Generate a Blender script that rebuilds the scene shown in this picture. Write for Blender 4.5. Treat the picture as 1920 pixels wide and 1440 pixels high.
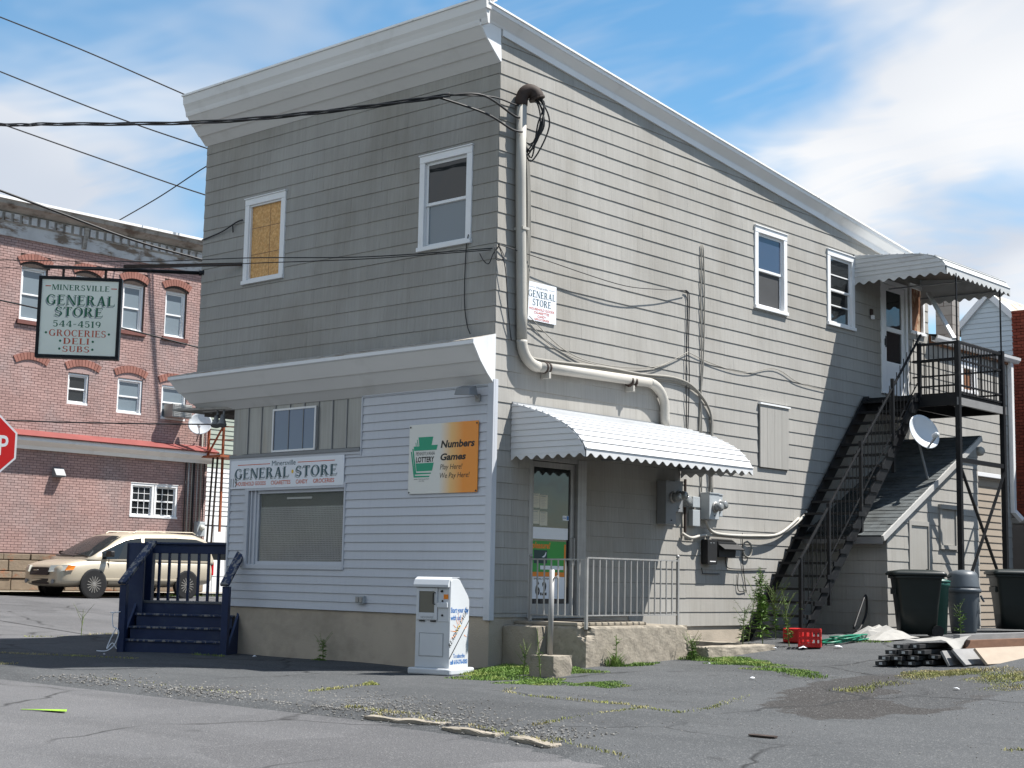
import bpy, math, random
import numpy as np
from mathutils import Vector, Matrix
for o in list(bpy.data.objects): bpy.data.objects.remove(o)
random.seed(7); np.random.seed(7)
SC = bpy.context.scene
COL = SC.collection

# ------------------------------------------------------------------ camera
cd = bpy.data.cameras.new('camera'); cam = bpy.data.objects.new('camera', cd); COL.objects.link(cam)
cd.sensor_width = 36.0; cd.lens = 2833.6 / 1920 * 36; cd.clip_start = 0.1; cd.clip_end = 3000
rt = Vector((0.743987, 0.6679241, 0.0189944)); dn = Vector((-0.0710457, 0.1073378, -0.991681)); fw = Vector((-0.6644064, 0.7364483, 0.1273111))
M = Matrix((rt, -dn, -fw)).transposed().to_4x4(); M.translation = (14.1551533, -15.3134101, 1.28)
cam.matrix_world = M
SC.camera = cam
SC.cycles.max_bounces = 5; SC.cycles.diffuse_bounces = 2; SC.cycles.glossy_bounces = 2; SC.cycles.transparent_max_bounces = 6
SC.render.resolution_x = 1024; SC.render.resolution_y = 768

# ------------------------------------------------------------------ light
SUN = Vector((0.41, 0.43, 1.0)).normalized()
SUN_EL = math.asin(SUN.z); SUN_AZ = math.atan2(SUN.x, SUN.y)
w = bpy.data.worlds.new('World'); SC.world = w; w.use_nodes = True
def build_world():
    nt = w.node_tree; N = nt.nodes; L = nt.links; N.clear()
    out = N.new('ShaderNodeOutputWorld'); bg = N.new('ShaderNodeBackground')
    sky = N.new('ShaderNodeTexSky'); sky.sky_type = 'NISHITA'; sky.sun_disc = False
    sky.sun_elevation = SUN_EL; sky.sun_rotation = SUN_AZ; sky.air_density = 1.0; sky.dust_density = 0.1; sky.ozone_density = 2.6
    tc = N.new('ShaderNodeTexCoord'); sp = N.new('ShaderNodeSeparateXYZ'); L.new(tc.outputs['Generated'], sp.inputs[0])
    def m(op, a, b=None, clamp=False):
        n = N.new('ShaderNodeMath'); n.operation = op; n.use_clamp = clamp
        for i, v in enumerate((a, b)):
            if v is None: continue
            if isinstance(v, (int, float)): n.inputs[i].default_value = v
            else: L.new(v, n.inputs[i])
        return n.outputs[0]
    zz = m('ADD', m('MAXIMUM', sp.outputs[2], 0.0), 0.16)
    cx = N.new('ShaderNodeCombineXYZ'); L.new(m('DIVIDE', sp.outputs[0], zz), cx.inputs[0]); L.new(m('DIVIDE', sp.outputs[1], zz), cx.inputs[1]); cx.inputs[2].default_value = 3.7
    def noise(vec, scale, detail, dist, rough=.55, loc=(0,0,0), sc=(1,1,1), rot=0):
        mp = N.new('ShaderNodeMapping'); L.new(vec, mp.inputs[0]); mp.inputs['Location'].default_value = loc; mp.inputs['Scale'].default_value = sc; mp.inputs['Rotation'].default_value = (0,0,rot)
        n = N.new('ShaderNodeTexNoise'); L.new(mp.outputs[0], n.inputs['Vector']); n.inputs['Scale'].default_value = scale; n.inputs['Detail'].default_value = detail
        n.inputs['Distortion'].default_value = dist; n.inputs['Roughness'].default_value = rough
        return n.outputs[0]
    def ramp(v, a, b):
        r = N.new('ShaderNodeMapRange'); r.interpolation_type = 'SMOOTHSTEP'; L.new(v, r.inputs[0]); r.inputs[1].default_value = a; r.inputs[2].default_value = b
        return r.outputs[0]
    big = noise(cx.outputs[0], 0.85, 5, 0.25, .52, (CLOUD[0], CLOUD[1], 0))
    wisp = noise(cx.outputs[0], 1.7, 4, 0.6, .62, (CLOUD[0]+4.1, CLOUD[1]+1.3, 0), (1, 2.2, 1), .6)
    mask = m('ADD', m('MULTIPLY', ramp(big, .43, .58), .97), m('MULTIPLY', ramp(wisp, .42, .72), .5), True)
    # below the horizon the same cloud cover reads as pale air
    shade = noise(cx.outputs[0], 1.6, 2, 0.2, .5, (CLOUD[0]+9, CLOUD[1]+2, 0))
    cc = N.new('ShaderNodeMix'); cc.data_type = 'RGBA'; L.new(ramp(shade, .35, .7), cc.inputs['Factor'])
    cc.inputs[6].default_value = (9.6, 9.75, 10.0, 1); cc.inputs[7].default_value = (6.6, 7.2, 8.2, 1)
    mx = N.new('ShaderNodeMix'); mx.data_type = 'RGBA'; L.new(mask, mx.inputs['Factor']); hs = N.new('ShaderNodeHueSaturation'); hs.inputs['Saturation'].default_value = 1.18; hs.inputs['Value'].default_value = 1.72; hs.inputs['Hue'].default_value = .488; L.new(sky.outputs[0], hs.inputs['Color']); L.new(hs.outputs[0], mx.inputs[6]); L.new(cc.outputs[2], mx.inputs[7])
    L.new(mx.outputs[2], bg.inputs[0]); bg.inputs[1].default_value = 0.05
    L.new(bg.outputs[0], out.inputs[0])
CLOUD = (16.0, -15.5)
build_world()
sl = bpy.data.lights.new('sun', 'SUN'); sl.energy = 5.0; sl.angle = math.radians(0.55); sl.color = (1.0, 0.955, 0.89)
so = bpy.data.objects.new('sun', sl); COL.objects.link(so); so.rotation_euler = SUN.to_track_quat('Z', 'Y').to_euler(); so.location = (10, 10, 30)
SC.view_settings.view_transform = 'Standard'; SC.view_settings.look = 'None'; SC.view_settings.exposure = 1.0; SC.view_settings.gamma = 1.0
SC.view_settings.use_curve_mapping = False

# ------------------------------------------------------------------ materials
def pm(name, col, rough=.65, var=.12, vs=(3,3,3), bump=.0, bs=(40,40,40), metal=0.0, col2=None, c2s=(1.2,1.2,1.2), c2r=(.5,.7), attr=0.0, spec=.4, coat=0.0, obj=False, rvar=0.0, streak=0.0):
    """procedural material: tint noise, optional second colour in patches, per-piece tint (attribute rnd), bump"""
    mt = bpy.data.materials.new(name); mt.use_nodes = True; nt = mt.node_tree; N = nt.nodes; L = nt.links
    b = N['Principled BSDF']; b.inputs['Roughness'].default_value = rough; b.inputs['Metallic'].default_value = metal
    b.inputs['Specular IOR Level'].default_value = spec
    if coat: b.inputs['Coat Weight'].default_value = coat; b.inputs['Coat Roughness'].default_value = .08
    if obj: pos = N.new('ShaderNodeTexCoord').outputs['Object']
    else: pos = N.new('ShaderNodeNewGeometry').outputs['Position']
    def noise(sc, det=4, seed=0.0, rough=.55):
        mp = N.new('ShaderNodeMapping'); L.new(pos, mp.inputs[0]); mp.inputs['Scale'].default_value = sc; mp.inputs['Location'].default_value = (seed, seed*1.7, seed*.6)
        n = N.new('ShaderNodeTexNoise'); L.new(mp.outputs[0], n.inputs['Vector']); n.inputs['Scale'].default_value = 1.0; n.inputs['Detail'].default_value = det; n.inputs['Roughness'].default_value = rough
        return n.outputs[0]
    def rng(v, a, b_, lo, hi):
        r = N.new('ShaderNodeMapRange'); L.new(v, r.inputs[0]); r.inputs[1].default_value = a; r.inputs[2].default_value = b_; r.inputs[3].default_value = lo; r.inputs[4].default_value = hi
        return r.outputs[0]
    def mul(a, b_):
        n = N.new('ShaderNodeMath'); n.operation = 'MULTIPLY'; L.new(a, n.inputs[0])
        if isinstance(b_, float): n.inputs[1].default_value = b_
        else: L.new(b_, n.inputs[1])
        return n.outputs[0]
    f = rng(noise(vs, 3, 1.3), .25, .75, 1 - var, 1 + var)
    if streak: f = mul(f, rng(noise((26, 26, .9), 2, 5.1), .3, .7, 1 - streak, 1 + streak))
    if attr:
        a = N.new('ShaderNodeAttribute'); a.attribute_name = 'rnd'
        f = mul(f, rng(a.outputs['Fac'], 0, 1, 1 - attr, 1 + attr))
    base = N.new('ShaderNodeRGB'); base.outputs[0].default_value = (*col, 1); c = base.outputs[0]
    if col2:
        mx = N.new('ShaderNodeMix'); mx.data_type = 'RGBA'; L.new(rng(noise(c2s, 4, 8.4, .65), c2r[0], c2r[1], 0, 1), mx.inputs['Factor'])
        L.new(c, mx.inputs[6]); mx.inputs[7].default_value = (*col2, 1); c = mx.outputs[2]
    vm = N.new('ShaderNodeVectorMath'); vm.operation = 'SCALE'; L.new(c, vm.inputs[0]); L.new(f, vm.inputs[3]); L.new(vm.outputs[0], b.inputs['Base Color'])
    if rvar: L.new(rng(noise((2,2,2), 5, 3.3), .3, .7, rough - rvar, rough + rvar), b.inputs['Roughness'])
    if bump >= .15:
        bp = N.new('ShaderNodeBump'); bp.inputs['Strength'].default_value = bump; bp.inputs['Distance'].default_value = .01
        L.new(noise(bs, 2, 2.2), bp.inputs['Height']); L.new(bp.outputs[0], b.inputs['Normal'])
    return mt
def glass_mat(name, tint=(.02,.023,.025), alpha=0.0, rough=.03, wav=.07):
    """window glass: dark room behind a mirror-like pane; alpha>0 lets part of what is behind show through"""
    mt = bpy.data.materials.new(name); mt.use_nodes = True; nt = mt.node_tree; N = nt.nodes; L = nt.links
    b = N['Principled BSDF']; b.inputs['Base Color'].default_value = (*tint, 1); b.inputs['Roughness'].default_value = rough; b.inputs['Specular IOR Level'].default_value = .5; b.inputs['IOR'].default_value = 1.5
    g = N.new('ShaderNodeNewGeometry'); n = N.new('ShaderNodeTexNoise'); n.inputs['Scale'].default_value = 1.6; L.new(g.outputs['Position'], n.inputs['Vector'])
    bp = N.new('ShaderNodeBump'); bp.inputs['Strength'].default_value = wav; bp.inputs['Distance'].default_value = .05; L.new(n.outputs[0], bp.inputs['Height']); L.new(bp.outputs[0], b.inputs['Normal'])
    if alpha:
        t = N.new('ShaderNodeBsdfTransparent'); mx = N.new('ShaderNodeMixShader'); mx.inputs[0].default_value = alpha
        L.new(b.outputs[0], mx.inputs[1]); L.new(t.outputs[0], mx.inputs[2]); L.new(mx.outputs[0], N['Material Output'].inputs[0])
    return mt
G = {}
G['shingle'] = pm('asbestos_shingle', (.330,.322,.302), .85, .06, (.9,.9,.9), .35, (70,70,3), attr=.035, streak=.06, col2=(.275,.262,.236), c2s=(.55,.55,.30), c2r=(.46,.70), spec=.2)
G['dark_gap'] = pm('wall_sheathing', (.12,.11,.10), .9)
G['vinyl'] = pm('vinyl_siding', (.50,.525,.57), .5, .035, (.8,.8,.8), .08, (50,50,8), attr=.02, streak=.02, col2=(.45,.47,.51), c2s=(.6,.6,.3), c2r=(.55,.8))
G['trim'] = pm('white_aluminium_trim', (.72,.73,.74), .45, .04, (1.5,1.5,1.5), .04, (6,6,6), attr=.02, col2=(.55,.55,.54), c2s=(1.3,1.3,.5), c2r=(.58,.8))
G['trim2'] = pm('offwhite_cornice', (.66,.655,.645), .55, .04, (.8,.8,.8), .05, (5,5,5), attr=.03, col2=(.5,.49,.47), c2s=(.9,.9,.9), c2r=(.55,.8))
G['wtrim'] = pm('window_white', (.74,.75,.76), .42, .03, (4,4,4), .03, (30,30,30), col2=(.55,.53,.5), c2s=(5,5,1.5), c2r=(.62,.8))
G['glass'] = glass_mat('window_glass')
G['glassb'] = glass_mat('blind_and_reflection_glass', (.16,.20,.23), 0, .05)  # blinds, and a pale reflection put into the colour of one front pane
G['glassg'] = glass_mat('milky_blue_glass', (.13,.17,.25), 0, .12)
G['glass_t'] = glass_mat('shop_glass', (.03,.035,.035), .80, .03)
G['screen'] = pm('insect_screen', (.05,.052,.055), .7, .1)
G['osb'] = pm('chipboard', (.56,.30,.105), .7, .16, (16,16,16), .2, (60,60,60), col2=(.70,.43,.18), c2s=(22,22,22), c2r=(.45,.6))
G['plyw'] = pm('weathered_plywood', (.20,.09,.045), .8, .25, (6,6,2), .2, (30,30,4), col2=(.42,.30,.20), c2s=(3,3,2), c2r=(.55,.62))
G['stucco'] = pm('stucco_foundation', (.43,.375,.305), .92, .10, (1.6,1.6,.9), .45, (55,55,55), col2=(.30,.265,.215), c2s=(1.1,1.1,1.6), c2r=(.45,.72), spec=.15)
G['conc'] = pm('concrete', (.29,.26,.215), .92, .12, (2,2,2), .6, (38,38,38), col2=(.21,.19,.155), c2s=(2.2,2.2,2.2), c2r=(.45,.7), spec=.15)
G['conc2'] = pm('pitted_concrete', (.30,.268,.22), .93, .16, (9,9,9), .55, (26,26,26), col2=(.20,.178,.146), c2s=(11,11,11), c2r=(.5,.72), spec=.15)
G['galv'] = pm('galvanised_metal', (.34,.335,.325), .5, .12, (2,2,6), .05, metal=.35, streak=.12)
G['galv2'] = pm('zinc_panel', (.30,.30,.285), .45, .22, (1.6,1.6,.6), .05, metal=.3, streak=.08, col2=(.30,.25,.19), c2s=(2,2,.25), c2r=(.60,.75), attr=.14)
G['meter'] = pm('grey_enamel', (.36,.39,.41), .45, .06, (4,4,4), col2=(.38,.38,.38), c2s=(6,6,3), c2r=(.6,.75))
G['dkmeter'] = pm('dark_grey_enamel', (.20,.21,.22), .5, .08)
G['conduit'] = pm('painted_conduit', (.40,.385,.35), .6, .06, (3,3,3))
G['cablegrey'] = pm('painted_cable', (.25,.24,.215), .7, .12)
G['wireblk'] = pm('black_cable', (.016,.016,.018), .55, .1)
G['rust'] = pm('rusty_iron', (.036,.023,.018), .75, .3, (12,12,12), .1)
G['redrust'] = pm('red_oxide_iron', (.27,.075,.03), .75, .25, (6,6,6))
G['blackm'] = pm('black_painted_steel', (.011,.012,.014), .48, .15, (5,5,5), .12, (25,25,25), col2=(.03,.03,.03), c2s=(5,5,5), c2r=(.58,.68), spec=.22)
G['navy'] = pm('navy_painted_wood', (.013,.026,.075), .5, .15, (4,4,4), .12, (40,40,12), col2=(.03,.045,.09), c2s=(3,3,3), c2r=(.5,.75))
G['navyw'] = pm('worn_navy_wood', (.018,.032,.08), .7, .2, (6,6,6), .2, (40,40,12), col2=(.23,.22,.21), c2s=(14,14,4), c2r=(.50,.58))
G['deckw'] = pm('worn_deck_paint', (.10,.105,.115), .75, .2, (5,5,5), .15, (40,40,12))
G['awn'] = pm('awning_aluminium', (.60,.61,.62), .38, .05, (1.5,1.5,1.5), .05, (12,12,12), attr=.03, col2=(.44,.44,.42), c2s=(2.2,.6,2.2), c2r=(.58,.75))
G['awn2'] = pm('weathered_awning_aluminium', (.50,.51,.51), .5, .06, (1.5,1.5,1.5), .05, (12,12,12), attr=.04, col2=(.40,.40,.40), c2s=(2,.6,2), c2r=(.55,.75))
G['sgnw'] = pm('white_sign_panel', (.72,.75,.80), .35, .03, (3,3,3))
G['sgnlit'] = pm('backlit_cream_sign_face', (.82,.85,.75), .35, .04, (1.5,1.5,1.5))  # cream face, brightened to stand in for sunlight coming through the panel
G['tgreen'] = pm('green_letter_paint', (.012,.13,.06), .4, .05)
G['tshad'] = pm('letter_shadow_grey', (.30,.34,.35), .5, .05)
G['tteal'] = pm('teal_letter_paint', (.02,.075,.10), .4, .05)
G['tred'] = pm('red_letter_paint', (.55,.085,.03), .4, .06)
G['tblk'] = pm('black_print', (.012,.012,.012), .45, .05)
G['tblue'] = pm('blue_print', (.02,.14,.42), .45, .05)
G['tgrey'] = pm('grey_print', (.25,.27,.28), .5, .05)
G['lgreen'] = pm('emerald_print', (.005,.30,.165), .4, .04)
G['tyel'] = pm('yellow_print', (.75,.48,.04), .4, .05)
G['torange'] = pm('orange_print', (.75,.22,.012), .45, .05)
G['pgreen'] = pm('poster_green', (.03,.30,.045), .45, .06)
G['pdark'] = pm('poster_dark_green', (.008,.045,.045), .45, .1)
G['paper'] = pm('paper', (.62,.60,.50), .8, .06, (20,20,20))
G['stopred'] = pm('stop_sign_red', (.60,.012,.012), .35, .05)
G['whitep'] = pm('white_paint', (.78,.78,.78), .4, .03)
G['boxw'] = pm('white_plastic_box', (.54,.57,.60), .35, .05, (2,2,2), .02, (20,20,20), col2=(.55,.56,.56), c2s=(4,4,2), c2r=(.6,.75))
G['binblk'] = pm('dark_bin_plastic', (.007,.012,.0115), .42, .15, (3,3,3), .05, (30,30,30))
G['bingrn'] = pm('green_bin_plastic', (.012,.075,.06), .45, .12, (3,3,3))
G['bingry'] = pm('grey_bin_plastic', (.075,.09,.105), .45, .12, (3,3,3), col2=(.16,.17,.18), c2s=(7,7,7), c2r=(.66,.72))
G['redpl'] = pm('red_plastic', (.45,.012,.012), .4, .08)
G['hose'] = pm('green_hose', (.01,.17,.10), .35, .1)
G['tarp'] = pm('dirty_white_sheet', (.27,.265,.25), .7, .12, (5,5,5), .3, (20,20,20))
G['wboard'] = pm('fresh_board', (.30,.245,.19), .7, .10, (3,3,14), .15, (5,60,60), col2=(.42,.30,.20), c2s=(2,2,9), c2r=(.6,.72))
G['gboard'] = pm('weathered_board', (.20,.20,.20), .7, .14, (4,4,14), .15, (5,60,60))
G['bboard'] = pm('brown_board', (.17,.09,.055), .7, .2, (4,4,14), .15, (5,60,60))
G['dkboard'] = pm('black_stained_board_and_opening_shade', (.025,.026,.028), .6, .2, (5,5,5), .1)
G['label'] = pm('board_end_label', (.45,.46,.46), .6, .15, (40,40,40))
G['roofsh'] = pm('roof_shingle', (.075,.085,.088), .9, .18, (6,6,6), .6, (90,90,90), attr=.16, col2=(.045,.05,.05), c2s=(2,2,2), c2r=(.5,.7))
G['roofold'] = pm('weathered_roll_roof', (.40,.37,.33), .9, .18, (4,4,4), .3, (30,30,30), col2=(.24,.19,.14), c2s=(3,3,3), c2r=(.5,.65))
G['roofwhite'] = pm('white_roof_edge', (.78,.78,.77), .5, .1, (3,3,3), .1, (10,10,10), col2=(.22,.21,.20), c2s=(5,5,5), c2r=(.66,.70))
G['tan'] = pm('tan_siding', (.30,.255,.205), .6, .05, (2,2,2), .05, (40,40,8), attr=.03)
G['whitesid'] = pm('white_clapboard', (.70,.71,.70), .6, .05, (2,2,2), attr=.03)
G['greensid'] = pm('grey_green_clapboard', (.30,.34,.29), .7, .07, (2,2,2), attr=.04)
G['bluesid'] = pm('pale_blue_clapboard', (.50,.56,.60), .6, .04, (2,2,2), attr=.02)
G['brick'] = pm('painted_pink_brick', (.365,.24,.22), .85, .10, (.8,.8,.8), .35, (40,40,40), attr=.11, col2=(.32,.245,.235), c2s=(.8,.8,.6), c2r=(.45,.7), spec=.2)
G['brickred'] = pm('red_arch_brick', (.27,.125,.10), .85, .12, (3,3,3), .3, (40,40,40), attr=.12, spec=.2)
G['brickdk'] = pm('dark_red_brick', (.20,.048,.03), .85, .12, (3,3,3), .3, (40,40,40), attr=.2, spec=.2)
G['mortar'] = pm('dirty_mortar', (.13,.085,.075), .95, .15, (2,2,2))
G['stone'] = pm('stone_foundation', (.21,.165,.12), .95, .22, (2.2,2.2,2.2), .8, (14,14,14), col2=(.24,.11,.06), c2s=(1.6,1.6,2.6), c2r=(.56,.66))
G['oldwood'] = pm('peeling_white_wood', (.47,.47,.47), .85, .12, (2,2,2), .3, (20,20,20), col2=(.17,.13,.10), c2s=(1.1,1.1,3.5), c2r=(.5,.62))
G['oldwood2'] = pm('grey_cornice_wood', (.30,.285,.26), .85, .2, (2,2,2), .3, (20,20,20), col2=(.13,.105,.085), c2s=(1.6,1.6,3), c2r=(.5,.65))
G['redmetal'] = pm('red_metal_roof', (.20,.05,.045), .6, .15, (2,2,2))
G['cmu'] = pm('concrete_block', (.25,.235,.22), .95, .1, (5,5,5), .4, (40,40,40), attr=.08)
G['carpaint'] = pm('champagne_car_paint', (.48,.425,.33), .34, .04, (2,2,2), metal=.25, coat=.7)
G['carplast'] = pm('black_car_plastic', (.015,.015,.016), .5, .1)
G['tyre'] = pm('tyre_rubber', (.018,.018,.018), .8, .15)
G['chrome'] = pm('bright_wheel_metal', (.62,.60,.56), .25, .05, metal=.8)
G['lamp'] = pm('clear_lamp_lens', (.55,.55,.50), .12, .1, spec=.8)
G['lampor'] = pm('amber_lens', (.75,.22,.03), .2, .1)
G['lampred'] = pm('red_lens', (.45,.01,.015), .2, .1)
G['soil'] = pm('bare_soil', (.14,.10,.06), .95, .3, (6,6,6), .6, (40,40,40))
G['dirtgravel'] = pm('gravel', (.15,.147,.14), .9, .2, attr=.5)
G['grass'] = pm('dry_green_grass', (.12,.21,.035), .7, .2, (3,3,3), attr=.25, col2=(.25,.29,.07), c2s=(2.2,2.2,2.2), c2r=(.5,.66))
G['leaf'] = pm('weed_leaf', (.11,.21,.035), .6, .2, (6,6,6), attr=.3)
G['stem'] = pm('weed_stem', (.13,.17,.05), .7, .2)
G['dome'] = pm('meter_glass', (.20,.21,.215), .12, .25, (30,30,30), spec=.7)
G['lattice'] = pm('grey_lattice', (.62,.62,.60), .7, .08)
G['backing'] = pm('grey_backing', (.16,.16,.155), .8, .1)
G['sillbr'] = pm('brown_sill', (.15,.06,.05), .8, .15)
G['shade_lining'] = pm('brown_shaded_underside', (.10,.085,.072), .6, .1)
G['glass_sky'] = glass_mat('sky_reflection_glass', (.045,.065,.11))  # blue sky reflection put into the pane colour
G['drygrass'] = pm('dry_yellow_grass', (.23,.245,.07), .8, .2, (3,3,3), attr=.3, col2=(.36,.31,.16), c2s=(1.3,1.3,1.3), c2r=(.46,.6))
G['shedtrim'] = pm('weathered_white_trim', (.42,.415,.40), .6, .1)

# ------------------------------------------------------------------ mesh helpers
def frame(o, u, v, wv):
    m = Matrix.Identity(4)
    for i, a in enumerate((u, v, wv)):
        for k in range(3): m[k][i] = a[k]
    m.translation = o
    return m
FRONT = frame((0,0,0), (1,0,0), (0,0,1), (0,-1,0))       # u=x  v=z  w=towards the street
SIDE = frame((0,0,0), (0,1,0), (0,0,1), (1,0,0))         # u=y  v=z  w=towards the car park
def yaw_frame(o, a):                                      # local x,y,z with x turned by a
    return frame(o, (math.cos(a), math.sin(a), 0), (-math.sin(a), math.cos(a), 0), (0,0,1))
class MB:
    def __init__(s, fr=None): s.v = []; s.f = []; s.r = []; s.fr = fr; s.cur = .5
    def add(s, vs, fs):
        n = len(s.v); s.v += [tuple(p) for p in vs]; s.f += [tuple(i + n for i in f) for f in fs]; s.r += [s.cur] * len(fs); return s
    def box(s, a0, a1, b0, b1, c0, c1):
        return s.add([(a0,b0,c0),(a1,b0,c0),(a1,b1,c0),(a0,b1,c0),(a0,b0,c1),(a1,b0,c1),(a1,b1,c1),(a0,b1,c1)],
                     [(0,3,2,1),(4,5,6,7),(0,1,5,4),(1,2,6,5),(2,3,7,6),(3,0,4,7)])
    def bar(s, p, q, wd, ht, up=(0,0,1)):
        p, q = Vector(p), Vector(q); d = (q - p).normalized(); u = Vector(up); sd = d.cross(u)
        if sd.length < 1e-4: sd = d.cross(Vector((1,0,0)))
        sd.normalize(); u = sd.cross(d).normalized(); sd = sd * wd / 2; u = u * ht / 2
        vs = [p-sd-u, p+sd-u, p+sd+u, p-sd+u, q-sd-u, q+sd-u, q+sd+u, q-sd+u]
        return s.add(vs, [(0,3,2,1),(4,5,6,7),(0,1,5,4),(1,2,6,5),(2,3,7,6),(3,0,4,7)])
    def prism(s, poly, c0, c1, wf=None):
        """polygon in local (a,b) extruded along c; wf(a,b) gives the top height instead of c1"""
        n = len(poly); vs = [(a,b,c0) for a,b in poly] + [(a,b,wf(a,b) if wf else c1) for a,b in poly]
        fs = [tuple(range(n-1,-1,-1)), tuple(range(n,2*n))] + [(i,(i+1)%n,n+(i+1)%n,n+i) for i in range(n)]
        return s.add(vs, fs)
    def extrude(s, prof, a0, a1, axis='u'):
        """profile [(w,v)] run along u from a0 to a1 in a wall frame"""
        n = len(prof); vs = [(a0,v,w_) for w_,v in prof] + [(a1,v,w_) for w_,v in prof]
        fs = [tuple(range(n)), tuple(range(2*n-1,n-1,-1))] + [((i+1)%n,i,n+i,n+(i+1)%n) for i in range(n)]
        return s.add(vs, fs)
    def tube(s, pts, r, n=8, cap=True):
        pts = [Vector(p) for p in pts]; rings = []; prev = None
        for i, p in enumerate(pts):
            d = (pts[min(i+1,len(pts)-1)] - pts[max(i-1,0)]).normalized()
            if prev is None: a = d.cross(Vector((0,0,1)) if abs(d.z) < .9 else Vector((1,0,0))).normalized()
            else:
                a = prev - d * prev.dot(d)
                if a.length < 1e-5: a = d.cross(Vector((1,0,0)))
                a.normalize()
            prev = a; b = d.cross(a); rr = r[i] if isinstance(r, (list, tuple)) else r
            rings.append([p + (a*math.cos(t) + b*math.sin(t))*rr for t in [2*math.pi*k/n for k in range(n)]])
        vs = [q for rg in rings for q in rg]; fs = []
        for i in range(len(rings)-1):
            for k in range(n): fs.append((i*n+k, i*n+(k+1)%n, (i+1)*n+(k+1)%n, (i+1)*n+k))
        if cap: fs.append(tuple(range(n-1,-1,-1))); fs.append(tuple(range((len(rings)-1)*n, len(rings)*n)))
        return s.add(vs, fs)
    def lathe(s, prof, c, axis=(0,0,1), n=20):
        """profile [(r,h)] turned round an axis through c"""
        ax = Vector(axis).normalized(); a = ax.cross(Vector((0,0,1)) if abs(ax.z) < .9 else Vector((1,0,0))).normalized(); b = ax.cross(a); c = Vector(c)
        vs = [c + ax*h + (a*math.cos(2*math.pi*k/n) + b*math.sin(2*math.pi*k/n))*r for r,h in prof for k in range(n)]
        fs = [(i*n+k, i*n+(k+1)%n, (i+1)*n+(k+1)%n, (i+1)*n+k) for i in range(len(prof)-1) for k in range(n)]
        fs.append(tuple(range(n-1,-1,-1))); fs.append(tuple(range((len(prof)-1)*n, len(prof)*n)))
        return s.add(vs, fs)
    def build(s, name, mat, parent=None, bevel=0.0, smooth=False, auto=False):
        vs = [s.fr @ Vector(p) for p in s.v] if s.fr else [Vector(p) for p in s.v]
        loc = Vector((0,0,0))
        if parent is None:
            lo = Vector([min(p[k] for p in vs) for k in range(3)]); hi = Vector([max(p[k] for p in vs) for k in range(3)])
            loc = Vector(((lo.x+hi.x)/2, (lo.y+hi.y)/2, lo.z)); vs = [p - loc for p in vs]
        me = bpy.data.meshes.new(name); me.from_pydata([tuple(p) for p in vs], [], s.f)
        at = me.attributes.new('rnd', 'FLOAT', 'FACE'); at.data.foreach_set('value', s.r)
        me.materials.append(G[mat] if isinstance(mat, str) else mat)
        if smooth: me.polygons.foreach_set('use_smooth', [True]*len(s.f))
        me.update()
        o = bpy.data.objects.new(name, me); COL.objects.link(o); o.location = loc
        if parent is not None: put(o, parent)
        if auto: fix_normals(me)
        if bevel:
            b = o.modifiers.new('bevel', 'BEVEL'); b.width = bevel; b.segments = 2; b.limit_method = 'ANGLE'; b.angle_limit = .6
        return o
import bmesh
def fix_normals(me):
    bm = bmesh.new(); bm.from_mesh(me); bmesh.ops.remove_doubles(bm, verts=bm.verts, dist=1e-5); bmesh.ops.recalc_face_normals(bm, faces=bm.faces); bm.to_mesh(me); bm.free()
def put(o, parent):
    o.parent = parent
    if parent.parent is None: o.matrix_parent_inverse = Matrix.Translation(parent.location).inverted()
def tag(o, label=None, cat=None, group=None, kind=None):
    if label: o['label'] = label
    if cat: o['category'] = cat
    if group: o['group'] = group
    if kind: o['kind'] = kind
    return o
def thing(name, label, cat, loc=(0,0,0), group=None):
    o = bpy.data.objects.new(name, None); COL.objects.link(o); o.location = loc; o.empty_display_size = .2
    return tag(o, label, cat, group)
def copy_tree(o, parent=None):
    c = o.copy(); COL.objects.link(c)
    if parent is not None: c.parent = parent
    for ch in o.children: copy_tree(ch, c)
    return c
def rrect(u0, u1, v0, v1, r, n=4):
    out = []
    for cx, cy, a in ((u1-r,v0+r,-90),(u1-r,v1-r,0),(u0+r,v1-r,90),(u0+r,v0+r,180)):
        for k in range(n+1): t = math.radians(a + 90*k/n); out.append((cx + r*math.cos(t), cy + r*math.sin(t)))
    return out
def smooth_path(pts, n=6):
    P = [Vector(p) for p in pts]; out = []
    for i in range(len(P)-1):
        a, b, c, d = P[max(i-1,0)], P[i], P[i+1], P[min(i+2,len(P)-1)]
        for k in range(n):
            t = k/n; out.append(.5*((2*b) + (c-a)*t + (2*a-5*b+4*c-d)*t*t + (3*b-a-3*c+d)*t**3))
    out.append(P[-1]); return out
# text: built-in font, fitted to a box on a wall frame
def text_poly(s, shear=0.0, bold=0.0):
    cu = bpy.data.curves.new('txt', 'FONT'); cu.body = s; cu.size = 1.0; cu.offset = bold; cu.fill_mode = 'FRONT'; cu.resolution_u = 3
    ob = bpy.data.objects.new('txt', cu); COL.objects.link(ob)
    me = bpy.data.meshes.new_from_object(ob.evaluated_get(bpy.context.evaluated_depsgraph_get()))
    vs = [(v.co.x + shear*v.co.y, v.co.y) for v in me.vertices]; fs = [tuple(p.vertices) for p in me.polygons]
    bpy.data.objects.remove(ob); bpy.data.curves.remove(cu); bpy.data.meshes.remove(me)
    return vs, fs
def text_into(mb, s, u0, u1, v0, v1, w_=0.0, shear=0.0, bold=0.0, serif=False):
    vs, fs = serif_text(s) if serif else text_poly(s, shear, bold)
    xs = [p[0] for p in vs]; ys = [p[1] for p in vs]; a, b = min(xs), max(xs); c, d = min(ys), max(ys)
    mb.add([(u0 + (x-a)/(b-a)*(u1-u0), v0 + (y-c)/(d-c)*(v1-v0), w_) for x, y in vs], fs)
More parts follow.
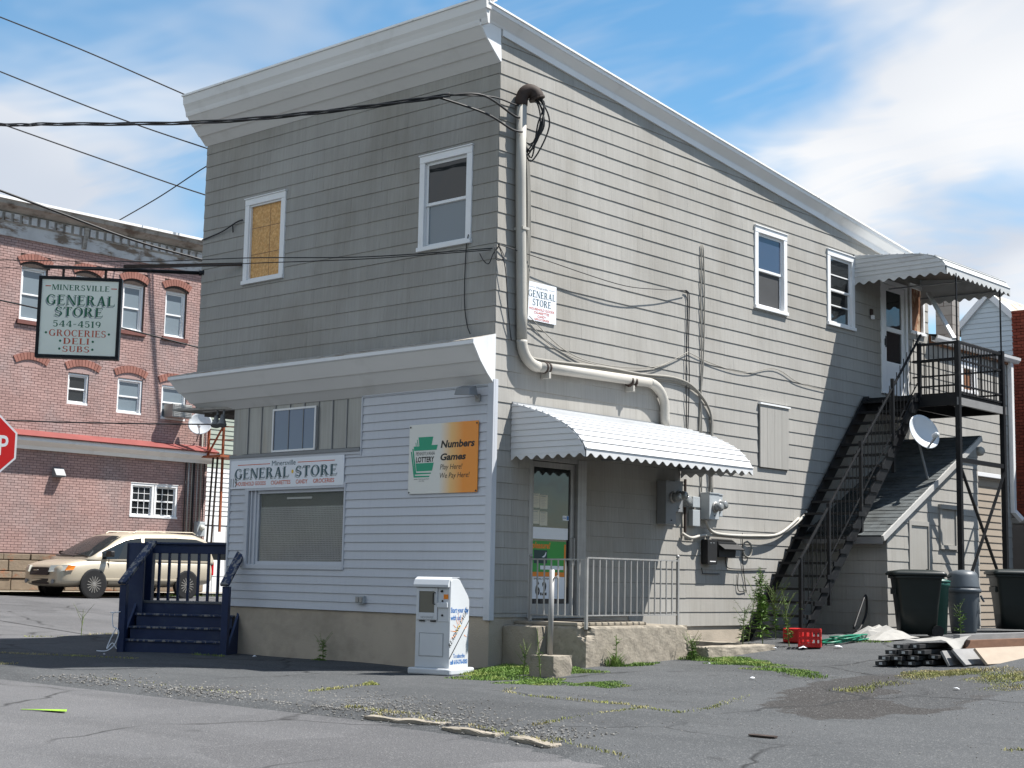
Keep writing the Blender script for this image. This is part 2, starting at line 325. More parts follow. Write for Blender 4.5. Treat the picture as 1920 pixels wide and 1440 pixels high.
# a small serif alphabet drawn from stems, arms and bowls
def glyph(ch):
    T, t, sf = .17, .065, .055
    V = []; F = []
    def q(*p): n = len(V); V.extend(p); F.append(tuple(range(n, n+len(p))))
    def rect(a, b, c, d): q((a,c),(b,c),(b,d),(a,d))
    def stem(x, wd=T, lo=0, hi=1, sl=.07, s=True):
        rect(x, x+wd, lo, hi)
        if s: rect(x-sl, x+wd+sl, lo, lo+sf); rect(x-sl, x+wd+sl, hi-sf, hi)
    def diag(x0, y0, x1, y1, wd): q((x0,y0),(x0+wd,y0),(x1+wd,y1),(x1,y1))
    def arc(cx, cy, a, b, t0, t1, th=T, tv=t, n=14):
        for k in range(n):
            s0 = math.radians(t0 + (t1-t0)*k/n); s1 = math.radians(t0 + (t1-t0)*(k+1)/n)
            q((cx+a*math.cos(s0),cy+b*math.sin(s0)),(cx+a*math.cos(s1),cy+b*math.sin(s1)),(cx+(a-th)*math.cos(s1),cy+(b-tv)*math.sin(s1)),(cx+(a-th)*math.cos(s0),cy+(b-tv)*math.sin(s0)))
    def arm(y, x0, x1, up, dn): rect(x0, x1, y, y+t); q((x1-.05,y+t),(x1,y+t),(x1,y+t+up),(x1-.015,y+t+up)) if up else None; q((x1-.05,y),(x1-.015,y-dn),(x1,y-dn),(x1,y)) if dn else None
    wd = .75
    if ch == 'I': stem(.07); wd = .31
    elif ch == 'E': stem(.07); arm(0,.2,.66,.15,0); arm(.48,.2,.5,.08,.08); arm(1-t,.2,.63,0,.15); wd = .68
    elif ch == 'F': stem(.07); arm(.48,.2,.5,.08,.08); arm(1-t,.2,.63,0,.15); wd = .66
    elif ch == 'L': stem(.07); arm(0,.2,.64,.2,0); wd = .65
    elif ch == 'T': stem(.28); rect(.02,.71,1-t,1); q((.02,1),(.02,.78),(.05,.78),(.1,1-t)); q((.71,1),(.71,.78),(.68,.78),(.63,1-t)); wd = .73
    elif ch == 'N': stem(.1,t); diag(.66,0,.08,1,T); rect(.74,.74+t,0,1); rect(.66,.9,1-sf,1); rect(0,.25,0,sf); wd = .88
    elif ch == 'M': stem(.08,t); diag(.42,0,.08,1,T); diag(.42,0,.78,1,t*1.4); stem(.82,T); wd = 1.05
    elif ch == 'A': diag(.06,0,.34,1,t*1.2); diag(.56,0,.30,1,T); rect(.2,.6,.3,.3+t); rect(0,.22,0,sf); rect(.48,.82,0,sf); wd = .82
    elif ch == 'V': diag(.34,0,.08,1,T); diag(.38,0,.64,1,t*1.2); rect(0,.32,1-sf,1); rect(.55,.78,1-sf,1); wd = .78
    elif ch == 'U': rect(.07,.07+T,.28,1); rect(.6,.6+t,.28,1); arc(.365,.29,.295,.3,180,360,.13); rect(0,.31,1-sf,1); rect(.52,.75,1-sf,1); wd = .75
    elif ch == 'R': stem(.07); arc(.34,.74,.3,.26,-90,90); rect(.2,.36,1-t,1); rect(.2,.36,.48,.48+t); diag(.58,0,.32,.5,T); rect(.58,.84,0,sf); wd = .84
    elif ch == 'P': stem(.07); arc(.34,.73,.3,.27,-90,90); rect(.2,.36,1-t,1); rect(.2,.36,.46,.46+t); wd = .68
    elif ch == 'B': stem(.07); arc(.34,.76,.26,.24,-90,90); arc(.36,.27,.3,.27,-90,90); rect(.2,.38,1-t,1); rect(.2,.38,.48,.48+t); rect(.2,.38,0,t); wd = .7
    elif ch == 'D': stem(.07); arc(.34,.5,.42,.5,-90,90); rect(.2,.36,1-t,1); rect(.2,.36,0,t); wd = .8
    elif ch == 'O': arc(.42,.5,.42,.52,0,360,n=28); wd = .84
    elif ch == 'C': arc(.42,.5,.42,.52,45,315,n=22); rect(.68,.72,.64,.92); wd = .76
    elif ch == 'G': arc(.42,.5,.42,.52,45,330,n=22); rect(.68,.72,.66,.92); rect(.62,.62+T*.9,.05,.42); rect(.52,.86,.4,.4+sf); wd = .86
    elif ch == 'S': arc(.32,.74,.27,.28,30,265,.13,.07,14); arc(.32,.26,.3,.28,-150,88,.15,.07,14); rect(.52,.56,.72,.98); rect(.02,.06,.02,.28); q((.16,.56),(.3,.46),(.46,.47),(.3,.58)); wd = .64
    elif ch == '1': stem(.15); diag(.05,.84,.17,1,.06); wd = .45
    elif ch == '4': rect(.42,.42+T,0,1); rect(.03,.7,.26,.26+t*1.3); diag(.03,.3,.42,1,t*1.3); rect(.34,.68,0,sf); wd = .72
    elif ch == '5': arc(.3,.33,.3,.35,-150,120,.15,.07,18); rect(.1,.1+t,.5,1); rect(.1,.54,1-.12,1); wd = .62
    elif ch == '9': arc(.31,.68,.3,.33,0,360,.13,.07,22); arc(.2,.62,.41,.64,-70,5,.14,.07,12); wd = .64
    elif ch == '-': rect(.05,.4,.42,.5); wd = .45
    else: wd = .42
    return V, F, wd
def serif_text(s, gap=.10):
    x = 0; V = []; F = []
    for ch in s:
        v, f, wd = glyph(ch); n = len(V); V += [(a+x, b) for a, b in v]; F += [tuple(i+n for i in q) for q in f]; x += wd + gap
    return V, F
# clip helpers for wall pieces
def rect_minus(r, holes):
    rs = [r]
    for h in holes:
        nx = []
        for a in rs:
            if a[1] <= h[0] or a[0] >= h[1] or a[3] <= h[2] or a[2] >= h[3]: nx.append(a); continue
            if a[0] < h[0]: nx.append((a[0], h[0], a[2], a[3]))
            if a[1] > h[1]: nx.append((h[1], a[1], a[2], a[3]))
            lo, hi = max(a[0],h[0]), min(a[1],h[1])
            if a[2] < h[2]: nx.append((lo, hi, a[2], h[2]))
            if a[3] > h[3]: nx.append((lo, hi, h[3], a[3]))
        rs = nx
    return [a for a in rs if a[1]-a[0] > .012 and a[3]-a[2] > .012]
def clip_line(poly, fn):
    out = []; n = len(poly)
    for i in range(n):
        p, q = poly[i], poly[(i+1)%n]; a, b = fn(*p), fn(*q)
        if a >= 0: out.append(p)
        if (a >= 0) != (b >= 0): t = a/(a-b); out.append((p[0]+(q[0]-p[0])*t, p[1]+(q[1]-p[1])*t))
    return out

# ------------------------------------------------------------------ ground
def interp(x, xs, ys): return np.interp(x, xs, ys)
def g0(x, y):
    x = np.asarray(x, float); y = np.asarray(y, float)
    gy = interp(y, [-2.2,-1.2,.5,3,4.7,6.2,8,12,40], [0,.02,.12,.19,.30,.40,.45,.5,.55])
    t = np.clip((x + 1.2)/2.0, 0, 1); t = t*t*(3-2*t)
    gl = interp(x, [-60,-24,-21,-16,-11,-9,-7,20], [.66,.62,.60,.36,.11,.04,0,0])
    far = interp(y, [-60,-16,-9,-5,60], [-.45,-.25,-.08,0,0]) 
    return gy*t + gl + far*np.clip((x+30)/20, 0, 1)
def road_edge(x): return interp(x, [-12,-10.8,-9.5,-8,-6,-3,0,2,4,6,7.5,9.5,14,60], [60,1,-2.6,-4.2,-5.0,-5.42,-5.46,-5.45,-5.52,-5.9,-6.45,-7.3,-8.4,-8.6])
def inroad(x, y):
    d = road_edge(x) - np.asarray(y, float)
    s = np.clip(d/.22 + .5, 0, 1)
    return s
def gz(x, y): return float(g0(x, y) - .055*inroad(x, y))
def grid_mesh(name, xs, ys, zf, mat, kind='structure', keep=None):
    X, Y = np.meshgrid(xs, ys, indexing='ij'); Z = zf(X, Y); nx, ny = X.shape
    vs = np.stack([X, Y, Z], -1).reshape(-1, 3); fs = []
    for i in range(nx-1):
        for j in range(ny-1):
            if keep is not None and not keep(.5*(xs[i]+xs[i+1]), .5*(ys[j]+ys[j+1])): continue
            fs.append((i*ny+j, (i+1)*ny+j, (i+1)*ny+j+1, i*ny+j+1))
    me = bpy.data.meshes.new(name); me.from_pydata(vs.tolist(), [], fs); me.materials.append(mat); me.polygons.foreach_set('use_smooth', [True]*len(fs))
    o = bpy.data.objects.new(name, me); COL.objects.link(o); o['kind'] = kind
    return o
def asphalt(name, base, stone, worn, patch=False):
    mt = bpy.data.materials.new(name); mt.use_nodes = True; nt = mt.node_tree; N = nt.nodes; L = nt.links; b = N['Principled BSDF']
    b.inputs['Roughness'].default_value = .9; b.inputs['Specular IOR Level'].default_value = .25
    pos = N.new('ShaderNodeNewGeometry').outputs['Position']
    def noise(sc, det=6, rough=.6, dist=0, loc=(0,0,0)):
        mp = N.new('ShaderNodeMapping'); L.new(pos, mp.inputs[0]); mp.inputs['Scale'].default_value = (sc if isinstance(sc, tuple) else (sc,sc,sc)); mp.inputs['Location'].default_value = loc
        n = N.new('ShaderNodeTexNoise'); L.new(mp.outputs[0], n.inputs['Vector']); n.inputs['Scale'].default_value = 1; n.inputs['Detail'].default_value = det; n.inputs['Roughness'].default_value = rough; n.inputs['Distortion'].default_value = dist
        return n.outputs[0]
    def rng(v, a, c, lo=0., hi=1.):
        r = N.new('ShaderNodeMapRange'); L.new(v, r.inputs[0]); r.inputs[1].default_value = a; r.inputs[2].default_value = c; r.inputs[3].default_value = lo; r.inputs[4].default_value = hi; return r.outputs[0]
    def mix(f, a, c):
        m = N.new('ShaderNodeMix'); m.data_type = 'RGBA'; L.new(f, m.inputs['Factor'])
        for i, v in ((6, a), (7, c)):
            if isinstance(v, tuple): m.inputs[i].default_value = (*v, 1)
            else: L.new(v, m.inputs[i])
        return m.outputs[2]
    def mth(op, a, c):
        m = N.new('ShaderNodeMath'); m.operation = op; m.use_clamp = op == 'SUBTRACT'
        for i, v in enumerate((a, c)):
            if isinstance(v, float): m.inputs[i].default_value = v
            else: L.new(v, m.inputs[i])
        return m.outputs[0]
    c = mix(rng(noise(.55, 4), .35, .68), base, worn)
    c = mix(rng(noise((.22,1.3,1), 2, .6, .4, (3,1,0)), .5, .75), c, tuple(v*.80 for v in base))
    if patch:
        # darker newer asphalt laid over part of the car park
        for cx, cy, rx, ry, rot, dk in ((5.85,.55,1.15,3.0,.18,.58), (7.9,3.0,.7,2.0,.1,.62)):
            mp = N.new('ShaderNodeMapping'); mp.vector_type = 'TEXTURE'; L.new(pos, mp.inputs[0]); mp.inputs['Location'].default_value = (cx,cy,0); mp.inputs['Rotation'].default_value = (0,0,rot); mp.inputs['Scale'].default_value = (rx,ry,50)
            ln = N.new('ShaderNodeVectorMath'); ln.operation = 'LENGTH'; L.new(mp.outputs[0], ln.inputs[0])
            d = mth('ADD', mth('MULTIPLY', ln.outputs['Value'], 1.0), mth('MULTIPLY', noise(1.6, 4, .65), .7))
            c = mix(rng(d, 1.27, 1.32, .95, 0), c, (.034,.032,.031))
    # old repairs: neighbouring areas differ in tone
    pv = N.new('ShaderNodeTexVoronoi'); pv.inputs['Scale'].default_value = .42; wv0 = N.new('ShaderNodeVectorMath'); wv0.operation = 'ADD'; L.new(pos, wv0.inputs[0])
    n0 = N.new('ShaderNodeTexNoise'); n0.inputs['Scale'].default_value = 1.1; n0.inputs['Detail'].default_value = 3; L.new(pos, n0.inputs['Vector']); v0_ = N.new('ShaderNodeVectorMath'); v0_.operation = 'SCALE'; v0_.inputs[3].default_value = 1.3; L.new(n0.outputs['Color'], v0_.inputs[0]); L.new(v0_.outputs[0], wv0.inputs[1]); L.new(wv0.outputs[0], pv.inputs['Vector'])
    ps = N.new('ShaderNodeSeparateColor'); L.new(pv.outputs['Color'], ps.inputs[0])
    c = mix(rng(ps.outputs[0], .6, .7, 0, .7), c, tuple(v*.80 for v in base)); c = mix(rng(ps.outputs[1], .6, .9, 0, .35), c, tuple(v*1.18 for v in base))
    c = mix(rng(noise(2.3, 3, .5, 0, (4,9,0)), .66, .74, 0, .5), c, tuple(v*.5 for v in base))
    # stones in the surface, cracks
    vo = N.new('ShaderNodeTexVoronoi'); vo.inputs['Scale'].default_value = 65; L.new(pos, vo.inputs['Vector'])
    sp = N.new('ShaderNodeSeparateColor'); L.new(vo.outputs['Color'], sp.inputs[0])
    c = mix(rng(sp.outputs[0], .84, 1.0, 0, .36), c, stone)
    c = mix(rng(sp.outputs[1], .75, 1.0, 0, .28), c, tuple(v*.5 for v in base))
    wv = N.new('ShaderNodeVectorMath'); wv.operation = 'ADD'; L.new(pos, wv.inputs[0])
    nn = N.new('ShaderNodeTexNoise'); nn.inputs['Scale'].default_value = 1.4; nn.inputs['Detail'].default_value = 3; L.new(pos, nn.inputs['Vector'])
    vs_ = N.new('ShaderNodeVectorMath'); vs_.operation = 'SCALE'; vs_.inputs[3].default_value = .55; L.new(nn.outputs['Color'], vs_.inputs[0]); L.new(vs_.outputs[0], wv.inputs[1])
    cr = N.new('ShaderNodeTexVoronoi'); cr.feature = 'DISTANCE_TO_EDGE'; cr.inputs['Scale'].default_value = .27; L.new(wv.outputs[0], cr.inputs['Vector'])
    crm = mth('MULTIPLY', rng(cr.outputs['Distance'], .0, .012, 1, 0), rng(noise(.4, 2, .5, 0, (7,2,0)), .42, .54))
    c = mix(crm, c, tuple(v*.3 for v in base))
    L.new(c, b.inputs['Base Color'])
    bp = N.new('ShaderNodeBump'); bp.inputs['Strength'].default_value = .6; bp.inputs['Distance'].default_value = .012
    L.new(mth('SUBTRACT', vo.outputs['Distance'], crm), bp.inputs['Height']); L.new(bp.outputs[0], b.inputs['Normal'])
    return mt
G['lot'] = asphalt('car_park_asphalt', (.060,.064,.068), (.24,.24,.24), (.076,.080,.084), True)
G['road'] = asphalt('street_asphalt', (.098,.099,.104), (.24,.24,.24), (.120,.120,.125))
def axis(lo, hi, n0, n1, step, far):
    a = list(np.arange(n0, n1+1e-6, step)); b = [lo]; 
    while b[-1] < n0 - step*1.01: b.append(min(b[-1] + max(step, (n0-b[-1])*.45), n0 - step*.999) if n0-b[-1] > 3*step else n0-step*.999)
    c = [n1]; s = step
    while c[-1] < hi: s *= 1.7; c.append(min(c[-1]+s, hi))
    return np.array(sorted(set(round(v, 4) for v in b[:-1] + a + c[1:])))
gx = axis(-600, 600, -26, 15, .3, 0); gy_ = axis(-600, 600, -16, 16, .2, 0)
ground = grid_mesh('ground', gx, gy_, lambda X, Y: g0(X, Y) - .055*inroad(X, Y) + .010*np.sin(X*1.7+Y*.9)*np.sin(Y*1.3-X*.6)*(1-inroad(X,Y)), G['lot'])
rd = grid_mesh('road', np.concatenate([np.arange(-40,-12,2.), np.arange(-12,16,.35), np.arange(16,90,6.)]), np.linspace(0, 1, 40), lambda X, Y: X*0, G['road'])
me = rd.data                                            # front street: rows run from far kerb to the broken near edge
co = np.empty(len(me.vertices)*3); me.vertices.foreach_get('co', co); co = co.reshape(-1, 3)
e = np.minimum(road_edge(co[:,0]), 2.0) - .06 + .05*np.sin(co[:,0]*5.1) + .04*np.sin(co[:,0]*11.3+1); tt = co[:,1].copy()
co[:,1] = e - (1-tt)**2 * 45; co[:,2] = g0(co[:,0], co[:,1]) - .055 + .008
me.vertices.foreach_set('co', co.ravel()); me.update()
ss = grid_mesh('side_street', np.arange(-22.6, -10.7, .5), np.concatenate([np.arange(0.8, 16, .5), np.arange(16, 120, 6.)]), lambda X, Y: g0(X, Y) - .055 + .016, G['road'])
ss2 = grid_mesh('pavement', np.array([-23.9,-23.4,-22.9,-22.5]), np.arange(-2, 60, 1.), lambda X, Y: g0(X, Y) + .06, G['conc'])

# ------------------------------------------------------------------ the corner store
store = thing('store_building', 'grey shingled two storey corner store with white cornices and sloping roof line', 'building', (-3.4, 6.5, 0))
PITCH, Z0 = .2245, 8.655
def roof_lo(y): return 8.99 - .114*y                     # lower edge of the rake board on the side wall
WINS_F = {'A': (-5.70,-4.66,6.02,7.45), 'B': (-1.56,-.49,6.03,7.46)}
WINS_S = {'C': (6.58,7.62,6.0,7.45), 'D': (9.03,10.03,6.05,7.46)}
DOOR_S = (11.06,12.15,5.0,7.25); PLY = (12.25,12.88,6.32,7.32); SHOPDOOR = (.77,2.06,.72,3.02)
# solid body behind the cladding
mb = MB()
prof = [(.17,3.9),(13.05,3.9),(13.05,roof_lo(13.05)+.15),(.17,roof_lo(0)+.15)]
n = len(prof)
vs = [(-6.84,y,z) for y,z in prof] + [(-.17,y,z) for y,z in prof]
mb.add(vs, [(3,2,1,0),(4,5,6,7),(0,1,5,4),(1,2,6,5),(2,3,7,6),(3,0,4,7)])
mb.build('upper_wall', 'dark_gap', store)
mb = MB()                                                # ground floor with the cut-off corner at the left
pl = [(-5.75,.17),(-.17,.17),(-.17,13.05),(-6.84,13.05),(-6.84,1.10)]
mb.prism(pl, -.3, 3.96); mb.build('lower_wall', 'dark_gap', store)
mb = MB(); mb.box(-4.5,-.07,13.05,16.9,-.2,6.2); mb.build('rear_wall', 'dark_gap', store)
# shingles: every visible piece has its own edges
pieces = []                                              # (weight, frame, polygon, v0, v1)
def shingles(fr, ulo, uhi, kmin, kmax, holes, top=None, pw=.81, out=None, seed=0, vfloor=None):
    rnd = random.Random(seed)
    for k in range(kmin, kmax+1):
        v0, v1 = Z0 - PITCH*k, Z0 - PITCH*(k-1) - .002
        u = ulo - (pw*.5 if k % 2 else 0) - rnd.choice((0,.0,.13,.27))
        while u < uhi:
            a, b = max(u, ulo), min(u + pw - .0022, uhi)
            u += pw
            if b - a < .03: continue
            lo = max(v0, vfloor(a)) if vfloor else v0
            if v1 - lo < .03: continue
            for r in rect_minus((a, b, lo, v1), holes):
                dv = rnd.uniform(-.0025,.0025)
                poly = [(r[0],r[2]+dv*(r[2]==v0)),(r[1],r[2]+dv*(r[2]==v0)),(r[1],r[3]),(r[0],r[3])]
                if top: poly = clip_line(poly, lambda p,q: top(p) - q)
                if len(poly) < 3: continue
                out.append((fr, poly, v0, v1, rnd.uniform(.0125,.0145), rnd.random()))
front_p, side_p = [], []
shingles(FRONT, -6.86, 0.0, 0, 19, list(WINS_F.values()), None, out=front_p, seed=3)
front_p = [p for p in front_p if p[1][2][1] > 4.55]
shingles(SIDE, 0.0, 13.07, -1, 36, list(WINS_S.values()) + [DOOR_S, PLY, SHOPDOOR], roof_lo, out=side_p, seed=5, vfloor=lambda u: .74 if u < 2.7 else (.56 if u < 6 else .40))
shingles(SIDE, 13.09, 16.9, 11, 36, [(14.4,15.25,5.35,6.1)], None, out=side_p, seed=9)
def shingle_into(mb, p):
    fr, poly, v0, v1, wb, r = p; mb.cur = r
    mb.prism(poly, -.03, 0, lambda a, b: wb + (.003 - wb)*(b - v0)/(v1 - v0))
side_p.sort(key=lambda p: p[1][0][0])
single = front_p + side_p[:max(0, 298-len(front_p))]; rest = side_p[max(0, 298-len(front_p)):]
for p in single:
    mb = MB(p[0]); shingle_into(mb, p); mb.build('shingle', 'shingle', store)
mb = MB(SIDE)
for p in rest: shingle_into(mb, p)
o = mb.build('shingles', 'shingle', store); o['kind'] = 'stuff'
# left flank (seen from beside) plain boards
mb = MB(); mb.box(-6.868,-6.84,.0,13.07,3.95,8.6); mb.build('flank_cladding', 'shingle', store)

# foundation
mb = MB(); mb.prism([(-5.77,.012),(-.012,.012),(-.012,16.9),(-6.86,16.9),(-6.86,1.11)], -.4, .745); mb.build('foundation', 'stucco', store)
# vinyl siding of the shop front
SID0, SIDP = .75, .1272
WIN1 = (-5.40,-2.98,1.35,2.66); TRANS = (-5.80,-2.67,3.13,4.0)
k = 0; z = SID0
while z < 3.96:
    for r in rect_minus((-5.79, -.075, z, min(z + SIDP - .001, 3.97)), [WIN1, TRANS]):
        mb = MB(FRONT); mb.cur = random.random()
        w0 = .021
        mb.prism([(r[0],r[2]),(r[1],r[2]),(r[1],r[3]),(r[0],r[3])], -.03, 0, lambda a, b: w0 + (.004-w0)*(b - z)/SIDP)
        mb.build('siding_board', 'vinyl', store)
    z += SIDP; k += 1
mb = MB(FRONT)                                           # corner post and end trims
mb.box(-.085,.03,.70,4.02,.0,.034); mb.box(.001,.031,.70,4.02,-.06,-.0)
mb.build('corner_post', 'vinyl', store, .003)
mb = MB(FRONT); mb.box(-5.83,-5.785,.72,3.13,-.03,.03); mb.box(-2.68,-2.655,3.06,4.0,0,.03); mb.box(-5.8,-2.67,3.085,3.13,0,.032); mb.box(-2.67,-.08,3.945,3.985,0,.03); mb.build('siding_trim', 'vinyl', store, .002)
# zinc panels over the shop window
ed = [-5.80,-5.41,-5.07,-4.73,-4.37,-4.02,-3.68,-3.35,-3.02,-2.69]
for a, b in zip(ed[:-1], ed[1:]):
    mb = MB(FRONT); mb.cur = random.random(); mb.box(a+.006, b-.006, 3.19, 3.99, -.02, -.004 + random.uniform(0,.004)); mb.build('zinc_panel', 'galv2', store, .002)
mb = MB(FRONT)
for a in ed[1:-1]: mb.box(a-.006, a+.006, 3.17, 3.99, -.02, .012)
mb.box(-5.82,-2.68,3.13,3.18,-.02,.05); mb.build('panel_seams', 'dkmeter', store)
mb = MB(FRONT); mb.box(-4.75,-3.74,3.21,3.86,.012,.02); pn = mb.build('transom_pane', 'glassg', store)
mb = MB(FRONT)
for a, b, c, d in ((-4.77,-3.72,3.85,3.88),(-4.77,-3.72,3.19,3.22),(-4.77,-4.74,3.22,3.85),(-3.75,-3.72,3.22,3.85)): mb.box(a,b,c,d,.011,.032)
mb.build('frame', 'wtrim', pn)
mb = MB(FRONT)
for a in ed[3:7]: mb.box(a-.006,a+.006,3.22,3.85,.021,.03)
mb.build('muntin', 'dkmeter', pn)
# windows
def window(fr, r, parent, kind='dh', cas=.105, name='window', glass='glass', lower='glass'):
    u0, u1, v0, v1 = r
    mb = MB(fr)
    mb.box(u0, u0+cas, v0+.05, v1-cas, -.05, .032); mb.box(u1-cas, u1, v0+.05, v1-cas, -.05, .032)
    mb.box(u0, u1, v1-cas, v1, -.05, .036); mb.box(u0-.012, u1+.012, v1, v1+.018, -.05, .052); mb.box(u0-.012, u1+.012, v0-.012, v0+.05, -.05, .058)
    wd = mb.build(name, 'wtrim', parent, .004)
    a, b, c, d = u0+cas, u1-cas, v0+.05, v1-cas; s = .045; mid = (c+d)/2
    if kind == 'board':
        mb = MB(fr); mb.box(a, b, c, d, -.05, -.028); mb.build('chipboard_sheet', 'osb', wd)
        mb = MB(fr)
        for x0, x1, y0, y1 in ((a,b,d-.03,d),(a,b,c,c+.03),(a,a+.03,c+.03,d-.03),(b-.03,b,c+.03,d-.03)): mb.box(x0,x1,y0,y1,-.027,.01)
        mb.build('sash', 'wtrim', wd)
        mb = MB(fr)
        x = a + (b-a)*.60; mb.box(x-.004,x+.004,c+.03,d-.03,-.0279,-.0265)
        for t in (.34,.69): y = c + (d-c)*t; mb.box(a+.03,b-.03,y-.004,y+.004,-.0279,-.0262)
        mb.build('sheet_joint', 'bboard', wd)
        return wd
    if kind == 'ply':
        mb = MB(fr); mb.box(a, b, c, d, -.05, -.02); mb.build('plywood_sheet', 'plyw', wd); return wd
    for lo, hi, dz, nm, gl in ((mid-.02, d, -.012, 'upper_sash', glass), (c, mid+.02, -.034, 'lower_sash', lower)):
        mb = MB(fr)
        mb.box(a, a+s, lo, hi, dz-.02, dz); mb.box(b-s, b, lo, hi, dz-.02, dz); mb.box(a+s, b-s, hi-s, hi, dz-.02, dz); mb.box(a+s, b-s, lo, lo+s, dz-.02, dz)
        mb.build(nm, 'wtrim', wd, .003)
        mb = MB(fr); mb.box(a+s, b-s, lo+s, hi-s, dz-.016, dz-.010); mb.build('pane', gl, wd)
    if kind == 'shelf':
        mb = MB(fr)
        for t in (.27,.5,.73): y = c+(d-c)*t; mb.box(a+s,b-s,y-.01,y+.012,-.03,-.011)
        mb.build('muntin', 'wtrim', wd)
    return wd
wA = window(FRONT, WINS_F['A'], store, 'board'); wA['label'] = 'front window boarded up with orange chipboard'
window(FRONT, WINS_F['B'], store, lower='glassb'); window(SIDE, WINS_S['C'], store, glass='glass_sky', lower='screen'); window(SIDE, WINS_S['D'], store, 'shelf')
wp = window(SIDE, PLY, store, 'ply', .07); wp['label'] = 'narrow window covered with weathered plywood'
window(SIDE, (14.4,15.25,5.37,6.08), store, 'ply', .2, lower='glass')
# shop window with a lattice screen behind the glass
mb = MB(FRONT); a, b, c, d = WIN1
mb.box(a, a+.09, c, d, -.10, .03); mb.box(b-.03, b, c, d, -.10, .03); mb.box(a+.09, b-.03, d-.07, d, -.10, .03); mb.box(a+.09, b-.03, c, c+.07, -.10, .032)
sw = mb.build('shop_window', 'vinyl', store, .004)
mb = MB(FRONT)
for x0,x1,y0,y1 in ((a+.09,a+.30,c+.07,d-.07),(b-.09,b-.03,c+.07,d-.07),(a+.30,b-.09,d-.12,d-.07),(a+.30,b-.09,c+.07,c+.12)): mb.box(x0,x1,y0,y1,-.09,-.03 if x0==a+.09 else -.02)
mb.box(a+.22,a+.25,c+.07,d-.07,-.03,-.005); mb.box(a+.12,a+.15,c+.07,d-.07,-.03,.0)
mb.build('window_frame', 'vinyl', sw, .003)
mb = MB(FRONT); mb.box(a+.30, b-.09, c+.12, d-.12, -.055, -.05); mb.build('pane', 'glass_t', sw)
mb = MB(FRONT); mb.box(a+.28, b-.07, c+.10, d-.10, -.094, -.088); mb.build('backing', 'backing', sw)
mb = MB(FRONT)                                           # woven lattice
for i in range(58): x = a+.30+i*(b-a-.39)/58; mb.box(x, x+.017, c+.12, d-.33, -.087, -.080)
for i in range(30): y = c+.12+i*(d-c-.45)/30; mb.box(a+.30, b-.09, y, y+.017, -.0805, -.0745)
mb.build('lattice_screen', 'lattice', sw)
mb = MB(FRONT); mb.box(-4.45,-3.85,2.445,2.475,-.074,-.066); mb.build('light_strip', 'whitep', sw)
# lower cornice: three boards and a small weathered roof, mitred at the left
LC = [(.0,3.955),(.15,4.09),(.295,4.26),(.425,4.46)]
def mitre_strip(prof, xr, name, mat, corner=-6.62, back=2.2):
    """strip between profile points along the front and round the left corner"""
    mb = MB(); mb.cur = random.random()
    P = []
    for d, z in prof: P.append([(xr,-d,z), (corner-d,-d,z), (corner-d,back,z)])
    vs = [p for row in P for p in row]; fs = []; n = len(prof)
    for i in range(n):
        j = (i+1) % n
        for k in range(2): fs.append((i*3+k, i*3+k+1, j*3+k+1, j*3+k))
    fs.append(tuple(i*3 for i in range(n))); fs.append(tuple(i*3+2 for i in range(n-1,-1,-1)))
    mb.add(vs, fs); return mb.build(name, mat, store, auto=True)
for (d0,z0),(d1,z1) in zip(LC[:-1], LC[1:]):
    mitre_strip([(d0+.012,z0-.012),(d1+.004,z1),(d1-.02,z1+.01),(d0-.03,z0+.02)], -.004, 'cornice_board', 'trim2')
mitre_strip([(.43,4.455),(.45,4.47),(.45,4.52),(.42,4.52)], -.002, 'drip_edge', 'trim')
mitre_strip([(.44,4.522),(.44,4.535),(-.24,4.73),(-.24,4.70)], -.02, 'pent_roof', 'roofold')
mb = MB(SIDE); mb.prism([(-.0,3.95),(-.015,3.95),(-.16,4.085),(-.305,4.25),(-.437,4.45),(-.455,4.47),(-.455,4.53),(0,4.66)], -.003, .022); mb.build('cornice_end', 'trim', store)
mb = MB(); mb.prism([(-7.0,-.38),(-5.8,-.02),(-5.8,.1),(-6.8,1.2),(-7.0,1.2)], 3.955, 3.99); mb.build('soffit', 'oldwood2', store)
# upper cornice
UC = [(.0,8.60),(.155,8.735),(.30,8.88),(.43,9.03)]
for (d0,z0),(d1,z1) in zip(UC[:-1], UC[1:]):
    mb = MB(FRONT); mb.cur = random.random(); mb.extrude([(d0+.012,z0-.012),(d1+.004,z1),(d1-.02,z1+.012),(d0-.03,z0+.02)], -6.9, .0); mb.build('cornice_board', 'trim2', store, auto=True)
mb = MB(FRONT); mb.extrude([(.40,9.02),(.435,9.02),(.445,9.06),(.45,9.10),(.475,9.17),(.50,9.22),(.40,9.22)], -6.92, .15); mb.build('crown_moulding', 'trim2', store, auto=True)
mb = MB(FRONT); mb.extrude([(.40,9.22),(.50,9.22),(.512,9.36),(.40,9.36)], -6.93, .175); mb.build('fascia', 'trim2', store, auto=True)
mb = MB(FRONT); mb.extrude([(.30,9.39),(.30,9.364),(.40,9.362),(.53,9.362),(.53,9.395),(.4,9.40)], -6.95, .19); mb.build('roof_edge', 'roofwhite', store, auto=True)
mb = MB(FRONT); mb.extrude([(.40,9.36),(.0,9.36),(.0,8.63),(.14,8.75),(.28,8.89),(.40,9.03)], -6.88, -.004); mb.build('cornice_core', 'trim2', store, auto=True)
mb = MB(SIDE); mb.prism([(0,8.60),(-.02,8.595),(-.17,8.73),(-.315,8.87),(-.44,9.02),(-.45,9.10),(-.40,9.2),(-.02,9.2),(-.02,8.9)], -.003, .022); mb.build('cornice_end', 'trim', store)
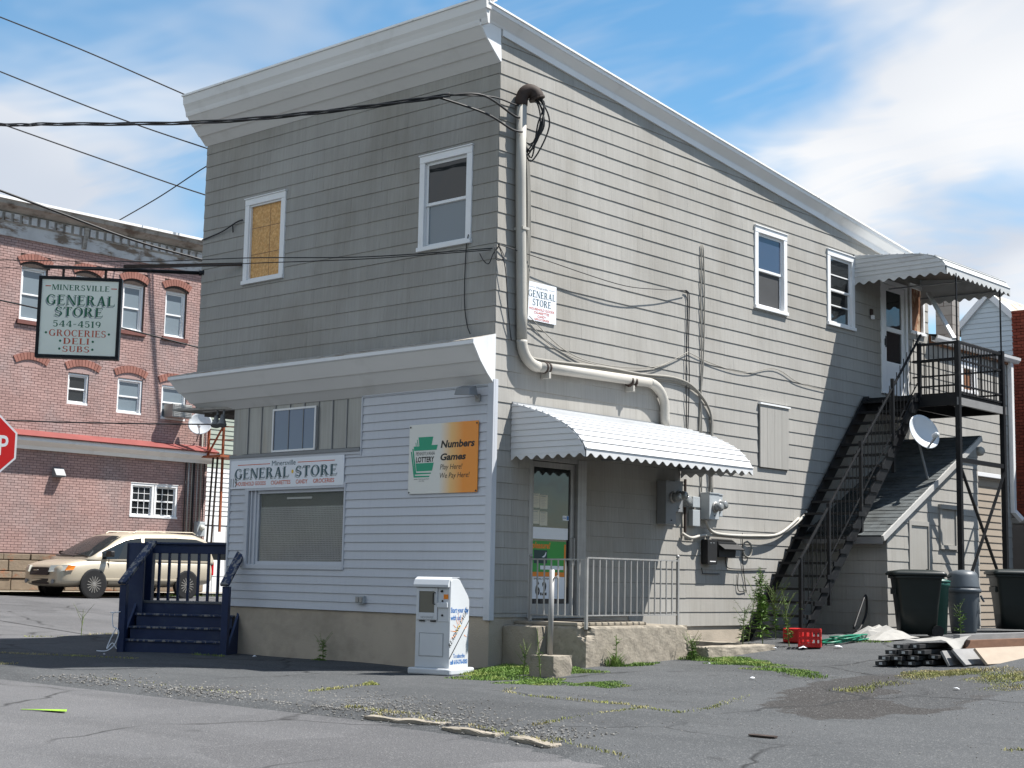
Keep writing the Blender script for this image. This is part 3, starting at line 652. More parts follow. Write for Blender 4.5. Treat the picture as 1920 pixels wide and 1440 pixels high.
# rake boards along the sloping side
def rake(prof, name, mat, y0=-.40, y1=13.2):
    mb = MB(); n = len(prof); vs = [(x, y0, roof_lo(y0)+dz) for x, dz in prof] + [(x, y1, roof_lo(y1)+dz) for x, dz in prof]
    mb.add(vs, [tuple(range(n)), tuple(range(2*n-1,n-1,-1))] + [(i,(i+1)%n,n+(i+1)%n,n+i) for i in range(n)]); return mb.build(name, mat, store, auto=True)
rake([(-.03,-.01),(.04,-.01),(.04,.085),(-.03,.085)], 'frieze_board', 'trim', y0=0.0)
rake([(-.03,.085),(.03,.085),(.045,.11),(.11,.165),(.15,.195),(.15,.205),(-.03,.205)], 'rake_moulding', 'trim')
rake([(-.03,.205),(.165,.205),(.17,.262),(-.03,.262)], 'rake_fascia', 'trim')
rake([(-.5,.264),(.188,.264),(.188,.292),(-.5,.31)], 'roof_edge', 'roofwhite', y0=-.45)
mb = MB(); mb.add([(-6.95,-.3,9.34),(-.4,-.3,9.34),(-.4,13.2,roof_lo(13.2)+.30),(-6.95,13.2,roof_lo(13.2)+.30)], [(0,1,2,3)]); mb.build('roof', 'roofold', store)
# upper rear door with storm-door glazing
u0,u1,v0,v1 = DOOR_S
mb = MB(SIDE); mb.box(u0,u0+.11,v0,v1,-.05,.03); mb.box(u1-.08,u1,v0,v1,-.05,.03); mb.box(u0+.11,u1-.08,v1-.08,v1,-.05,.03); mb.box(u0,u1,v0-.03,v0,-.05,.05)
df = mb.build('upstairs_door', 'wtrim', store, .004); df['label'] = 'white half glazed storm door at the top of the outside stairs'
a,b,c,d = u0+.12,u1-.09,v0+.01,v1-.09
mb = MB(SIDE)
for x0,x1,y0,y1 in ((a,a+.13,c,d),(b-.13,b,c,d),(a+.13,b-.13,d-.12,d),(a+.13,b-.13,c+1.22,c+1.31),(a+.13,b-.13,c,c+.62)): mb.box(x0,x1,y0,y1,-.04,.0)
mb.build('door_leaf', 'wtrim', df, .004)
for y0,y1 in ((c+.62,c+1.22),(c+1.31,d-.12)):
    mb = MB(SIDE); mb.box(a+.13,b-.13,y0,y1,-.03,-.022); mb.build('pane', 'glass', df)
mb = MB(SIDE); mb.box(a+.02,a+.05,c+.92,c+1.05,0,.02); mb.box(a+.02,a+.045,c+.88,c+1.1,.03,.045); mb.build('handle', 'carplast', df)
# aluminium shop door
u0,u1,v0,v1 = SHOPDOOR
mb = MB(SIDE); mb.box(u0,u0+.075,v0,v1,-.16,.012); mb.box(u1-.20,u1,v0,v1,-.16,.012); mb.box(u0+.075,u1-.20,v1-.06,v1,-.16,.0); mb.box(u0+.075,u1-.2,v0,v0+.03,-.16,.03)
sd = mb.build('shop_door', 'galv', store, .004)
a,b,c,d = u0+.085,u1-.21,v0+.035,v1-.07
mb = MB(SIDE); mb.box(a,a+.08,c,d,-.09,-.045); mb.box(b-.09,b,c,d,-.09,-.045); mb.box(a+.08,b-.09,c,c+.17,-.09,-.045); mb.box(a+.08,b-.09,d-.08,d,-.09,-.045)
mb.build('door_leaf', 'galv', sd, .004)
mb = MB(SIDE); mb.box(a+.08,b-.09,c+.17,d-.08,-.075,-.069); mb.build('pane', 'glass', sd)
mb = MB(SIDE); mb.tube([(b-.05,c+.72,-.045),(b-.05,c+.72,-.0),(b-.05,c+1.12,-.0),(b-.05,c+1.12,-.045)], .012, 8); mb.build('handle', 'galv', sd)
mb = MB(SIDE)
for x,y,ww,hh in ((a+.082,c+1.53,.155,.20),(a+.245,c+1.52,.165,.20),(a+.082,c+1.30,.155,.195),(a+.245,c+1.28,.165,.20)): mb.box(x,x+ww,y,y+hh,-.069,-.067)
pp = mb.build('permit_papers', 'paper', sd)
mb = MB(SIDE)
for x,y in ((a+.10,c+1.70),(a+.265,c+1.69),(a+.10,c+1.465),(a+.265,c+1.455)):
    text_into(mb, 'PERMIT', x, x+.11, y, y+.018, -.0665, bold=.02)
    for j in range(5): mb.box(x, x+.09+.02*(j%2), y-.03-.022*j, y-.027-.022*j, -.067,-.0664)
mb.build('print', 'tgrey', pp)
mb = MB(SIDE); mb.box(b-.24,b-.10,c+1.37,c+1.44,-.069,-.067); st = mb.build('card_sticker', 'sgnw', sd)
mb = MB(SIDE); mb.box(b-.15,b-.105,c+1.38,c+1.435,-.0668,-.066); mb.box(b-.235,b-.165,c+1.40,c+1.412,-.0668,-.0662); mb.build('print', 'tblue', st)
mb = MB(SIDE); mb.box(a+.085,b-.12,c+1.09,c+1.255,-.069,-.066); mb.build('window_paper', 'sgnw', sd)
mb = MB(SIDE); mb.box(a+.082,b-.16,c+.62,c+1.06,-.069,-.0665); po = mb.build('poster', 'pgreen', sd); po['label'] = 'green and orange poster with pleasure lettering on shop door'
mb = MB(SIDE); mb.box(a+.13,a+.42,c+.74,c+.93,-.0664,-.0658); mb.build('poster_pack', 'pdark', po)
mb = MB(SIDE); mb.box(a+.083,b-.165,c+.555,c+.618,-.069,-.0665); mb.box(b-.2,b-.162,c+.62,c+1.02,-.0664,-.0658); text_into(mb, 'pleasure!', a+.085, a+.485, c+.925, c+1.045, -.0656, .2, .035); mb.build('lettering', 'torange', po)
mb = MB(SIDE); mb.prism([(a+.30,c+.83),(a+.36,c+.86),(a+.385,c+.90),(a+.40,c+.90),(a+.385,c+.85),(a+.35,c+.825)], -.0657, -.065); mb.box(a+.27,b-.21,c+.655,c+.71,-.0664,-.0655); mb.build('flash', 'sgnw', po)
mb = MB(SIDE); mb.box(a+.082,b-.17,c+.24,c+.552,-.069,-.0665); pr = mb.build('price_card', 'sgnw', sd)
mb = MB(SIDE); text_into(mb, '6.2', a+.17, a+.42, c+.285, c+.485, -.066, 0, .03); text_into(mb, 'SPECIAL OFFER', a+.13, a+.47, c+.51, c+.537, -.066, 0, .02); mb.build('lettering', 'tblk', pr)
# boarded hatch on the side wall
mb = MB(SIDE); mb.box(6.70,7.64,3.24,4.36,.012,.022); hb = mb.build('boarded_hatch', 'dark_gap', store)
for i in range(4):
    mb = MB(SIDE); mb.cur = random.random(); x = 6.71+i*.23; mb.box(x,x+.224,3.25,4.33,.022,.045); mb.build('plank', 'shingle', hb)
mb = MB(SIDE); mb.box(6.69,7.66,4.33,4.36,.01,.065); mb.build('drip_cap', 'wtrim', hb)
# rear part: gutter, downpipe, white corner
mb = MB(SIDE); mb.box(13.08,16.95,6.2,6.36,-.02,.05); mb.build('fascia', 'plyw', store)
mb = MB(SIDE); mb.extrude([(.05,6.36),(.05,6.25),(.14,6.25),(.19,6.31),(.20,6.37),(.185,6.37),(.13,6.27),(.065,6.27),(.065,6.36)], 13.1, 17.15); mb.build('gutter', 'trim', store, auto=True)
mb = MB(SIDE); mb.box(16.80,16.92,2.9,6.25,.02,.12); mb.bar((16.86,2.95,.07),(17.0,2.75,.2),.11,.1); mb.build('downpipe', 'trim', store, .01)
mb = MB(); mb.add([(.2,13.08,6.38),(.2,17.1,6.38),(-4.6,17.1,7.0),(-4.6,13.08,7.0)], [(0,1,2,3)]); mb.build('rear_roof', 'roofold', store)
mb = MB(); mb.box(-1.12,-.74,15.7,16.06,6.2,8.1); ch = mb.build('chimney', 'mortar', store); ch['label'] = 'square concrete block chimney at the back'
for i in range(9):
    for fr_, L_ in ((frame((-1.12,15.7,6.2),(1,0,0),(0,0,1),(0,-1,0)), .38), (frame((-.74,15.7,6.2),(0,1,0),(0,0,1),(1,0,0)), .36)):
        o = 0 if i % 2 else -.2; u = o
        while u < L_:
            p, q = max(u, 0), min(u+.39, L_); u += .4
            if q-p < .04: continue
            mb = MB(fr_); mb.cur = random.random(); mb.box(p+.004,q-.004,i*.21+.005,i*.21+.205,-.01,.012); mb.build('block', 'cmu', ch)

# ------------------------------------------------------------------ awnings (things fixed to the wall)
def awning(name, label, y0, y1, pts, hem, mat, nslat=13):
    """pts: profile [(x,z)] from the wall outwards; hem = depth of the scalloped edge"""
    t = thing(name, label, 'awning', (0,(y0+y1)/2,pts[-1][1]), 'slatted aluminium awnings')
    P = [Vector((x,0,z)) for x, z in pts]; L = [0]
    for a, b in zip(P[:-1], P[1:]): L.append(L[-1] + (b-a).length)
    def at(s):
        for i in range(len(P)-1):
            if s <= L[i+1] + 1e-6: return P[i].lerp(P[i+1], (s-L[i])/(L[i+1]-L[i]))
        return P[-1]
    for i in range(nslat):
        a, b = at(L[-1]*i/nslat), at(L[-1]*(i+1)/nslat); d = (b-a).normalized(); nrm = Vector((-d.z,0,d.x)); 
        if nrm.z < 0: nrm = -nrm
        mb = MB(); mb.cur = random.random()
        q = [a, a + nrm*.012 + d*.012, b - d*.022 + nrm*.012, b - d*.012 + nrm*.026, b + d*.006 + nrm*.026, b + d*.006, b - nrm*.004, a - nrm*.004]
        n = len(q); sg = random.uniform(-.004,.004)
        vs = [(p.x, y0, p.z) for p in q] + [(p.x, y1, p.z+sg) for p in q]
        mb.add(vs, [tuple(range(n)), tuple(range(2*n-1,n-1,-1))] + [(k,(k+1)%n,n+(k+1)%n,n+k) for k in range(n)]); mb.build('slat', mat, t, auto=True)
    E = pts[-1]; zb = E[1] - hem
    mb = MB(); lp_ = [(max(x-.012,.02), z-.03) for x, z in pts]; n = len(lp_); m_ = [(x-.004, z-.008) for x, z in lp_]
    mb.add([(x,y0+.03,z) for x,z in lp_] + [(x,y1-.03,z) for x,z in lp_] + [(x,y0+.03,z) for x,z in m_] + [(x,y1-.03,z) for x,z in m_], [(i,i+1,n+i+1,n+i) for i in range(n-1)] + [(2*n+i+1,2*n+i,3*n+i,3*n+i+1) for i in range(n-1)]); mb.build('shade_lining', 'shade_lining', t)  # brown sheet added under the slats to deepen the shade below
    # scalloped front edge
    def scallop(mb, p, q, ztop, zlow, th, step=.20):
        p, q = Vector(p), Vector(q); ln = (q-p).length; ns = max(3, round(ln/step)); m = ns*8; d = (q-p)/ln; nn = Vector((d.y,-d.x,0))*th
        top = []; bot = []
        for k in range(m+1):
            s = p + (q-p)*k/m; zz = zlow - .028*math.cos(2*math.pi*k/8)
            top.append(ztop(k/m)); bot.append((s, zz))
        vs = []; fs = []
        for k in range(m+1):
            s, zz = bot[k]; vs += [(s.x,s.y,zz),(s.x,s.y,top[k]),(s.x+nn.x,s.y+nn.y,zz),(s.x+nn.x,s.y+nn.y,top[k])]
        for k in range(m): a = 4*k; fs += [(a,a+4,a+5,a+1),(a+2,a+3,a+7,a+6),(a,a+2,a+6,a+4),(a+1,a+5,a+7,a+3)]
        mb.add(vs, fs)
    mb = MB(); scallop(mb, (E[0],y0,0), (E[0],y1,0), lambda s: E[1]+.01, zb, .012); mb.build('valance', mat, t, auto=True)
    for yy in (y0, y1):
        # stepped side panel
        zz = zb + .05; ztop = pts[0][1]; st = .085
        mb = MB(); scallop(mb, (0.02,yy,0), (E[0],yy,0), lambda s: zz, zb, .012); mb.build('valance', mat, t, auto=True)
        while zz < ztop - .03:
            z1 = min(zz+st, ztop)
            def xat(z):
                xs = [p[0] for p in pts]; zs = [p[1] for p in pts]
                return float(np.interp(-z, [-v for v in zs], xs)) if z > zs[-1] else xs[-1]
            mb = MB(); mb.cur = random.random(); sgn = -1 if yy == y0 else 1
            x0b, x1b = max(xat(zz)-.01, .03), max(xat(z1)-.01, .03)
            mb.add([(.015,yy,zz),(x0b,yy,zz),(x1b,yy,z1),(.015,yy,z1),(.015,yy+sgn*.014,zz),(x0b,yy+sgn*.014,zz),(x1b,yy+sgn*.002,z1),(.015,yy+sgn*.002,z1)],
                   [(0,3,2,1),(4,5,6,7),(0,1,5,4),(1,2,6,5),(2,3,7,6),(3,0,4,7)]); mb.build('side_slat', mat, t, auto=True)
            zz = z1
    mb = MB(); mb.box(.0,.03,y0,y1,pts[0][1]-.01,pts[0][1]+.03)
    for yy in (y0+.05, (y0+y1)/2, y1-.05): mb.bar((.02,yy,zb+.12),(E[0]-.03,yy,zb+.09),.025,.025)
    mb.build('support_frame', 'dkmeter', t)
    return t
awning('door_awning', 'bright white slatted awning with scalloped edge over the shop door', .37, 4.43, [(0,3.71),(.25,3.65),(.66,3.525),(.96,3.39),(1.16,3.27),(1.30,3.12),(1.36,3.02)], .08, 'awn')
awning('balcony_awning', 'dull grey slatted awning with scalloped edge above the upstairs balcony', 10.03, 12.75, [(0,7.50),(.7,7.43),(1.4,7.36),(1.68,7.28),(1.83,7.18),(1.89,7.07)], .12, 'awn2')

# ------------------------------------------------------------------ concrete porch
porch = thing('concrete_porch', 'cracked concrete porch block with pitted front under the white awning', 'porch', (.7,1.65,.1))
def rough_block(x0,x1,y0,y1,z0,z1,name,mat,parent,step=.09,amp=.012,chip=None,seed=1):
    rnd = np.random.RandomState(seed)
    bm = bmesh.new(); bmesh.ops.create_cube(bm, size=1)
    for v in bm.verts: v.co = Vector((x0+(v.co.x+.5)*(x1-x0), y0+(v.co.y+.5)*(y1-y0), z0+(v.co.z+.5)*(z1-z0)))
    nc = int(max(x1-x0, y1-y0, z1-z0)/step); nc = max(2, min(nc, 24))
    bmesh.ops.subdivide_edges(bm, edges=bm.edges[:], cuts=nc, use_grid_fill=True)
    for v in bm.verts:
        p = v.co; n = Vector((math.sin(p.y*17+p.z*23+seed), math.sin(p.x*19+p.z*13+seed*2), math.sin(p.x*11+p.y*15)))
        edge = sum((abs(p.x-x0)<1e-4 or abs(p.x-x1)<1e-4, abs(p.y-y0)<1e-4 or abs(p.y-y1)<1e-4, abs(p.z-z1)<1e-4))
        c = Vector(((x0+x1)/2,(y0+y1)/2,(z0+z1)/2)); k = rnd.rand()
        if abs(p.z-z1) < 1e-4 and edge == 1: v.co += Vector((0,0,n.z*amp*.3)); continue
        v.co += n*amp*.35*(.4+k)
        if edge >= 2:
            pull = (c - p); pull.z *= .6; pull.normalize(); v.co += pull*(.006 + .022*k*k)
        if chip:
            d = (p - Vector(chip[:3])).length
            if d < chip[3]: v.co += (c-p).normalized()*(chip[3]-d)*.9*(.5+k)
    me = bpy.data.meshes.new(name); bm.to_mesh(me); bm.free(); me.materials.append(G[mat])
    o = bpy.data.objects.new(name, me); COL.objects.link(o)
    if parent is not None: put(o, parent)
    return o
rough_block(.0,1.30,.50,2.82,-.1,.655,'porch_block','conc2',porch,.1,.005,(1.3,.5,.62,.17),3)
mb = MB(); mb.box(.0,1.10,.52,2.1,.655,.70); mb.build('door_step','conc',porch,.01)
mb = MB(); mb.box(.25,.95,.85,1.95,.702,.716); mb.build('rubber_mat','carplast',porch,.004)
rough_block(.0,.62,.27,.50,-.1,.64,'side_block','conc',porch,.12,.01,None,5)
# porch railing
rl = thing('porch_railing', 'thin grey steel railing with ball finial along the concrete porch', 'railing', (1.25,1.6,.65))
def rail_run(t, p, q, zb, zt, npk, mat, r=.008, bot=.12, top=.018):
    p, q = Vector(p), Vector(q)
    mb = MB(); mb.bar((p.x,p.y,zt),(q.x,q.y,zt),.03,.02); mb.build('top_rail', mat, t)
    mb = MB(); mb.bar((p.x,p.y,zb+bot),(q.x,q.y,zb+bot),.022,.016); mb.build('bottom_rail', mat, t)
    for i in range(1, npk+1):
        s = p.lerp(q, i/(npk+1)); mb = MB(); mb.box(s.x-r,s.x+r,s.y-r,s.y+r,zb+bot,zt); mb.build('baluster', mat, t)
rail_run(rl, (.25,.56), (1.25,.56), .665, 1.545, 7, 'galv')
rail_run(rl, (1.25,.56), (1.25,2.64), .68, 1.57, 14, 'galv')
for x,y,z in ((.25,.56,1.56),(1.25,.56,1.56),(1.25,2.64,1.60)):
    mb = MB(); mb.box(x-.018,x+.018,y-.018,y+.018,.62,z); ps = mb.build('post','galv',rl)
    if (x,y) != (1.25,.56): mb = MB(); mb.lathe([(.004,0),(.022,.012),(.03,.03),(.022,.05),(.003,.06)],(x,y,z),n=10); mb.build('finial','galv',ps,smooth=True)
# old pipe post in its concrete foot
pp_ = thing('pipe_post', 'short leaning galvanised pipe standing in a square concrete foot beside porch', 'post', (1.48,-.42,.05))
bz = gz(1.48,-.42)
rough_block(1.27,1.69,-.62,-.24,bz-.05,bz+.25,'concrete_foot','conc',pp_,.08,.01,None,8)
mb = MB(); mb.tube([(1.46,-.42,bz+.2),(1.49,-.44,bz+1.33)],.035,12); mb.build('pipe','galv',pp_,smooth=True)
mb = MB(); mb.tube([(1.49,-.44,bz+1.22),(1.57,-.43,bz+1.235)],.012,8); mb.lathe([(.02,0),(.024,.01),(.02,.02)],(1.57,-.43,bz+1.235),(1,0,.1),8); mb.build('bolt','galv',pp_)

# ------------------------------------------------------------------ outside stairs and balcony (black steel)
st = thing('outside_staircase', 'black steel open staircase climbing the side wall to the balcony', 'staircase', (.6,8.3,.4))
YB, ZB, YT, ZT = 6.15, .42, 10.38, 4.80
def sz(y): return ZB + (y-YB)*(ZT-ZB)/(YT-YB)
for x, nm in ((.07,'wall_stringer'),(1.12,'outer_stringer')):
    mb = MB(SIDE); mb.prism([(YB-.02,sz(YB)-.12),(YB+.16,sz(YB)-.12),(YT+.05,sz(YT)-.20),(YT+.05,sz(YT)+.04),(YT-.1,sz(YT)+.02)], x-.02, x+.02); mb.build(nm,'blackm',st,.004)
NT = 20
for i in range(NT):
    z = ZB + (i+.55)*(ZT-ZB)/NT; y = YB + (i+.55)*(YT-YB)/NT
    mb = MB(); mb.box(.09,1.10,y-.10,y+.16,z-.012,z+.012); mb.box(.09,1.10,y-.115,y-.10,z-.03,z+.012); mb.build('tread','blackm',st)
    mb = MB(SIDE); mb.box(y-.115,y+.15,z-.06,z+.016,1.135,1.165); mb.build('tread_bracket','blackm',st)
for x in (1.12,):
    mb = MB(); mb.bar((x,5.93,sz(5.93)+1.2),(x,YT+.15,sz(YT)+1.14),.035,.035); mb.build('handrail','blackm',st,.004)
    for y in (6.22,7.12,8.22,9.40):
        mb = MB(); mb.box(x-.028,x+.028,y-.028,y+.028,sz(y)-.5 if y > 7 else .25,sz(y)+1.2); mb.build('post','blackm',st,.003)
    mb = MB(); mb.bar((x,6.2,sz(6.2)+.28),(x,YT,sz(YT)+.22),.016,.016); mb.build('lower_rail','blackm',st)
    y = 6.32
    while y < YT:
        mb = MB(); mb.box(x-.006,x+.006,y-.006,y+.006,sz(y)+.24,sz(y)+1.17); mb.build('baluster','blackm',st); y += .135
bl = thing('balcony', 'black steel balcony with railing on tall posts outside the upstairs door', 'balcony', (1,11.3,.5))
X1, Y0b, Y1b = 1.90, 10.40, 12.28
mb = MB()
for x0,x1,y0,y1 in ((.02,X1,Y0b-.04,Y0b),(.02,X1,Y1b,Y1b+.04),(X1-.04,X1,Y0b,Y1b),(.02,.06,Y0b,Y1b),(.9,.94,Y0b,Y1b)): mb.box(x0,x1,y0,y1,4.56,4.76)
mb.build('deck_frame','blackm',bl,.004)
for i in range(13):
    y = Y0b+.01+i*.145; mb = MB(); mb.box(.03,X1+.02,y,y+.13,4.765,4.80); mb.build('deck_plank','blackm',bl)
for y in (Y0b, Y1b):
    mb = MB(); mb.box(X1-.045,X1+.045,y-.045,y+.045,.3,5.74 if y == Y0b else 5.78); mb.build('post','blackm',bl,.004)
    mb = MB(); mb.box(X1-.012,X1+.012,y-.012,y+.012,5.7,7.0); mb.build('awning_prop','blackm',bl)
mb = MB(); mb.box(X1-.03,X1+.03,Y0b,Y1b,3.52,3.60); mb.bar((X1,Y0b,3.5),(X1,Y1b,1.1),.03,.05,(1,0,0)); mb.build('brace','blackm',bl)
mb = MB(); mb.bar((X1+.035,Y0b,1.1),(X1+.035,Y1b,3.5),.03,.05,(1,0,0)); mb.build('brace','blackm',bl)
mb = MB(); mb.box(X1,X1+.03,Y0b-.05,Y1b+.1,4.56,4.70); mb.build('edge_board','gboard',bl)
mb = MB(); mb.bar((.70,11.7,6.96),(1.85,10.40,5.78),.07,.05); mb.build('white_strut','trim',bl)
mb = MB(); mb.box(1.15-.03,1.15+.03,Y0b-.03,Y0b+.03,4.7,5.76); mb.build('post','blackm',bl,.003)
def bal_run(p, q, n):
    p, q = Vector(p), Vector(q)
    for z, h in ((5.72,.045),(5.40,.03),(4.93,.03)):
        mb = MB(); mb.bar((p.x,p.y,z),(q.x,q.y,z),.035,h); mb.build('rail','blackm',bl)
    for i in range(1, n+1):
        s = p.lerp(q, i/(n+1)); mb = MB(); mb.box(s.x-.008,s.x+.008,s.y-.008,s.y+.008,4.80,5.72); mb.build('baluster','blackm',bl)
bal_run((1.15,Y0b),(X1,Y0b),7); bal_run((X1,Y0b),(X1,Y1b),14); bal_run((.05,Y1b),(X1,Y1b),12)

# ------------------------------------------------------------------ cellar entrance shed under the stairs
sh = thing('cellar_shed', 'low sloping cellar entrance shed with dark shingle roof under the stairs', 'shed', (.75,10.2,.4))
SX, SY0, SY1, SZ0, SZ1 = 1.50, 8.40, 12.0, 2.26, 4.13
def srz(y): return SZ0 + (y-SY0)*(SZ1-SZ0)/(SY1-SY0)
mb = MB(SIDE); mb.prism([(SY0+.02,.2),(SY1,.2),(SY1,srz(SY1)-.05),(SY0+.02,srz(SY0)-.05)], .03, SX-.02); mb.build('wall','dark_gap',sh)
fs_, fe_ = [], []
shingles(frame((0,0,0),(0,1,0),(0,0,1),(1,0,0)), SY0, SY1, 20, 37, [(9.18,9.98,.2,2.42),(10.35,11.05,1.95,2.75)], lambda u: srz(u)-.03, .62, fs_, 21)
ef = frame((0,SY0,0),(1,0,0),(0,0,1),(0,-1,0))
shingles(ef, .02, SX, 29, 37, [], lambda u: SZ0-.04, .7, fe_, 22)
SXF = frame((SX,0,0),(0,1,0),(0,0,1),(1,0,0))
for p in fs_:
    mb = MB(SXF); shingle_into(mb, p); mb.build('shingle','shingle',sh)
for p in fe_:
    mb = MB(ef); shingle_into(mb, p); mb.build('shingle','shingle',sh)
# roof courses
th = math.atan2(SZ1-SZ0, SY1-SY0); ln = math.hypot(SZ1-SZ0, SY1-SY0) + .32
rf = frame((0, SY0-.28, SZ0-.28*math.tan(th)), (1,0,0), (0,math.cos(th),math.sin(th)), (0,-math.sin(th),math.cos(th)))
mb = MB(rf); mb.box(-.02,SX+.06,0,ln,-.05,0.0); rfo = mb.build('roof','roofsh',sh)
k = 0; v = 0
while v < ln:
    u = -.02 - (.15 if k % 2 else 0)
    while u < SX+.07:
        a, b = max(u,-.02), min(u+.297, SX+.07); u += .3
        if b-a < .03: continue
        mb = MB(rf); mb.cur = random.random(); lift = random.uniform(0,.006)
        v1 = min(v+.15, ln)
        mb.prism([(a,v-.004),(b,v-.004),(b,v1),(a,v1)],0,0,lambda p,q: .012+lift-(q-v)*.05); mb.build('roof_tile','roofsh',rfo)
    v += .145; k += 1
mb = MB(rf); mb.box(SX+.06,SX+.10,-.02,ln,-.09,.01); mb.build('rake_trim','shedtrim',sh)
mb = MB(); mb.box(.0,SX+.06,SY0-.27,SY0-.25,SZ0-.28,SZ0-.14); mb.build('eave_board','gboard',sh)
mb = MB(SXF); mb.box(9.18,9.26,.4,2.42,-.02,.03); mb.box(9.9,9.98,.4,2.42,-.02,.03); mb.box(9.26,9.9,2.34,2.42,-.02,.03); d1 = mb.build('cellar_door','shingle',sh)
mb = MB(SXF); mb.box(9.265,9.895,.45,2.335,-.02,.008); mb.build('door_leaf','shingle',d1); mb = MB(SXF); mb.box(9.83,9.86,1.5,1.58,.008,.04); mb.build('latch','rust',d1)
mb = MB(SXF); mb.box(10.35,11.05,1.95,2.02,-.02,.05); mb.box(10.35,10.42,2.02,2.75,-.02,.04); mb.box(10.98,11.05,2.02,2.75,-.02,.04); mb.box(10.33,11.07,2.68,2.76,-.02,.07); hw = mb.build('hatch','shingle',sh)
mb = MB(SXF); mb.box(10.425,10.975,2.025,2.675,-.02,.015); mb.build('hatch_panel','shingle',hw)
# tan sided lean-to beyond the shed
ln_ = thing('tan_lean_to', 'small tan sided lean-to with white top edge behind the balcony posts', 'lean-to', (.6,12.9,.4))
mb = MB(); mb.box(.03,1.18,12.06,13.7,.2,3.42); mb.build('wall','dark_gap',ln_)
z = .4
while z < 3.4:
    for fr_, a, b in ((frame((1.18,0,0),(0,1,0),(0,0,1),(1,0,0)),12.05,13.72),):
        mb = MB(fr_); mb.cur = random.random(); z_ = z; mb.prism([(a,z),(b,z),(b,min(z+.134,3.42)),(a,min(z+.134,3.42))],-.01,0,lambda p,q: .018-(q-z_)*.11); mb.build('siding_board','tan',ln_)
    z += .135
mb = MB(); mb.box(.0,1.28,12.02,13.8,3.42,3.50); mb.build('roof_slab','trim',ln_,.005)

# ------------------------------------------------------------------ signs
def sign_panel(name, label, fr, u0, u1, v0, v1, mat, cat='sign', th=.012, w0=.03):
    mb = MB(fr); mb.prism(rrect(u0,u1,v0,v1,.012,2), w0, w0+th); return tag(mb.build(name, mat, None), label, cat)
def on(parent, fr, mat, fn, name='lettering'):
    mb = MB(fr); fn(mb); vs = mb.v
    me = bpy.data.meshes.new(name); me.from_pydata([tuple((fr @ Vector(p)) - parent.location) for p in vs], [], mb.f); me.materials.append(G[mat])
    o = bpy.data.objects.new(name, me); COL.objects.link(o); o.parent = parent; return o
def letters(parent, fr, mat, rows, name='lettering'):
    for s,u0,u1,v0,v1,w_,*k in rows:
        sh_, bo, se = (list(k) + [0.0, 0.0, False][len(k):])
        mb = MB(fr); text_into(mb, s, u0, u1, v0, v1, w_, sh_, bo, se); o = mb.build(name, mat, parent) if parent.type == 'EMPTY' else on(parent, fr, mat, lambda m: m.add(mb.v, mb.f), name)
s1 = sign_panel('shop_sign', 'long white general store board above the shop window', FRONT, -5.78,-3.02,2.63,3.085,'sgnw',w0=.024)
W = .0375
letters(s1,FRONT,'tteal',[('GENERAL',-5.66,-4.30,2.79,2.955,W+.001,0,0,True),('STORE',-4.14,-3.17,2.79,2.955,W+.001,0,0,True),('Minersville',-4.73,-4.15,2.975,3.055,W+.001)])
letters(s1,FRONT,'tshad',[('GENERAL',-5.68,-4.32,2.765,2.935,W,0,0,True),('STORE',-4.16,-3.19,2.765,2.935,W,0,0,True)],'letter_shadow')
letters(s1,FRONT,'tred',[('HOUSEHOLD GOODS',-5.62,-4.87,2.675,2.74,W,0,.015),('CIGARETTES',-4.74,-4.26,2.675,2.74,W,0,.015),('CANDY',-4.13,-3.85,2.675,2.74,W,0,.015),('GROCERIES',-3.72,-3.23,2.675,2.74,W,0,.015)],'small_lettering')
for a,b in ((-5.6,-4.78),(-4.1,-3.23)): on(s1,FRONT,'tred',lambda mb: mb.box(a,b,3.005,3.017,W-.002,W),'rule')
on(s1,FRONT,'tyel',lambda mb: mb.prism([(-4.22+.028*math.cos(t*.7854),2.87+.03*math.sin(t*.7854)) for t in range(8)],W-.001,W+.001),'dot')
on(s1,FRONT,'tblk',lambda mb: text_into(mb,'119',-5.765,-5.61,2.655,2.80,W+.002),'house_number')
# lottery board with a soft white-to-orange print
def lottery_mat():
    mt = bpy.data.materials.new('lottery_print'); mt.use_nodes = True; N = mt.node_tree.nodes; L = mt.node_tree.links; b = N['Principled BSDF']; b.inputs['Roughness'].default_value = .35
    g = N.new('ShaderNodeNewGeometry'); s = N.new('ShaderNodeSeparateXYZ'); L.new(g.outputs['Position'], s.inputs[0]); r = N.new('ShaderNodeMapRange'); L.new(s.outputs[0], r.inputs[0]); r.inputs[1].default_value = -1.6; r.inputs[2].default_value = -.24
    cr = N.new('ShaderNodeValToRGB'); L.new(r.outputs[0], cr.inputs[0]); e = cr.color_ramp.elements; e[0].position = .45; e[0].color = (.66,.66,.62,1); e[1].position = .80; e[1].color = (.80,.27,.02,1)
    m = e.new(.62); m.color = (.76,.46,.17,1); L.new(cr.outputs[0], b.inputs['Base Color']); return mt
G['lottery'] = lottery_mat()
s2 = sign_panel('lottery_sign', 'square white and orange lottery board with green keystone on shop front', FRONT, -1.61,-.24,2.455,3.455,'lottery')
W = .0435
def kp(x, y): return (-1.61 + (x-110)/1160*1.37, 3.455 - (y - (155 - .065*(x-110)))/(1175 + .035*(x-110)))
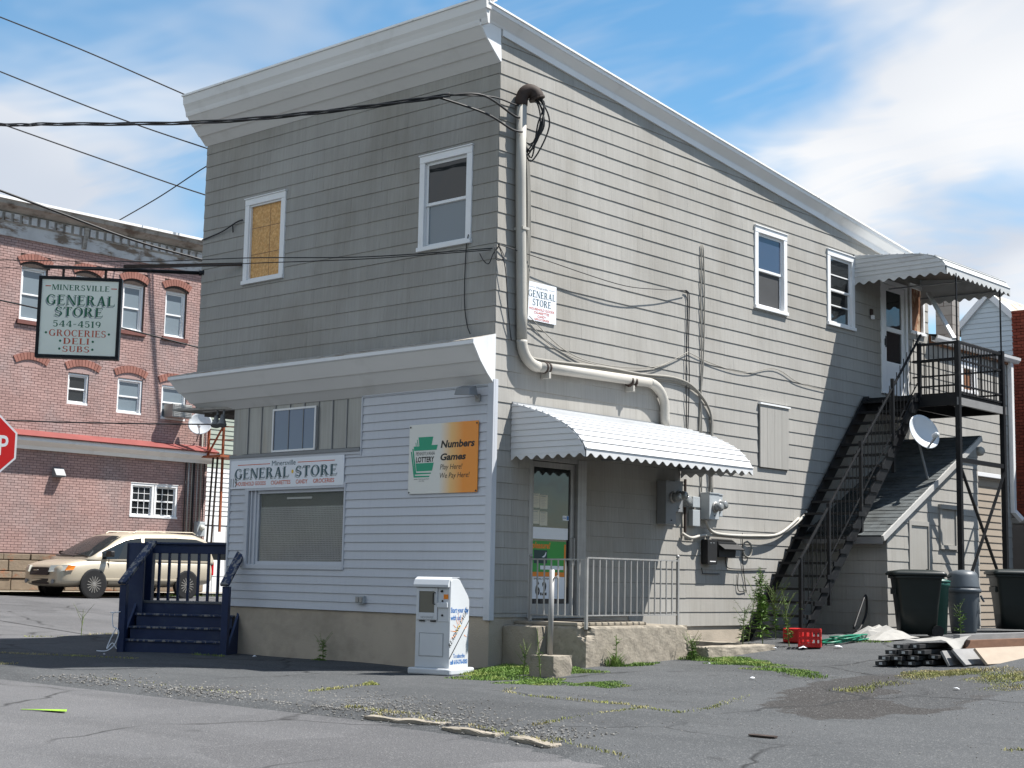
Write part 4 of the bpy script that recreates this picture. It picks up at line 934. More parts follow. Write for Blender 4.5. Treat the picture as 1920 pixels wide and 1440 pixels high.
def fk(mb):
    mb.prism([kp(*p) for p in [(270,362),(525,350),(500,495),(605,490),(585,575),(200,595),(190,522),(287,515)]][::-1],W-.002,W)
    mb.prism([kp(*p) for p in [(232,808),(543,795),(517,932),(250,945)]][::-1],W-.002,W)
    for o_ in (((168,560),(188,560),(245,968),(222,998)), ((222,998),(245,968),(502,965),(495,985)), ((143,610),(162,610),(225,1020),(203,1050)), ((203,1050),(225,1020),(478,1018),(470,1040)), ((245,405),(256,405),(272,510),(258,510)), ((222,455),(232,455),(240,515),(228,515))):
        mb.prism([kp(*p) for p in o_][::-1],W-.002,W)
on(s2,FRONT,'lgreen',fk,'keystone_emblem')
letters(s2,FRONT,'tblk',[('LOTTERY',-1.463,-1.09,2.905,2.985,W,.05,.035),('PENNSYLVANIA',-1.463,-1.08,3.005,3.055,W,.05),('Numbers',-.966,-.30,3.095,3.203,W,.18,.035),('Games',-.966,-.465,2.917,3.018,W,.18,.035),('Play Here!',-.97,-.53,2.765,2.863,W,.2),('We Pay Here!',-.97,-.388,2.644,2.741,W,.2),('Benefits Older Pennsylvanians.',-1.49,-1.18,2.655,2.672,W,0,.01),('Every Day.',-1.39,-1.28,2.628,2.645,W,0,.01)])
for x,y in ((-1.585,3.42),(-.265,3.42),(-1.59,2.475),(-.26,2.475)): on(s2,FRONT,'tblk',lambda mb: mb.prism([(x+.014*math.cos(t*.7854),y+.014*math.sin(t*.7854)) for t in range(8)],W,W+.003),'screw')
# small sign on the side wall
s3 = sign_panel('wall_sign', 'small white general store sign beside the conduits on the side wall', SIDE, .63,1.275,4.955,5.515,'sgnw',w0=.02)
W = .0335
letters(s3,SIDE,'tteal',[('GENERAL',.655,1.25,5.295,5.395,W,0,0,True),('STORE',.75,1.155,5.175,5.275,W,0,0,True)])
letters(s3,SIDE,'tred',[('HOUSEHOLD GOODS',.68,1.23,5.11,5.145,W,0,.01),('CIGARETTES',.78,1.12,5.06,5.095,W,0,.01),('CANDY',.86,1.05,5.01,5.045,W,0,.01),('GROCERIES',.79,1.12,4.968,4.998,W,0,.01)],'small_lettering')
letters(s3,SIDE,'tgrey',[('Minersville',.83,1.08,5.425,5.46,W)],'script')
for a,b in ((.67,.8),(1.11,1.24)): on(s3,SIDE,'tgrey',lambda mb: mb.box(a,b,5.44,5.444,W-.001,W),'rule')
# hanging corner sign
dv = Vector((-.66,-.75,0)).normalized(); nv = Vector((-dv.y,dv.x,0))*-1
cen = Vector((-6.87,0,0))
hs = thing('hanging_sign', 'framed hanging general store sign with green letters on a pole from the corner', 'sign', (-8.2,-1.5,4.8))
HF = frame(cen, tuple(-dv), (0,0,1), tuple((-dv).cross(Vector((0,0,1)))))      # u runs back towards the wall
U0, U1, V0, V1 = -2.68, -1.31, 4.80, 6.19
mb = MB(HF); mb.box(U0+.05,U1-.05,V0+.05,V1-.05,-.07,.07); mb.build('sign_face','sgnlit',hs)
mb = MB(HF)
for a,b,c,d in ((U0,U1,V1-.055,V1),(U0,U1,V0,V0+.055),(U0,U0+.055,V0+.055,V1-.055),(U1-.055,U1,V0+.055,V1-.055)): mb.box(a,b,c,d,-.09,.09)
mb.build('sign_frame','blackm',hs,.006)
def uu(t): return U0 + .055 + t*(U1-U0-.11)
def vv(t): return V0 + .055 + t*(V1-V0-.11)
def hput(mat, fn, name):
    mb = MB(HF); fn(mb); mb.build(name, mat, hs)
letters(hs,HF,'tgreen',[(s,uu(a),uu(b),vv(c),vv(e_),.0722,0,0,True) for s,a,b,c,e_ in (('MINERSVILLE',.13,.88,.86,.935),('GENERAL',.07,.96,.665,.80),('STORE',.19,.81,.515,.64),('544-4519',.17,.79,.37,.455))])
letters(hs,HF,'tshad',[(s,uu(a),uu(b),vv(c),vv(e_),.0712,0,0,True) for s,a,b,c,e_ in (('GENERAL',.055,.945,.645,.78),('STORE',.175,.795,.495,.62))],'letter_shadow')
letters(hs,HF,'tred',[(s,uu(a),uu(b),vv(c),vv(e_),.0722,0,0,True) for s,a,b,c,e_ in (('GROCERIES',.125,.865,.245,.335),('DELI',.315,.655,.145,.225),('SUBS',.31,.66,.04,.12))],'small_lettering')
hput('tred', lambda mb: mb.box(uu(.045),uu(.115),vv(.905),vv(.917),.07,.0722), 'rule'); hput('tred', lambda mb: mb.box(uu(.905),uu(.98),vv(.895),vv(.907),.07,.0722), 'rule')
for a,c in ((.085,.29),(.905,.29),(.275,.185),(.70,.185),(.27,.08),(.70,.08)):
    hput('tgreen', lambda mb: mb.prism([(uu(a)+.02*math.cos(t*.6283),vv(c)+.02*math.sin(t*.6283)) for t in range(10)],.07,.0722), 'dot')
mb = MB(HF); mb.tube([(-.02,6.36,0),(-2.62,6.36,0)],.032,10); mb.build('pole','blackm',hs,smooth=True)
for u in (-2.3,-1.6):
    mb = MB(HF); mb.box(u-.02,u+.02,6.17,6.36,-.008,.008); mb.build('hanger','rust',hs)
mb = MB(HF); mb.lathe([(.07,0),(.07,.02),(.045,.03),(.045,.09)],(.05,6.36,0),(-1,0,0),12); mb.build('wall_flange','blackm',hs)
mb = MB(); mb.bar((-5.72,-.05,6.36),tuple(cen + dv*1.30 + Vector((0,0,6.42))),.05,.05); mb.build('stay_bar','rust',hs)
# stop sign at the kerb
sp_ = thing('stop_sign', 'red octagonal stop sign cut by the left edge', 'sign', (-3.0,-5.9,0))
fdir = Vector((14.16+3.0,-15.3+5.9,0)).normalized(); ud = Vector((0,0,1)).cross(fdir)
SF = frame((-3.0,-5.93,2.78), tuple(ud), (0,0,1), tuple(fdir))
def octo(r): return [(r/math.cos(math.pi/8)*math.cos(math.pi/8+k*math.pi/4), r/math.cos(math.pi/8)*math.sin(math.pi/8+k*math.pi/4)) for k in range(8)]
mb = MB(SF); mb.prism(octo(.385),-.003,.003); mb.build('border','whitep',sp_)
mb = MB(SF); mb.prism(octo(.362),.003,.0045); mb.build('face','stopred',sp_)
mb = MB(SF); text_into(mb,'STOP',-.285,.285,-.125,.125,.0055,0,.012); mb.build('lettering','whitep',sp_)
mb = MB(SF); mb.box(-.03,.03,-2.9,.35,-.045,-.006); mb.build('post','galv',sp_)

# ------------------------------------------------------------------ blue wooden steps at the corner entrance
bs = thing('blue_porch_steps', 'navy blue wooden steps with railings at the corner entrance', 'steps', (-6.2,-.4,0))
BF = frame((-6.82,-1.42,0), (.851,.525,0), (-.525,.851,0), (0,0,1))      # x across, y towards the house, z up
BW = 1.92; DZ = .80
for i in range(4):
    y0 = .06 + i*.22; z1 = .2*(i+1)
    mb = MB(BF); mb.box(.16,BW-.13,y0,y0+.02,max(0,z1-.2)-.05*(i==0),z1-.03); mb.build('riser','navy',bs)
    if i < 3: mb = MB(BF); mb.box(.14,BW-.11,y0-.03,y0+.24,z1-.03,z1); mb.build('tread','navyw',bs,.006)
for i in range(4):
    y0 = .70+i*.145; mb = MB(BF); mb.box(.05,BW-.02,y0,y0+.14,DZ-.035,DZ); mb.build('deck_board','deckw',bs,.004)
mb = MB(BF); mb.box(.06,.10,.72,1.27,0,DZ-.04); mb.box(BW-.08,BW-.04,.72,1.27,0,DZ-.04); mb.box(.10,BW-.08,1.22,1.27,0,DZ-.04); mb.build('skirt','navy',bs)
for x in (.0,BW-.12):
    mb = MB(BF); mb.prism([(0.02,0),(.75,0),(.75,DZ-.02),(.64,DZ-.02)],0,.04)
    mb.v = [(x+.06+c, a, b) for a,b,c in mb.v]; mb.build('stringer','navy',bs)
for x, dx in ((.14,.15),(BW-.06,.04)):
    mb = MB(BF); mb.box(x-.06,x+.05,-.02,.09,-.05,1.06); mb.build('newel_post','navy',bs,.006)
    mb = MB(BF); mb.bar((x-.01,-.06,1.08),(x+dx,.72,1.76),.15,.05); mb.build('hand_rail','navyw',bs,.008)
for x,y in ((-.06,.74),(BW-.10,.72),(-.03,1.20),(BW-.1,1.20)):
    mb = MB(BF); mb.box(x,x+.13,y-.05,y+.08,0 if y < 1 else .3,1.73); mb.build('post','navy',bs,.006)
mb = MB(BF); mb.box(-.12,-.07,.62,1.34,.40,1.72); mb.build('side_board','navy',bs,.004)
mb = MB(BF); mb.box(-.12,.19,.62,.68,.40,1.74); mb.build('front_board','navy',bs,.005)
mb = MB(BF); mb.box(-.08,.16,.64,.70,-.05,.40); mb.build('lower_board','navy',bs,.005)
mb = MB(BF); mb.box(-.05,BW,1.20,1.26,1.58,1.73); mb.build('back_rail','navy',bs,.005)
mb = MB(BF); mb.box(-.05,BW,1.16,1.30,1.73,1.765); mb.build('cap_rail','navy',bs,.005)
for i in range(10):
    x = .20+i*(BW-.36)/9; mb = MB(BF); mb.box(x-.02,x+.02,1.21,1.25,DZ-.02,1.58); mb.build('baluster','navy',bs)
mb = MB(BF); P = [(.1,-.03,.62),(.0,-.05,.6),(.02,-.06,.40),(.07,-.07,.37),(.0,-.09,.2),(-.04,-.12,.05),(.04,-.10,.14),(.1,-.07,.05)]; mb.tube(smooth_path(P,5),.008,6); mb.tube(smooth_path([(-.05,-.03,.615),(.05,-.035,.62),(.12,-.03,.63)],4),.008,6)
mb.tube(smooth_path([(.07,-.06,.38),(.12,-.06,.30),(.07,-.08,.12),(-.02,-.16,.02),(-.2,-.14,.015)],5),.008,6)
tag(mb.build('string', 'sgnw', None), 'pale blue string tied round the blue step post', 'string')

# ------------------------------------------------------------------ newspaper box
nb = thing('newspaper_box', 'white newspaper vending box with sloping top on the asphalt', 'vending box', (-.05,-.93,0))
NF = yaw_frame((.08,-.98,gz(.08,-.98)), math.radians(13))            # x across the front, y to the back
mb = MB(NF); mb.prism(rrect(-.33,.33,-.34,.31,.05,4),0,.085); mb.build('base','boxw',nb,.02)
prof = [(-.25,.085),(.235,.085),(.235,.95),(.20,1.01),(-.02,1.22),(-.08,1.235),(-.20,1.235),(-.245,1.20),(-.25,1.13)]
n = len(prof); mb = MB(NF); mb.add([(-.262,y,z) for y,z in prof]+[(.262,y,z) for y,z in prof],[tuple(range(n)),tuple(range(2*n-1,n-1,-1))]+[((i+1)%n,i,n+i,n+(i+1)%n) for i in range(n)]); mb.build('cabinet','boxw',nb,.008,auto=True)
mb = MB(NF); hp = [(-.30,1.12),(-.262,1.12),(-.258,1.20),(-.2,1.242),(-.02,1.242),(-.02,1.25),(-.205,1.252),(-.27,1.22),(-.305,1.15)]
n = len(hp); mb.add([(-.28,y,z) for y,z in hp]+[(.255,y,z) for y,z in hp],[tuple(range(n)),tuple(range(2*n-1,n-1,-1))]+[((i+1)%n,i,n+i,n+(i+1)%n) for i in range(n)]); mb.build('hood','boxw',nb,.004,auto=True)
mb = MB(NF)
for a,b,c,d in ((-.245,-.205,.70,1.11),(.03,.075,.70,1.11),(-.205,.03,1.065,1.11),(-.205,.03,.70,.79)): mb.box(a,b,-.272,-.25,c,d)
dr_ = mb.build('door','boxw',nb,.004)
mb = MB(NF); mb.box(-.205,.03,-.262,-.252,.79,1.065); mb.build('door_window',glass_mat('scratched_plastic_window',(.14,.135,.11),0,.3),dr_)
mb = MB(NF); mb.tube([(.045,-.275,.90),(.03,-.30,.905),(.03,-.30,1.04),(.045,-.275,1.05)],.008,8); mb.build('handle','carplast',dr_)
mb = MB(NF); text_into(mb,'NEWSPAPER',0,1,0,1,0); mb.v = [(-.17+.19*x,-.2735,.715+.03*y) for x,y,_ in mb.v]; mb.build('label_text','tgrey',dr_)
mb = MB(NF); mb.box(.08,.25,-.258,-.25,.68,1.11); mb.build('coin_plate','boxw',nb,.003)
mb = MB(NF); mb.box(.08,.235,-.285,-.258,.86,.925); mb.build('coin_box','boxw',nb,.005)
mb = MB(NF); mb.box(.165,.235,-.262,-.258,.97,1.03); mb.build('sticker','torange',nb)
mb = MB(NF); mb.lathe([(.016,0),(.016,.02)],(.14,-.258,1.07),(0,-1,0),10); mb.lathe([(.014,0),(.014,.012)],(.15,-.258,.76),(0,-1,0),10); mb.lathe([(.012,0),(.012,.012)],(.15,-.258,.945),(0,-1,0),10); mb.build('lock','carplast',nb)
mb = MB(NF); mb.box(-.2,-.12,-.268,-.25,.675,.69); mb.box(-.03,.05,-.268,-.25,.675,.69); mb.build('hinge','carplast',nb)
mb = MB(NF); mb.prism([(-.19,.24),(.16,.24),(.16,.52),(-.19,.52)],0,.006); mb.v = [(a,-.25-c,b) for a,b,c in mb.v]; mb.build('front_panel','boxw',nb,.002,auto=True)
mb = MB(NF)
for a,b,c,d in ((-.2,.17,.525,.53),(-.2,.17,.23,.235),(-.2,-.195,.235,.525),(.165,.17,.235,.525)): mb.box(a,b,-.2535,-.2505,c,d)
mb.build('panel_gap','tgrey',nb)
NSF = frame(NF @ Vector((.262,0,0)), tuple(NF.to_3x3() @ Vector((0,1,0))), (0,0,1), tuple(NF.to_3x3() @ Vector((1,0,0))))
def nput(mat, fn, nm):
    mb = MB(NSF); fn(mb); mb.build(nm, mat, nb)
letters(nb,NSF,'tblue',[('Start your day',-.235,.215,.775,.865,.002,0,.02),('with us!',-.235,.02,.70,.765,.002,0,.02),('To subscribe',-.15,.14,.215,.27,.002,0,.01),('call 610-376-0303',-.225,.21,.135,.195,.002,0,.03)])
def eagle(mb):
    vs, fs = serif_text('READING EAGLE'); xs = [p[0] for p in vs]; m_ = max(xs); a = math.atan2(.50,.46); L_ = .66; ca, sa = math.cos(a), math.sin(a)
    mb.add([(-.235+ca*(x/m_*L_)-sa*(y*.062), .345+sa*(x/m_*L_)+ca*(y*.062), .002) for x,y in vs], fs)
    mb.prism([(-.245,.20),(-.245,.225),(.235,.705),(.235,.685)],.001,.002)
nput('tblk', eagle, 'masthead')
def sunr(mb):
    for a,l0,l1 in ((200,.10,.24),(175,.1,.25),(120,.12,.25),(100,.1,.28),(75,.14,.24),(150,.12,.2),(20,.12,.22),(-20,.12,.2)):
        t = math.radians(a); c = (-.0,.545); d = (math.cos(t),math.sin(t)); nn = (-d[1]*.005,d[0]*.005)
        mb.prism([(c[0]+d[0]*l0+nn[0],c[1]+d[1]*l0+nn[1]),(c[0]+d[0]*l0-nn[0],c[1]+d[1]*l0-nn[1]),(c[0]+d[0]*l1,c[1]+d[1]*l1)],.001,.0022)
nput('torange', sunr, 'sun_rays')
def suna(mb):
    for k in range(10):
        s0,s1 = math.radians(80+k*10),math.radians(90+k*10); mb.add([(.01+.09*math.cos(s0),.545+.09*math.sin(s0),.0018),(.01+.09*math.cos(s1),.545+.09*math.sin(s1),.0018),(.01+.075*math.cos(s1),.545+.075*math.sin(s1),.0018),(.01+.075*math.cos(s0),.545+.075*math.sin(s0),.0018)],[(0,1,2,3)])
nput('tyel', suna, 'sun_arc')

# ------------------------------------------------------------------ electrical fittings on the side wall
def S3(u, v, w_=.06): return (w_, u, v)
mast = thing('service_mast', 'thick grey conduit mast with rusty weatherhead at the building corner', 'conduit', (.1,.4,4.3))
P = [S3(.36,8.06,.10),S3(.365,7.0,.10),S3(.40,6.0,.10),S3(.44,5.0,.10),S3(.455,4.62,.10)]
mb = MB(); mb.tube(P,.075,14); mb.build('mast_pipe','conduit',mast,smooth=True)
el = [S3(.455,4.62,.10)]+[S3(.455+.36*(1-math.cos(t)),4.62-.34*math.sin(t),.10) for t in np.linspace(.1,1.57,8)]
mb = MB(); mb.tube(el,.078,14); mb.build('elbow','conduit',mast,smooth=True)
mb = MB(); mb.tube([S3(.81,4.28,.10),S3(2.0,4.31,.10),S3(3.45,4.34,.10)],.075,14); mb.build('run_pipe','conduit',mast,smooth=True)
el = [S3(3.45,4.34,.10)]+[S3(3.45+.42*math.sin(t),4.34-.36*(1-math.cos(t)),.10) for t in np.linspace(.1,1.57,8)]+[S3(3.875,3.80,.10),S3(3.88,3.66,.10)]
mb = MB(); mb.tube(el,.075,14); mb.build('elbow','conduit',mast,smooth=True)
for u in (.95,1.02,2.95,3.05):
    mb = MB(); mb.lathe([(.084,-.018),(.088,0),(.084,.018)],S3(u,4.285+.02*(u>2),.10),(0,1,0),14); mb.build('coupling','rust',mast,smooth=True)
for u,v in ((1.0,4.2),(2.98,4.22)):
    mb = MB(); mb.box(.01,.17,u-.02,u+.02,v-.07,v+.02); mb.build('clip','conduit',mast)
mb = MB(); mb.box(.01,.185,.34,.48,6.2,6.235); mb.build('clip','conduit',mast)
mb = MB(); mb.tube(smooth_path([(.10,.36,8.02),(.10,.36,8.12),(.12,.39,8.21),(.17,.45,8.25),(.22,.51,8.21),(.235,.53,8.15)],3),[.085,.088,.09,.092,.094,.096,.098,.10,.10,.10,.102,.104,.106,.108,.11,.11],14); wh_ = mb.build('weatherhead','rust',mast,smooth=True)
mb = MB(); mb.lathe([(.08,0),(.12,0),(.12,.025),(.08,.025)],(.235,.53,8.15),(.12,.14,-.5),16); mb.build('hood_rim','rust',wh_)
def cables(name, label, paths, r, mat, cat='cable', group=None):
    mb = MB()
    for p in paths: mb.tube(smooth_path(p,6), r, 6)
    return tag(mb.build(name, mat, None, smooth=True), label, cat, group)
ca = [(.37,7.9),(.50,7.26),(.55,6.32),(.52,5.23),(.50,4.61),(.64,4.43),(.99,4.40),(2.34,4.46),(3.27,4.46),(4.14,4.50),(4.7,4.40),(5.15,4.06),(5.19,3.6),(5.19,2.75)]
cables('cable_bundle','grey painted cables running down the corner and along above the conduit', [[S3(u+dx,v+dz,w_) for u,v in ca] for dx,dz,w_ in ((.03,.0,.055),(.075,-.03,.04))], .02, 'cablegrey')
cables('service_cable','thin grey cable following the mast down to the meter boxes', [[S3(u+.12,v-.06,.03) for u,v in ca[:11]] + [S3(4.95,4.2,.03),S3(4.98,3.6,.03),S3(4.98,2.72,.03)]], .013, 'cablegrey')
cables('riser_cable','tall pair of dark cables rising between the sign and the side window', [[S3(u+d,v,.03) for u,v in ((4.96,6.82),(4.95+d,5.9),(4.97,4.84),(4.94-d,4.13),(4.90,3.6))] for d in (0,.05)], .012, 'cablegrey')
cables('drop_cable','shorter pair of cables hanging left of the tall riser', [[S3(u+d,v,.035) for u,v in ((4.49,5.97),(4.57,5.86),(4.55,5.14),(4.53+d,4.61),(4.55,3.83),(4.52,3.6))] for d in (0,.045)], .009, 'wireblk')
cables('stray_wire','thin wire sagging across the side wall to a hook', [[S3(-.02,5.93,.04),S3(.72,5.86,.12),S3(2.58,5.76,.14),S3(3.6,5.84,.12),S3(4.51,5.97,.06)]], .007, 'wireblk')
cables('loose_wires','loose wires drooping below the wall sign to the cable risers', [[S3(.66,5.0,.05),S3(1.46,4.62,.03),S3(2.34,4.50,.05),S3(3.68,4.62,.03),S3(4.58,4.97,.04)],[S3(.66,4.9,.05),S3(1.3,4.60,.03),S3(2.2,4.48,.05),S3(3.5,4.55,.04),S3(4.58,4.97,.04)]], .007, 'cablegrey')
cables('thin_wire','thin wire wandering right across the shingles below the side window', [[S3(4.58,4.97,.03),S3(5.31,4.86,.03),S3(6.26,4.82,.03),S3(7.19,5.0,.03),S3(7.98,4.84,.03),S3(8.91,4.80,.03)]], .006, 'cablegrey')
cables('fat_hose_cable','fat pale cable sagging along the wall towards the stairs', [[S3(4.42,2.03,.06),S3(4.64,1.97,.08),S3(5.09,2.03,.08),S3(6.26,2.02,.09),S3(7.09,2.07,.08),S3(7.78,2.30,.06),S3(8.25,2.56,.05)],[S3(4.98,2.27,.12),S3(5.12,2.10,.12),S3(5.5,2.05,.12),S3(6.4,2.06,.13),S3(7.2,2.12,.10),S3(7.9,2.42,.07)]], .026, 'conduit')
cables('lower_wires','thin dark wires looping below the mailboxes', [[S3(5.7,1.75,.03),S3(5.7,1.55,.03),S3(5.94,1.50,.03),S3(6.91,1.52,.03)],[S3(6.18,2.1,.03),S3(6.18,1.65,.03),S3(6.29,1.12,.03)],[S3(6.05,1.45,.03),S3(6.05,1.15,.03),S3(6.3,1.15,.03)],[S3(4.99,1.5,.03),S3(5.02,1.42,.03),S3(5.06,1.41,.03),S3(5.5,1.41,.03)]], .007, 'wireblk')
coil = [S3(6.30+.13*math.cos(t),1.83+.13*math.sin(t)+.01*math.sin(t*3.1),.045+.008*math.sin(t*1.3)) for t in np.linspace(0,6.28*4,50)]
cables('cable_coil','small coil of cable hung on the side wall', [coil], .010, 'cablegrey', 'cable coil')
bund = []
for k in range(7):
    r = random.Random(k); bund.append([(.12,.34,8.2),(.22+.1*r.random(),.50+.1*r.random(),8.1),(.25+.1*r.random(),.52+.2*r.random(),7.75),(.15,.45+.1*r.random(),7.5-.3*r.random()),(.05,.42,7.6)])
cables('weatherhead_loops','tangle of black wire loops around the weatherhead', bund, .012, 'wireblk')
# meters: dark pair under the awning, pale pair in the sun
def meter(name, label, u0,u1,v0,v1,dp,mat,mu,mv,r=.085):
    t = thing(name, label, 'meter', (0,(u0+u1)/2,v0), 'electric meters on the side wall')
    mb = MB(SIDE); mb.box(u0,u1,v0,v1,.02,dp); mb.build('enclosure',mat,t,.008)
    mb = MB(SIDE); mb.box(u0-.006,u1+.006,v1-.004,v1+.012,.02,dp+.012); mb.build('rain_lip',mat,t)
    mb = MB(); mb.lathe([(r,0),(r+.006,.015),(r,.03)],(dp,mu,mv),(1,0,0),18); mb.build('ring','galv',t,smooth=True)
    mb = MB(); mb.lathe([(r*.88,.03),(r*.86,.10),(r*.70,.135),(.02,.14)],(dp,mu,mv),(1,0,0),18); mb.build('glass_dome','dome',t,smooth=True)
    mb = MB(); mb.lathe([(.008,0),(.008,.02)],(dp,(u0+u1)/2,v0+.06),(1,0,0),8); mb.build('seal','carplast',t)
    return t
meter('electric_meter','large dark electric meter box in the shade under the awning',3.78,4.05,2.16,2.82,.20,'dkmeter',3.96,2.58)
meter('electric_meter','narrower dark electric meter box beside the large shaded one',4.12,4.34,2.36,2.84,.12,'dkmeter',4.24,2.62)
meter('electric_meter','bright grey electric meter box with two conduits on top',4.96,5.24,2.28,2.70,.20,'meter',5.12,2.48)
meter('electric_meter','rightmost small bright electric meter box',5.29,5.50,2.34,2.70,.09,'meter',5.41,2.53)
t = thing('round_meter','round meter on a bare pipe between the meter boxes','meter',(.1,4.45,2.4),'electric meters on the side wall')
mb = MB(); mb.lathe([(.085,.0),(.09,.06),(.08,.10),(.02,.105)],(.05,4.49,2.55),(1,0,0),18); mb.build('dial','dome',t,smooth=True)
mb = MB(); mb.lathe([(.1,.0),(.1,.05)],(.05,4.49,2.55),(1,0,0),18); mb.build('case','dkmeter',t)
mb = MB(); mb.tube([S3(4.50,2.9,.05),S3(4.50,2.05,.05)],.022,8); mb.build('pipe','rust',t)
for nm,lb,v0,v1 in (('junction_box','upper small grey junction box left of the bright meters',2.46,2.63),('junction_box','lower taller grey junction box left of the bright meters',2.16,2.42)):
    mb = MB(SIDE); mb.box(4.63,4.83,v0,v1,.02,.11); b_ = tag(mb.build(nm,'meter',None,.006), lb, 'box', 'junction boxes')
mb = MB(SIDE); mb.prism(rrect(4.99,5.26,1.56,1.96,.02,2),.02,.15); m1 = mb.build('mailbox','carplast',None,.006); tag(m1,'tall narrow black wall mailbox','mailbox','black mailboxes')
on(m1,SIDE,'whitep',lambda mb: mb.box(5.05,5.21,1.60,1.615,.151,.153),'label_strip')
on(m1,SIDE,'tgrey',lambda mb: (mb.box(5.06,5.10,1.90,1.91,.151,.153),mb.box(5.14,5.18,1.90,1.91,.151,.153)),'slot')
m2 = thing('mailbox','wide black mailbox with open sloping lid','mailbox',(.1,5.6,1.66),'black mailboxes')
mb = MB(SIDE); mb.prism([(5.33,1.68),(5.80,1.68),(5.84,1.93),(5.30,1.93)],.02,.14); mb.build('box','carplast',m2,.006)
mb = MB(SIDE); mb.add([(5.28,1.97,.02),(5.86,1.97,.02),(5.92,1.80,.24),(5.34,1.80,.24),(5.28,1.985,.02),(5.86,1.985,.02),(5.92,1.815,.245),(5.34,1.815,.245)],[(0,3,2,1),(4,5,6,7),(0,1,5,4),(1,2,6,5),(2,3,7,6),(3,0,4,7)]); mb.build('lid','carplast',m2)
# outlet, flood lamps, wall lamp
t = thing('outdoor_socket','small grey outdoor socket box low on the siding','socket',(-2.55,-.03,.86))
mb = MB(FRONT); mb.prism(rrect(-2.64,-2.46,.865,.975,.012,2),.015,.07); mb.build('box','meter',t); mb = MB(FRONT); mb.box(-2.62,-2.56,.88,.96,.07,.085); mb.box(-2.54,-2.48,.88,.96,.07,.085); mb.build('flap','galv',t,.004)
t = thing('flood_lamp','grey flood lamp under the cornice at the near corner','lamp',(-.3,-.1,3.8))
mb = MB(FRONT); mb.box(-.30,-.22,3.72,3.82,.03,.05); mb.tube([(-.26,3.78,.05),(-.27,3.84,.12),(-.30,3.88,.16)],.018,8); mb.build('bracket','galv',t)
mb = MB(FRONT); mb.add([(-.46,3.82,.10),(-.20,3.80,.10),(-.20,3.93,.14),(-.46,3.95,.14),(-.48,3.80,.30),(-.18,3.78,.30),(-.20,3.88,.28),(-.46,3.90,.28)],[(0,3,2,1),(4,5,6,7),(0,1,5,4),(1,2,6,5),(2,3,7,6),(3,0,4,7)]); mb.build('housing','dkmeter',t,.01)
for i,(dx,lb) in enumerate(((0,'left of two dark spot lamps under the corner soffit'),(.17,'right of two dark spot lamps under the corner soffit'))):
    t = thing('spot_lamp',lb,'lamp',(-6.2+dx,-.05,3.7),'spot lamps')
    mb = MB(); mb.tube([(-6.22+dx,-.02,3.96),(-6.22+dx,-.02,3.88),(-6.24+dx,-.04,3.84)],.02,8); mb.build('stem','dkmeter',t)
    mb = MB(); mb.lathe([(.035,0),(.04,.06),(.075,.16),(.08,.19),(.07,.19)],(-6.23+dx,-.03,3.86),(.25,-.3,-1),14); mb.build('head','dkmeter',t,smooth=True)
t = thing('wall_lamp','small rusty lamp by the upstairs door','lamp',(.05,10.7,6.4)); mb = MB(SIDE); mb.box(10.62,10.70,6.44,6.56,.02,.05); mb.build('plate','rust',t); mb = MB(SIDE); mb.box(10.63,10.69,6.36,6.44,.03,.09); mb.build('shade','wtrim',t,.01)
cables('front_wire','thin black wire from the front window down to the lower cornice', [[(-.51,-.05,6.14),(-.57,-.03,5.91),(-.58,-.03,5.22),(-.52,-.03,4.85),(-.42,-.06,4.69)]], .007, 'wireblk')
cables('corner_loops','loops of wire at the front corner', [[(-.28,-.05,5.83),(-.15,-.10,5.70),(-.05,-.10,5.65),(.0,-.06,5.8),(.03,.05,5.95)],[(.03,.0,5.93),(.08,.1,5.6),(.06,.2,5.0),(.04,.3,4.6)],[(.03,.0,5.93),(.1,.05,5.75),(.05,-.05,5.7),(0,-.05,5.9)]], .007, 'wireblk')
cables('left_hook_wire','short black wire from a hook beside the boarded window', [[(-6.86,-.03,6.93),(-6.3,-.05,6.99),(-5.9,-.05,7.10),(-5.75,-.04,7.12)],[(-6.0,-.05,7.08),(-5.98,-.05,6.94)]], .012, 'wireblk')
# overhead wires
def wire(name, label, pts, r, n=8): return tag(MB().tube(smooth_path(pts,n), r, 6).build(name,'wireblk',None,smooth=True), label, 'wire', 'overhead wires')
sv = [(-20.0,-3.4,11.2),(-10.68,-2.42,9.17),(-8.23,-2.17,8.73),(-4.35,-1.95,8.07),(-1.85,-1.56,7.85),(.0,-1.0,7.85)]
mb = MB()
for ph in (0,2.1,4.2):
    p = smooth_path(sv,10); mb.tube([q + Vector((0,.02*math.cos(i*.55+ph),.022*math.sin(i*.55+ph))) for i,q in enumerate(p)],.013,6)
mb.tube(smooth_path([(-.0,-1.0,7.85),(.12,-.3,7.98),(.1,.2,8.0),(.1,.36,8.02)],6),.012,6); mb.tube(smooth_path([(-.2,-1.05,7.85),(.1,-.4,7.72),(.15,.1,7.6),(.15,.36,7.62)],6),.016,6); mb.tube(smooth_path([(-.0,-1.0,7.85),(.2,-.55,7.92),(.12,.2,7.82),(.15,.4,7.85)],6),.016,6)
tag(mb.build('service_drop','wireblk',None,smooth=True),'thick twisted black service cable crossing in front of the upper cornice','wire','overhead wires')
wire('overhead_wire','highest thin wire disappearing behind the top cornice',[(-27.91,6.26,18.28),(-25.47,8.69,17.0),(-23.15,11.01,15.66),(-19.82,15.72,13.6)],.022)
wire('overhead_wire','second thin wire crossing the sky towards the cornice underside',[(-28.02,6.44,16.64),(-25.0,9.44,15.06),(-22.78,11.61,14.06),(-19.88,15.81,12.77)],.022)
